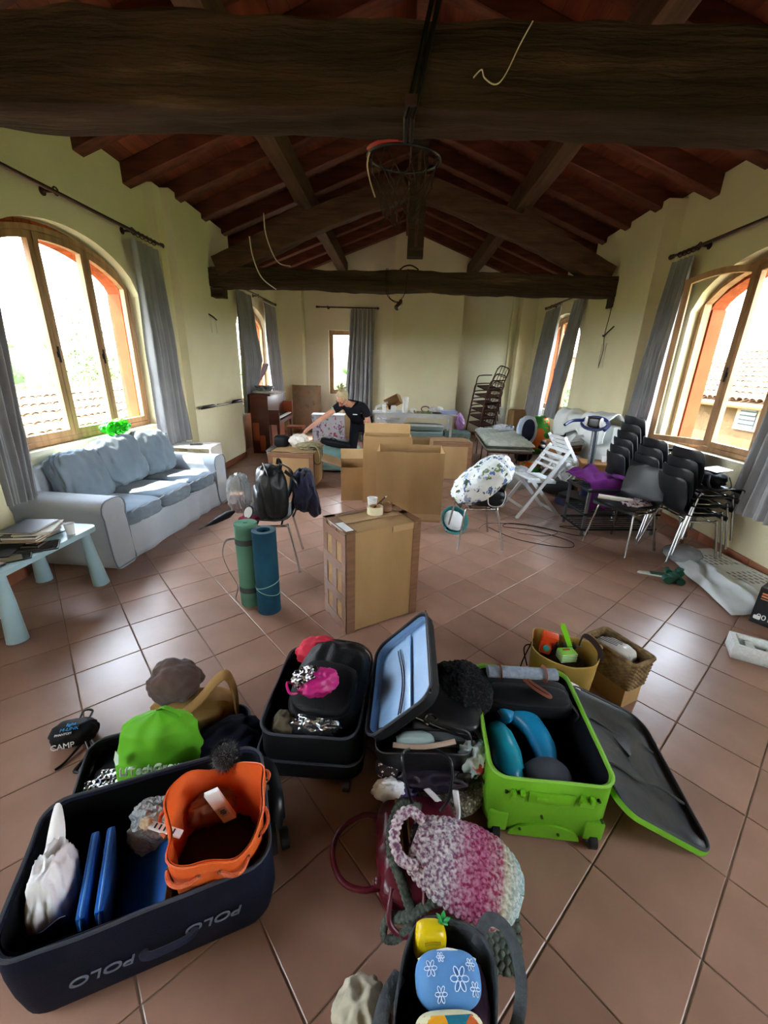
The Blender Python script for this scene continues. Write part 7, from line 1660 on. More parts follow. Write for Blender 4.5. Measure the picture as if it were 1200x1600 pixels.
# grey felt tote cut by the lower edge
dfelt = mat('dark grey felt', '4b4f52', '3f4346', rough=0.95, scale=50, bump=0.3, bscale=150)
FT = thing('felt_tote', 'dark grey felt tote with pouches inside, cut by the bottom edge of the photo', 'bag', (0.165, 0.515, 0.0), radians(-14))
def ftf(u, v):
    a = 2 * pi * u; c, s_ = cos(a), sin(a); k = (abs(c) ** 3 + abs(s_) ** 3) ** (-1 / 3); fl = 1 + 0.06 * v + 0.02 * noise.noise(Vector((c, s_, v * 2)))
    return (0.108 * k * c * fl, 0.135 * k * s_ * fl, 0.29 * v + 0.008 * sin(a * 2))
b = MB(); b.grid(ftf, 64, 14, closeu=True, thick=0.005); b.obj('body', dfelt, FT, smooth=True, auto=180)
b = MB(); b.box((0, 0, 0.006), (0.19, 0.24, 0.012)); b.obj('bottom', dfelt, FT)
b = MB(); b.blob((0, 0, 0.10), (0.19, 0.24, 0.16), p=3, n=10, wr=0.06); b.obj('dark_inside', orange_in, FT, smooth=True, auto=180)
b = MB(); b.tube([(0.06, 0.115, 0.27), (0.085, 0.155, 0.315), (0.135, 0.14, 0.32), (0.165, 0.07, 0.30), (0.155, 0.0, 0.27), (0.12, -0.03, 0.24)], 0.014, 8, smooth=8, flat=0.3); b.obj('handle', dfelt, FT, smooth=True)
b = MB(); b.tube([(-0.115, 0.02, 0.24), (-0.135, -0.04, 0.26), (-0.14, -0.10, 0.20), (-0.125, -0.12, 0.10)], 0.017, 8, smooth=8, flat=0.3); b.obj('handle', dfelt, FT, smooth=True)
Tf = FT.matrix_basis
def in_ft(x, y, z): p = Tf @ Vector((x, y, z)); return (p.x, p.y, p.z)
YP = thing('fruit_pouch', 'yellow fruit shaped silicone pouch with green leaves in the felt tote', 'pouch', in_ft(-0.055, 0.088, 0.22), rot=(-0.3, 0.1, 0.1))
yel = mat('yellow silicone', 'e6c60f', 'd9b80c', rough=0.35)
b = MB(); b.blob((0, 0, 0.035), (0.085, 0.055, 0.09), p=3, n=12, flat=False); b.obj('body', yel, YP, smooth=True, auto=180)
b = MB(); b.tube([(-0.02, -0.028, 0.055), (0.0, -0.031, 0.062), (0.02, -0.028, 0.058)], 0.003, 6, smooth=4); b.obj('slot', mat('dark yellow', 'a88d08', rough=0.5), YP, smooth=True)
for k in range(5):
    b = MB(); a = k * 2 * pi / 5; b.tube([(0.03, 0, 0.08), (0.03 + 0.012 * cos(a), 0.012 * sin(a), 0.092), (0.03 + 0.02 * cos(a), 0.02 * sin(a), 0.096)], [0.005, 0.006, 0.001], 6, flat=0.5); b.obj('leaf', mat('green silicone %d' % k, '2a9a4a', rough=0.4), YP, smooth=True)
bluep = mat('blue flower print', '5e8fc4', '5486bc', rough=0.6, scale=4)
FPP = thing('cosmetic_pouch', 'blue pouch with white flower outlines in the felt tote', 'pouch', in_ft(-0.005, 0.045, 0.215), rot=(0.25, 0, 0.05))
b = MB(); b.blob((0, 0, 0.06), (0.155, 0.10, 0.12), p=2.8, n=16, wr=0.0, seed=151); b.obj('body', bluep, FPP, smooth=True, auto=180)
fw_ = mat('pale flower print', 'd6e4f2', rough=0.6)
def on_blob(x, y): 
    q = (abs(x / 0.0775) ** 2.8 + abs(y / 0.05) ** 2.8); return 0.0625 + 0.06 * max(0.0, 1 - q) ** (1 / 2.8)
b = MB()
for (fx, fy, fr_) in ((0.02, -0.005, 0.021), (-0.045, 0.012, 0.014), (0.05, 0.018, 0.011), (-0.025, -0.028, 0.013), (0.055, -0.02, 0.012), (-0.02, 0.03, 0.009)):
    for k in range(6):
        a = k * pi / 3; loop = []
        for q in range(10):
            g_ = 2 * pi * q / 10; lx = fr_ * (0.62 + 0.42 * cos(g_)); ly = fr_ * 0.24 * sin(g_); x = fx + lx * cos(a) - ly * sin(a); y = fy + lx * sin(a) + ly * cos(a)
            if abs(x) > 0.074 or abs(y) > 0.047: continue
            loop.append((x, y, on_blob(x, y)))
        if len(loop) > 8: b.tube(loop, 0.0009, 4, closed=True)
b.obj('flower_print', fw_, FPP, kind='stuff')
b = MB(); b.tube([(-0.07, 0.03, 0.08), (0, 0.045, 0.10), (0.07, 0.03, 0.08)], 0.003, 6, smooth=5); b.obj('zip', label_m, FPP, smooth=True)
GPP = thing('cosmetic_pouch', 'triangle patterned pouch nearest the bottom edge in the felt tote', 'pouch', in_ft(0.01, -0.05, 0.235), rot=(0.35, 0, 0.08))
b = MB(); b.blob((0, 0, 0.06), (0.15, 0.09, 0.13), p=3.4, n=14); b.obj('body', mat('cream pouch cloth', 'd9d5b0', rough=0.7), GPP, smooth=True, auto=180)
tri = ['c9612c', '1e6d80', 'e09a1d', 'b03a52', '2e7d5e', 'e8e2cf', '7fa8a0', 'e09a1d']
def blob_z(x, y): return 0.0605 + 0.065 * max(0.0, 1 - (abs(x / 0.075) ** 3.4 + abs(y / 0.045) ** 3.4)) ** (1 / 3.4)
for k in range(8):
    a0, a1 = k * pi / 4 + 0.2, (k + 1) * pi / 4 + 0.2; b = MB(); n = 6
    def P_(t, a): 
        x, y = max(-0.068, min(0.068, 0.07 * t * cos(a) * 1.2)), max(-0.038, min(0.038, 0.042 * t * sin(a) * 1.2)); return (x, y, blob_z(x, y) + 0.0012)
    for i in range(n):
        for j in range(3):
            t0, t1 = i / n, (i + 1) / n; g0, g1 = a0 + (a1 - a0) * j / 3, a0 + (a1 - a0) * (j + 1) / 3
            b.f([b.v(P_(t0, g0)), b.v(P_(t1, g0)), b.v(P_(t1, g1)), b.v(P_(t0, g1))]) if i else b.f([b.v(P_(0, 0)), b.v(P_(t1, g0)), b.v(P_(t1, g1))])
    b.obj('triangle_patch', mat('patch %d' % k, tri[k], rough=0.7), GPP, smooth=True)
b = MB(); b.blob((0, 0, 0.03), (0.05, 0.12, 0.08), p=2.6, n=10, wr=0.1, seed=3); b.obj('cloth_bag', mat('mauve cloth', '8a6d92', 'a58cab', rough=0.8, scale=20), smooth=True, auto=180, loc=in_ft(0.075, 0.04, 0.19), label='mauve cloth squeezed at the right side of the felt tote', cat='cloth')
canv = mat('cream cotton', 'c3bea9', 'b3ad97', rough=0.95, scale=5, bump=0.1, bscale=150)
b = MB(); b.blob((0, 0, 0.10), (0.15, 0.14, 0.21), p=2.2, n=22, wr=0.10, ws=2.2, seed=161, ridge=0.2); b.obj('cotton_bag', canv, smooth=True, auto=180, loc=(-0.035, 0.535, 0.0), rot=(0, 0, 0.3), label='crumpled cream cotton bag at the bottom edge, left of the felt tote', cat='bag')
# ================================================================ FAR END OF THE ROOM AND THE PERSON
# upright piano seen from its end, left
pia = mat('reddish piano wood', '5b2a1b', '48200f', rough=0.35, scale=2, stretch=(1, 1, 6)); pia2 = mat('orange piano wood', '9a4a24', rough=0.4)
PI_ = thing('piano', 'reddish brown upright piano at the far left window', 'piano', (-2.62, 8.55, 0), radians(3))
b = MB(); b.box((-0.07, 0, 0.55), (0.34, 1.36, 1.10), bev=0.006); b.obj('case', pia, PI_, smooth=True)
b = MB(); b.box((-0.05, 0, 1.115), (0.42, 1.42, 0.03), bev=0.006); b.obj('top_lid', pia, PI_, smooth=True)
b = MB(); b.box((0.17, -0.64, 0.70), (0.26, 0.05, 0.28), bev=0.005); ck = b.obj('cheek', pia, PI_, smooth=True)
b = MB(); b.box((0.17, 0.64, 0.74), (0.26, 0.05, 0.36), bev=0.005); b.obj('cheek', pia2, PI_, smooth=True)
b = MB(); b.box((0.17, 0, 0.60), (0.26, 1.24, 0.07)); b.obj('key_bed', pia, PI_)
b = MB(); b.box((0.20, 0, 0.675), (0.15, 1.22, 0.02)); b.obj('white_keys', label_m, PI_)
b = MB()
for k in range(36):
    if k % 7 in (2, 6): continue
    b.box((0.17, -0.59 + k * 0.0335, 0.692), (0.09, 0.014, 0.014))
b.obj('black_keys', blackp, PI_, kind='stuff')
for y in (-0.60, 0.60):
    b = MB(); b.lathe([(0.035, 0), (0.03, 0.1), (0.022, 0.3), (0.032, 0.56)], 12, c=(0.26, y, 0)); b.obj('leg', pia, PI_, smooth=True)
b = MB(); b.box((0.105, 0.0, 0.33), (0.012, 1.1, 0.42), bev=0.004); b.obj('lower_panel', pia2, PI_)
b = MB(); b.box((-0.16, -0.684, 0.42), (0.12, 0.006, 0.34)); b.box((-0.04, -0.684, 0.2), (0.1, 0.006, 0.3)); b.obj('end_panel_moulding', pia2, PI_)
b = MB(); b.blob((0, 0, 0.015), (0.55, 0.5, 0.04), p=3, n=10, wr=0.2, seed=2); b.obj('sheet_music', paper_m, smooth=True, auto=180, loc=(-2.66, 8.35, 1.132), label='loose papers on top of the piano', cat='paper')
b = MB(); b.lathe([(0.0, 0.02), (0.12, 0.02), (0.19, 0.11), (0.20, 0.115), (0.18, 0.115), (0.11, 0.04), (0, 0.04)], 28, cap=False); b.obj('bowl', mat('dark glazed bowl', '3a4246', '9fa8ac', rough=0.25, scale=20), smooth=True, loc=(-2.62, 8.18, 1.155), label='dark rimmed bowl on the piano', cat='bowl')
b = MB(); b.grid(lambda u, v: (-0.12 + 0.24 * u + 0.03 * sin(v * 6), 0.02 * sin(u * 22) + 0.3 * v, 0.55 - 0.53 * v), 30, 16, thick=0.004); b.obj('voile', mat('striped voile', 'b9a8ae', '776a78', rough=0.9, scale=22, stretch=(1, 0, 0)), smooth=True, auto=180, loc=(-2.80, 8.95, 1.135), rot=(0, 0, radians(80)), label='thin striped voile hanging between the piano and the far left window', cat='voile')
st_ = thing('stool', 'small wooden stool under the piano keyboard', 'stool', (-2.14, 8.62, 0))
b = MB(); b.prism(rrect(0.34, 0.30, 0.03), 0.42, 0.46); b.obj('seat', pia2, st_)
for x in (-0.13, 0.13):
    for y in (-0.11, 0.11):
        b = MB(); b.cyl((x * 1.1, y * 1.1, 0), (x, y, 0.42), 0.016, 8); b.obj('leg', pia, st_, smooth=True)
tb = thing('storage_box', 'clear plastic storage box with dark things behind the left cardboard box', 'storage box', (-2.02, 6.95, 0), 0.1)
b = MB(); rings(b, [[(p[0], p[1], z) for p in rrect(w_, l_, 0.04)] for (w_, l_, z) in ((0.34, 0.46, 0.0), (0.40, 0.52, 0.28), (0.42, 0.54, 0.285))]); b.obj('tub', mat('frosted plastic', 'c8ccd0', rough=0.25, thin=0.5), tb, smooth=True, auto=40)
b = MB(); b.blob((0, 0, 0.12), (0.32, 0.42, 0.20), p=3, n=10, wr=0.12, seed=4); b.obj('contents', blk_navy, tb, smooth=True, auto=180)
b = MB(); b.tube([(-0.14, 0, 0.24), (0.0, 0.05, 0.30), (0.14, 0, 0.24)], 0.02, 6, smooth=4); b.obj('handle', blacks, tb, smooth=True)
# board leaning, box with flowers, cardboard behind the person
BO = thing('wrapped_board', 'tall brown board wrapped in shiny film leaning on the back wall', 'board', (-2.36, 10.72, 0), rot=(-0.12, 0, radians(8)))
b = MB(); b.box((0, 0, 0.60), (0.72, 0.05, 1.20), bev=0.006); b.obj('board', mat('mottled brown board', '5c3518', 'a8793f', rough=0.35, scale=6, c3='e0c79c'), BO, smooth=True)
b = MB(); b.grid(lambda u, v: (-0.365 + 0.73 * u, -0.032 + 0.012 * noise.noise(Vector((u * 6, v * 8, 1))), 0.01 + 1.19 * v), 24, 34, thick=0.002); b.obj('plastic_wrap', mat('clear wrap', 'd9c7a6', rough=0.08, thin=0.85, bump=0.6, scale=6, bscale=9, bdist=0.03), BO, smooth=True, auto=180)
FB2 = thing('printed_box', 'white box printed with flowers between the board and the person', 'box', (-1.62, 9.7, 0), radians(4))
fpm = mat('flower printed card', 'e4e3ea', 'd6d5e0', rough=0.7, scale=4); pattern(fpm, ('8c6aa0', '7aa06a', 'b5566a'), 9, 0.6, 3)
b = MB(); b.box((0, 0, 0.30), (0.75, 0.35, 0.60), bev=0.004); b.obj('box_body', fpm, FB2)
b = MB(); b.box((0, 0, 0.603), (0.77, 0.37, 0.02), bev=0.004); b.obj('lid', label_m, FB2)
closed_box('plain brown box behind the person, near the small back window', (-1.10, 10.30, 0), radians(-3), 0.50, 0.35, 0.78, tapes=False)
# clothes and bags on the left box (top at 0.51)
b = MB(); b.blob((0, 0, 0.07), (0.22, 0.20, 0.18), p=3.4, n=10, wr=0.05, seed=3); b.obj('black_bag', blacks, smooth=True, auto=180, loc=(-1.72, 6.02, 0.515), label='small black bag at the left end of the taped box by the piano', cat='bag')
ivory = mat('ivory crinkled cloth', 'd9d2c6', 'c4bbad', rough=0.9, scale=10)
b = MB(); b.blob((0, 0, 0.09), (0.30, 0.18, 0.22), p=2.3, n=18, wr=0.14, seed=6, ridge=0.25); b.obj('cloth_bag', ivory, smooth=True, auto=180, loc=(-1.45, 5.98, 0.512), label='crumpled ivory cloth bag the person is reaching for', cat='bag')
olive = mat('olive beige bag cloth', '9a8f6f', '6f6749', rough=0.85, scale=8)
b = MB(); b.blob((0, 0, 0.04), (0.40, 0.26, 0.12), p=2.2, n=18, wr=0.2, seed=16, ridge=0.25); b.obj('shoulder_bag', olive, smooth=True, auto=180, loc=(-1.27, 5.85, 0.512), label='olive and beige cloth bag on the right half of the taped box', cat='bag')
b = MB(); b.tube([(0, 0, 0.05), (0.10, -0.06, 0.04), (0.16, -0.14, -0.06), (0.15, -0.16, -0.16), (0.08, -0.15, -0.16), (0.04, -0.10, 0.03)], 0.018, 6, smooth=6, flat=0.3); b.obj('bag_band', olive, smooth=True, auto=180, loc=(-1.22, 5.72, 0.53), label='beige strap hanging over the front edge of the taped box', cat='strap')
# pale teal floor cushion stack with a black case
tealc = mat('pale teal cushion cloth', '8fb3ac', '7fa39d', rough=0.85, scale=3)
for k in range(2):
    b = MB(); b.blob((0, 0, 0.09), (0.80 - 0.06 * k, 0.95, 0.19), p=3, n=14, wr=0.03, seed=k + 7); b.obj('floor_cushion', tealc, smooth=True, auto=180, loc=(-1.02 + 0.03 * k, 6.95, 0.19 * k), rot=(0, 0, 0.1 * k), label=('lower pale teal floor cushion left of the person', 'upper pale teal floor cushion left of the person, a black case on it')[k], cat='cushion')
CS = thing('instrument_case', 'black soft case lying on the teal cushions in front of the person', 'case', (-1.02, 6.78, 0.385), rot=(0.0, 0.10, radians(-18)))
b = MB(); b.blob((0, 0, 0.07), (0.56, 0.26, 0.14), p=3, n=12, wr=0.05, seed=3); b.obj('body', blacks, CS, smooth=True, auto=180)
b = MB(); b.tube([(-0.08, -0.10, 0.12), (0, -0.12, 0.17), (0.08, -0.10, 0.12)], 0.010, 6, smooth=4); b.obj('handle', blackp, CS, smooth=True)
# white table with cross legs
TBL = thing('folding_table', 'white slatted folding table with crossed legs against the chimney breast', 'table', (0.38, 9.35, 0), radians(-1))
b = MB(); b.bm.free()
for k in range(8): bar(TBL, 'top_slat', (-0.92, -0.33 + 0.094 * k, 0.735), (0.92, -0.33 + 0.094 * k, 0.735), 0.085, 0.02, nrm=(0, 0, 1))
bar(TBL, 'apron', (-0.80, -0.36, 0.69), (0.80, -0.36, 0.69), 0.05, 0.02, nrm=(0, 1, 0)); bar(TBL, 'apron', (-0.80, 0.36, 0.69), (0.80, 0.36, 0.69), 0.05, 0.02, nrm=(0, 1, 0))
for y in (-0.30, 0.30):
    bar(TBL, 'cross_leg', (-0.82, y, 0.0), (-0.15, y, 0.70), 0.05, 0.022, nrm=(0, 1, 0)); bar(TBL, 'cross_leg', (-0.15, y * 0.88, 0.0), (-0.82, y * 0.88, 0.70), 0.05, 0.022, nrm=(0, 1, 0))
    bar(TBL, 'straight_leg', (0.80, y, 0.0), (0.80, y, 0.70), 0.05, 0.022, nrm=(0, 1, 0)); bar(TBL, 'straight_leg', (-0.86, y, 0.0), (-0.86, y, 0.70), 0.04, 0.022, nrm=(0, 1, 0))
bar(TBL, 'stretcher', (-0.80, -0.30, 0.50), (0.80, -0.30, 0.50), 0.045, 0.02, nrm=(0, 1, 0))
OP = thing('cardboard_box', 'small brown box tipped open on the left end of the white table', 'box', (-0.08, 9.40, 0.88), rot=(0.1, -0.45, 0.25))
for (c, s_) in (((0, 0, 0), (0.34, 0.26, 0.006)), ((0, 0.13, 0.09), (0.34, 0.006, 0.18)), ((0.17, 0, 0.09), (0.006, 0.26, 0.18)), ((-0.17, 0, 0.09), (0.006, 0.26, 0.18))):
    b = MB(); b.box(c, s_); b.obj('panel', card_m, OP)
b = MB(); b.box((0, 0, 0), (0.12, 0.16, 0.14), bev=0.004); b.obj('tin', label_m, smooth=True, loc=(-0.10, 9.30, 0.818), label='white tin under the tipped brown box on the white table', cat='tin')
for k in range(3):
    b = MB(); b.lathe([(0.02, 0), (0.062, 0), (0.062, 0.11), (0.02, 0.11), (0.02, 0)], 20, cap=False); b.obj('toilet_roll', MATS['quilted paper'], smooth=True, loc=(0.16 + 0.004 * k, 9.20, 0.747 + 0.112 * k), label='white paper roll, %s of the column on the white table' % ('lowest', 'middle', 'highest')[k], cat='paper roll', group='paper rolls stacked on the white table')
b = MB(); b.lathe([(0.02, 0), (0.055, 0), (0.055, 0.10), (0.02, 0.10), (0.02, 0)], 20, cap=False); b.obj('paper_roll', MATS['quilted paper'], smooth=True, loc=(0.33, 9.15, 0.802), rot=(pi / 2, 0, 0.3), label='small white roll lying right of the paper roll column', cat='paper roll')
SWM = thing('sewing_arm', 'white angled plastic gadget at the left corner of the white table', 'gadget', (-0.42, 9.22, 0.747), 0.2)
b = MB(); b.tube([(-0.08, 0, 0.02), (-0.06, 0, 0.10), (0.10, 0, 0.16), (0.20, 0, 0.20)], 0.025, 8); b.obj('arm', white_m, SWM, smooth=True)
b = MB(); b.box((-0.06, 0, 0.012), (0.14, 0.12, 0.022), bev=0.004); b.obj('foot', white_m, SWM, smooth=True)
b = MB(); b.lathe([(0.0, 0.0), (0.035, 0.0), (0.04, 0.17), (0.0, 0.17)], 14); b.obj('bottle', label_m, smooth=True, loc=(-0.30, 9.08, 0.747), label='white bottle standing at the left front of the white table', cat='bottle')
b = MB(); b.box((0, 0, 0.02), (0.42, 0.20, 0.035), bev=0.004); b.obj('tray', mat('beige green tray', 'b9a98c', '6f8a4e', rough=0.7, scale=9), loc=(0.52, 9.15, 0.747), label='beige and green flat tray in the middle of the white table', cat='tray')
b = MB(); b.tube([(0.09 * cos(a * pi / 10), 0.02 * sin(a), 0.07 + 0.06 * sin(a * pi / 10)) for a in range(20)], 0.012, 8, closed=True); b.obj('headband', mat('dark red plastic', '7a2335', rough=0.4), smooth=True, loc=(0.62, 9.42, 0.747), label='dark red hoop standing on the white table', cat='hoop')
b = MB(); b.tube([(0.10 * cos(a * pi / 10), 0.06 * sin(a * pi / 10), 0.02) for a in range(20)], 0.012, 8, closed=True); b.obj('black_ring', blackp, smooth=True, loc=(0.86, 9.12, 0.747), label='black ring lying at the middle of the white table', cat='ring')
b = MB(); b.blob((0, 0, 0.06), (0.34, 0.22, 0.16), p=2.2, n=12, wr=0.2, seed=6, ridge=0.2); b.obj('plastic_bag', wpl, smooth=True, auto=180, loc=(0.86, 9.42, 0.747), label='crumpled white bag at the back of the white table', cat='plastic bag')
b = MB(); b.box((0, 0, 0.04), (0.36, 0.24, 0.07), bev=0.01); b.obj('storage_box', mat('lilac blue plastic', 'a9b7dd', rough=0.3), smooth=True, loc=(1.12, 9.22, 0.747), label='flat lilac blue plastic box at the right end of the white table', cat='storage box')
lil = mat('lilac film', 'c79ad6', rough=0.35, thin=0.15)
b = MB(); b.blob((0, 0, 0), (0.20, 0.16, 0.40), p=2.2, n=14, wr=0.18, seed=6, ridge=0.25, flat=False); b.obj('plastic_bag', lil, smooth=True, auto=180, loc=(1.36, 9.05, 0.60), rot=(0.2, -0.3, 0), label='lilac plastic bag hanging off the right end of the white table', cat='plastic bag')
redw = mat('red printed box', 'b5232f', rough=0.5)
for k in range(2):
    t = thing('carton', ('lower red and white carton under the left end of the white table', 'upper red and white carton under the left end of the white table')[k], 'carton', (-0.22, 9.55, 0.285 * k))
    b = MB(); b.box((0, 0, 0.14), (0.52, 0.35, 0.28), bev=0.004); b.obj('body', label_m, t)
    b = MB(); b.box((-0.10, -0.177, 0.14), (0.26, 0.004, 0.13)); b.obj('red_print', redw, t)
t = thing('folded_mattress', 'folded teal striped mattress under the white table', 'mattress', (0.62, 9.75, 0))
tst = mat('teal striped ticking', '6c8c86', 'a9bcb6', rough=0.9, scale=30, stretch=(0, 0, 1))
for k in range(3):
    b = MB(); b.blob((0, 0, 0.075 + 0.15 * k), (0.95, 0.45, 0.155), p=5, n=10, wr=0.02, seed=k); b.obj('fold', tst, t, smooth=True, auto=180)
t = thing('folded_mattress', 'folded grey green mattress on the floor between the white table and the bed', 'mattress', (1.42, 9.75, 0))
for k in range(2):
    b = MB(); b.blob((0, 0, 0.08 + 0.16 * k), (0.62, 0.55, 0.165), p=5, n=10, wr=0.03, seed=k + 4); b.obj('fold', mat('grey green ticking %d' % k, '7d8f88', '687a74', rough=0.9, scale=12), t, smooth=True, auto=180)
b = MB(); b.blob((0, 0, 0.08), (0.55, 0.35, 0.16), p=4, n=10, wr=0.04); b.obj('suitcase_soft', mat('grey soft bag', '6d7278', rough=0.8), smooth=True, auto=180, loc=(-0.62, 9.75, 0.0), label='grey flat soft bag on the floor left of the white table', cat='bag')
b = MB(); b.blob((0, 0, 0.10), (0.4, 0.3, 0.22), p=2.6, n=10, wr=0.14, seed=8); b.obj('dark_bag', mat('dark brown cloth', '2f2520', rough=0.9), smooth=True, auto=180, loc=(-0.60, 9.75, 0.165), label='dark brown bag on the grey flat bag left of the white table', cat='bag')

# ---- on the walls and hanging from the beams
BL = thing('wall_lamp', 'horizontal metal bar lamp with two dark heads on the left pier', 'lamp', (-2.80, 6.5, 1.03))
b = MB(); b.cyl((0.03, -0.80, 0.02), (0.03, 0.86, 0.0), 0.012, 10); b.cyl((-0.055, 0, 0.01), (0.03, 0, 0.01), 0.015, 8); b.obj('bar', mat('satin nickel', '8d8a78', rough=0.3, metal=0.9), BL, smooth=True)
for y in (-0.55, 0.55):
    b = MB(); b.tube([(0.05, y - 0.22, 0.015), (0.055, y - 0.15, 0.03), (0.055, y + 0.15, 0.03), (0.05, y + 0.22, 0.015)], [0.012, 0.035, 0.035, 0.012], 10, flat=0.7); b.obj('lamp_head', blackp, BL, smooth=True)
WF = thing('wall_hook', 'small dark bracket with loose wires high on the left pier', 'bracket', (-2.85, 6.62, 2.28))
b = MB(); b.tube([(0.0, -0.10, 0.06), (0.03, -0.02, 0.03), (0.03, 0.09, 0.0)], 0.010, 6); b.obj('bracket', iron_m, WF, smooth=True)
for k, y in enumerate((-0.09, 0.09)):
    b = MB(); b.tube([(0.01, y, 0.03), (0.012, y + 0.01, -0.08), (0.01, y + 0.03, -0.19)], 0.004, 5, smooth=3); b.obj('wire', white_wire, WF, smooth=True)
WR = thing('wall_hook', 'dark wrought bracket with dangling wires high on the right pier', 'bracket', (3.06, 6.65, 2.20))
b = MB(); b.tube([(0.01, -0.14, 0.12), (-0.02, -0.05, 0.05), (-0.02, 0.06, 0.0), (0.0, 0.13, 0.02)], 0.009, 6, smooth=4); b.obj('bracket', iron_m, WR, smooth=True)
b = MB(); b.tube([(0.0, 0.02, 0.62), (0.005, 0.05, 0.3), (-0.01, 0.06, 0.02), (0.0, 0.03, -0.2), (0.0, 0.08, -0.42)], 0.005, 5, smooth=5); b.obj('wire', black_cable, WR, smooth=True)
for k, y in enumerate((0.08, -0.04)):
    b = MB(); b.tube([(0.0, y, -0.1), (0.0, y + 0.02, -0.3), (0.0, y, -0.45)], 0.007, 5, smooth=3); b.obj('lamp_wire', white_wire, WR, smooth=True)
PB2 = thing('pendant_lamp', 'small bare spotlight hanging from looped cable under the far beam', 'lamp', (-0.02, 6.62, 2.55))
b = MB(); b.tube([(-0.22, 0.03, 0.46), (-0.225, 0.0, 0.25), (-0.19, 0.0, 0.10), (-0.07, 0, 0.02), (0, 0, 0.06), (0.05, 0, 0.13), (0.07, 0.0, 0.24), (0.09, 0.03, 0.46)], 0.006, 6, smooth=8)
b.obj('cable', black_cable, PB2, smooth=True)
b = MB(); b.tube([(-0.20, 0.03, 0.46), (-0.20, 0.0, 0.25), (-0.16, 0.0, 0.08), (-0.04, 0, 0.03), (0.0, 0, 0.05)], 0.005, 6, smooth=8); b.obj('cable', black_cable, PB2, smooth=True)
b = MB(); b.tube([(0.005, 0, 0.06), (0.0, 0, 0.02), (-0.03, -0.02, -0.03), (-0.06, -0.04, -0.06)], [0.02, 0.035, 0.042, 0.042], 14); b.obj('spotlight_body', steel, PB2, smooth=True)
b = MB(); b.tube([(-0.0605, -0.0402, -0.0605), (-0.063, -0.042, -0.063)], 0.036, 14); b.obj('lens', blackp, PB2, smooth=True)
# basketball hoop hung behind the near beam
HP = thing('basketball_hoop', 'small hoop with a tangled dark string net hanging behind the near beam', 'hoop', (-0.02, 2.76, 2.745), rot=(0.06, 0.04, 0))
R0 = 0.20
b = MB(); b.tube([(R0 * cos(a * pi / 18), R0 * 0.95 * sin(a * pi / 18), 0) for a in range(36)], 0.008, 8, closed=True); b.obj('rim', blackp, HP, smooth=True)
b = MB(); b.tube([(R0 * 1.03 * cos(a * pi / 18), R0 * sin(a * pi / 18), 0.012) for a in range(20, 28)], 0.009, 8); b.obj('red_rim_section', mat('red painted steel', 'c2312a', rough=0.4), HP, smooth=True)
b = MB(); b.box((0.03, -0.245, 0.03), (0.12, 0.09, 0.05)); b.obj('mount', iron_m, HP)
rr3 = random.Random(12); b = MB(); N_ = 12; lv = 5
def nod(k, i):
    a = 2 * pi * (k + 0.5 * (i % 2)) / N_; r = R0 * (1 - 0.12 * i) + 0.012 * rr3.uniform(-1, 1); return Vector((r * cos(a), r * sin(a), -0.065 * i + 0.012 * rr3.uniform(-1, 1)))
nd = [[nod(k, i) for k in range(N_)] for i in range(lv)]
for i in range(lv - 1):
    for k in range(N_):
        if rr3.random() < 0.12: continue
        b.tube([nd[i][k], nd[i + 1][k if i % 2 == 0 else (k + 1) % N_]], 0.003, 4)
        b.tube([nd[i][k], nd[i + 1][(k - 1) % N_ if i % 2 == 0 else k]], 0.003, 4)
for k in range(8):
    p = nd[lv - 1][rr3.randrange(N_)]; b.tube([p, p + Vector((rr3.uniform(-.05, .05), rr3.uniform(-.05, .05), -0.05)), p + Vector((rr3.uniform(-.08, .08), 0, 0.02))], 0.0028, 4, smooth=4)
b.obj('string_net', mat('dark twine', '3a302c', rough=0.9), HP, kind='stuff')
b = MB(); b.tube([(R0 * cos(3.6), R0 * sin(3.6), 0), (-0.20, -0.02, -0.04), (-0.185, 0.02, -0.10), (-0.15, 0.0, -0.18)], 0.0045, 5, smooth=5); b.obj('loose_cord', white_wire, HP, smooth=True)
cable('thin pale wire looping down from the far left rafter to the tie beam', [(-1.95, 6.55, 3.62), (-1.93, 6.55, 3.35), (-1.80, 6.56, 3.05), (-1.62, 6.6, 3.00)], 0.008, white_wire)
cable('thin pale wire hanging in front of the left end of the far tie beam', [(-2.18, 6.58, 3.35), (-2.15, 6.58, 3.10), (-2.05, 6.60, 2.85), (-1.85, 6.62, 2.70)], 0.008, white_wire)
cable('pale string curled on the face of the near beam, right of the strap', [(0.47, 2.155, 2.95), (0.43, 2.15, 2.88), (0.38, 2.145, 2.78), (0.345, 2.15, 2.755), (0.30, 2.15, 2.775), (0.285, 2.15, 2.80), (0.255, 2.15, 2.775)], 0.0028, white_wire)
cable('black cable resting on top of the far tie beam beside the post', [(-0.05, 6.72, 3.01), (0.02, 6.68, 3.05), (0.12, 6.68, 3.06), (0.22, 6.72, 3.02)], 0.010)

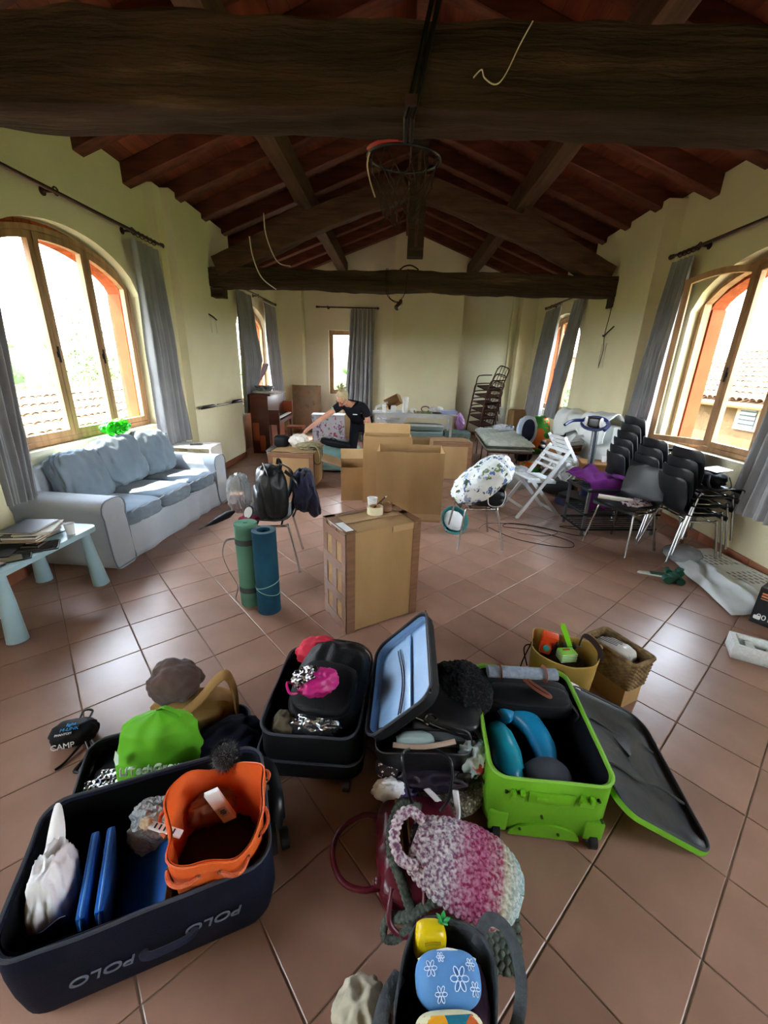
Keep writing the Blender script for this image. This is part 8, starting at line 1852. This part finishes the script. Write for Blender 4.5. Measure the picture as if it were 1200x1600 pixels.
# ---- the person: bending forward, one arm stretched to the bag on the box
skin = mat('skin', 'c39077', 'b98368', rough=0.55, scale=8); tee = mat('black T shirt', '14151d', '101118', rough=0.85, scale=5); trs = mat('black trousers', '12131c', '0f1018', rough=0.85, scale=5)
hair_m = mat('blonde grey hair', '8b7a5c', 'c2b08c', rough=0.7, scale=22, stretch=(1, 6, 1), c3='5c5040')
PERS = thing('person', 'person in black T shirt and trousers bending over to reach a bag on a box', 'person', (-0.66, 6.72, 0))
def skin_body(name, verts, edges, radii, m, parent, root=0, sub=2):
    me = bpy.data.meshes.new(name); me.from_pydata(verts, edges, []); o = bpy.data.objects.new(name, me); COL.objects.link(o)
    md = o.modifiers.new('skin', 'SKIN'); md.use_smooth_shade = True; s2 = o.modifiers.new('sub', 'SUBSURF'); s2.levels = sub; s2.render_levels = sub
    for i, r in enumerate(radii):
        sv = me.skin_vertices[0].data[i]; sv.radius = r if isinstance(r, tuple) else (r, r); sv.use_root = (i == root)
    dg = bpy.context.evaluated_depsgraph_get(); dg.update(); m2 = bpy.data.meshes.new_from_object(o.evaluated_get(dg)); bpy.data.objects.remove(o)
    m2.materials.clear(); m2.materials.append(m); m2.polygons.foreach_set('use_smooth', [True] * len(m2.polygons))
    o = bpy.data.objects.new(name, m2); COL.objects.link(o); o.parent = parent; return o
# joints (local metres): hips at 0.90 height, trunk bent forward and to the left towards the camera
V = [(0.06, 0.10, 0.82),            # 0 pelvis
     (0.03, -0.02, 0.92), (-0.02, -0.15, 1.00), (-0.05, -0.27, 1.07),   # 1-3 spine to the chest
     (-0.10, -0.35, 1.13), (-0.14, -0.42, 1.17),                        # 4-5 neck, head base
     (-0.20, -0.25, 1.12), (-0.26, -0.30, 1.07), (-0.50, -0.48, 0.90), (-0.68, -0.66, 0.76), (-0.725, -0.70, 0.71),   # 6-10 reaching arm
     (0.11, -0.28, 1.08), (0.17, -0.28, 1.02), (0.215, -0.24, 0.78), (0.18, -0.29, 0.57), (0.165, -0.31, 0.51),        # 11-15 hanging arm
     (-0.04, 0.10, 0.78), (-0.06, -0.04, 0.44), (-0.08, 0.06, 0.09), (-0.10, -0.06, 0.035),                            # 16-19 leg
     (0.16, 0.10, 0.78), (0.17, -0.04, 0.44), (0.20, 0.08, 0.09), (0.20, -0.05, 0.035)]                                 # 20-23 leg
E_ = [(0, 1), (1, 2), (2, 3), (3, 4), (4, 5), (3, 6), (6, 7), (7, 8), (8, 9), (9, 10), (3, 11), (11, 12), (12, 13), (13, 14), (14, 15), (0, 16), (16, 17), (17, 18), (18, 19), (0, 20), (20, 21), (21, 22), (22, 23)]
Rr_ = [0.125, 0.125, 0.135, 0.12, 0.055, 0.05, 0.06, 0.052, 0.04, 0.028, 0.024, 0.06, 0.052, 0.04, 0.027, 0.024, 0.085, 0.055, 0.038, 0.04, 0.085, 0.055, 0.038, 0.04]
skin_body('body', V, E_, Rr_, skin, PERS)
# clothing shells: same joints, a little thicker
def sub_body(name, idx, extra, m):
    mp = {k: i for i, k in enumerate(idx)}; vs = [V[k] for k in idx]; es = [(mp[a], mp[c]) for a, c in E_ if a in mp and c in mp]; rs = [Rr_[k] + extra for k in idx]
    return skin_body(name, vs, es, rs, m, PERS)
V2 = [tuple(Vector(V[7]).lerp(Vector(V[8]), 0.38)), tuple(Vector(V[12]).lerp(Vector(V[13]), 0.45))]
vs = [V[0], V[1], V[2], V[3], V[6], V[7], V2[0], V[11], V[12], V2[1], tuple(Vector(V[3]).lerp(Vector(V[4]), 0.75))]
skin_body('t_shirt', vs, [(0, 1), (1, 2), (2, 3), (3, 4), (4, 5), (5, 6), (3, 7), (7, 8), (8, 9), (3, 10)], [0.135, 0.142, 0.15, 0.135, 0.088, 0.072, 0.068, 0.088, 0.072, 0.068, 0.078], tee, PERS)
sub_body('trousers', [0, 16, 17, 18, 20, 21, 22], 0.018, trs)
for k in (19, 23):
    b = MB(); b.blob((V[k][0], V[k][1] - 0.01, 0.04), (0.095, 0.25, 0.08), p=2.8, n=8); b.obj('shoe', blackp, PERS, smooth=True, auto=180)
# head, looking down towards the box
hd = thing('head', None, None, (-0.165, -0.475, 1.20), rot=(0.80, 0.10, radians(-28))); hd.parent = PERS
b = MB(); b.blob((0, 0, 0.02), (0.15, 0.185, 0.22), p=2.15, n=14, flat=False)
for v_ in b.bm.verts:
    c = v_.co
    if c.z < 0.0: c.x *= 1 - 0.30 * min(1, -c.z / 0.09); c.y = c.y * (1 - 0.15 * min(1, -c.z / 0.09)) - 0.01 * min(1, -c.z / 0.09)
b.obj('skull', skin, hd, smooth=True, auto=180)
b = MB(); b.tube([(0, -0.088, 0.035), (0, -0.104, 0.008), (0, -0.108, -0.012), (0, -0.092, -0.022)], [0.008, 0.011, 0.015, 0.008], 8, smooth=3); b.obj('nose', skin, hd, smooth=True)
b = MB(); b.blob((0, -0.084, -0.048), (0.05, 0.018, 0.016), p=2.2, n=6, flat=False); b.obj('mouth', mat('lips', '9a554c', rough=0.5), hd, smooth=True)
for s_ in (-1, 1):
    b = MB(); b.blob((s_ * 0.076, 0.005, 0.01), (0.018, 0.035, 0.06), p=2.2, n=6, flat=False); b.obj('ear', skin, hd, smooth=True)
    b = MB(); b.blob((s_ * 0.031, -0.078, 0.03), (0.028, 0.02, 0.016), p=2, n=6, flat=False); e = b.obj('eye', label_m, hd, smooth=True)
    b = MB(); b.tube([(s_ * 0.034 + 0.026 * cos(a * pi / 8), -0.096, 0.028 + 0.019 * sin(a * pi / 8)) for a in range(16)], 0.0035, 6, closed=True); b.tube([(s_ * 0.06, -0.094, 0.032), (s_ * 0.079, -0.01, 0.03)], 0.003, 5); b.obj('glasses_frame', blackp, hd, smooth=True)
b = MB(); b.blob((0, 0.022, 0.052), (0.172, 0.185, 0.19), p=2.2, n=14, flat=False, wr=0.05, ws=6, seed=3)
for v_ in b.bm.verts:
    if v_.co.y < -0.045 and v_.co.z < 0.075: v_.co.y = -0.045 + (v_.co.y + 0.045) * 0.1
b.obj('hair', hair_m, hd, smooth=True, auto=180)
b = MB(); rr4 = random.Random(3)
for k in range(46):
    a = rr4.uniform(0, 2 * pi); p0 = Vector((0.03 * cos(a), 0.06 + 0.03 * sin(a), 0.14)); d = Vector((rr4.uniform(-.08, .08), rr4.uniform(-.02, .10), rr4.uniform(0.0, 0.06)))
    b.tube([p0, p0 + d * 0.6 + Vector((0, 0, 0.02)), p0 + d], [0.008, 0.006, 0.002], 5)
b.obj('tied_up_hair', hair_m, hd, smooth=True, kind='stuff')
# hands with separate fingers
def hand(wrist, direction, palm_n, side, curl, name='hand'):
    t = Vector(direction).normalized(); n = Vector(palm_n); n = (n - t * n.dot(t)).normalized(); s_ = t.cross(n) * side; w0 = Vector(wrist)
    b = MB(); b.m = Matrix(((s_.x, n.x, t.x, w0.x), (s_.y, n.y, t.y, w0.y), (s_.z, n.z, t.z, w0.z), (0, 0, 0, 1))); b.blob((0, 0, 0.045), (0.078, 0.03, 0.10), p=2.8, n=8, flat=False); b.m = Matrix.Identity(4)
    for i, (o_, L_) in enumerate(((-0.029, 0.066), (-0.010, 0.076), (0.010, 0.072), (0.028, 0.058))):
        p = w0 + t * 0.085 + s_ * o_; d = t.copy(); pts = [p - t * 0.02, p]
        for j in range(3): d = (Matrix.Rotation(curl * (0.7 + 0.3 * j), 3, s_) @ d); p = p + d * L_ / 3 * 1.05; pts.append(p)
        b.tube(pts, [0.0095, 0.0095, 0.009, 0.008, 0.006], 8)
    p = w0 + t * 0.03 - s_ * 0.034; d = (t * 0.75 - s_ * 0.65).normalized(); b.tube([p + s_ * 0.012, p + d * 0.028, p + d * 0.05 + n * 0.006 + t * 0.004, p + d * 0.062 + n * 0.01 + t * 0.014], [0.012, 0.0115, 0.010, 0.007], 8)
    return b.obj(name, skin, PERS, smooth=True, auto=180)
hand(V[10], Vector(V[10]) - Vector(V[9]) + Vector((0, 0, -0.02)), (0.3, 0.5, -1), 1, 0.35)
hand(V[15], (-0.02, -0.03, -1), (-1, 0.1, 0), 1, 0.30)
b = MB(); p = Vector(V[14]); b.tube([p + Vector((0.003, 0.0, -0.012)), p + Vector((-0.002, -0.006, -0.036))], 0.033, 16); b.obj('wristwatch', label_m, PERS, smooth=True)
b = MB(); b.box((0.0, -0.335, 0.97), (0.07, 0.008, 0.012), rot=(0.8, 0, 0)); b.obj('chest_print', label_m, PERS)
b = MB(); b.box((-0.335, -0.415, 1.06), (0.03, 0.006, 0.035), rot=(0.5, 0, -0.5)); b.obj('sleeve_badge', mat('green white badge', '9ec9a8', rough=0.6), PERS)
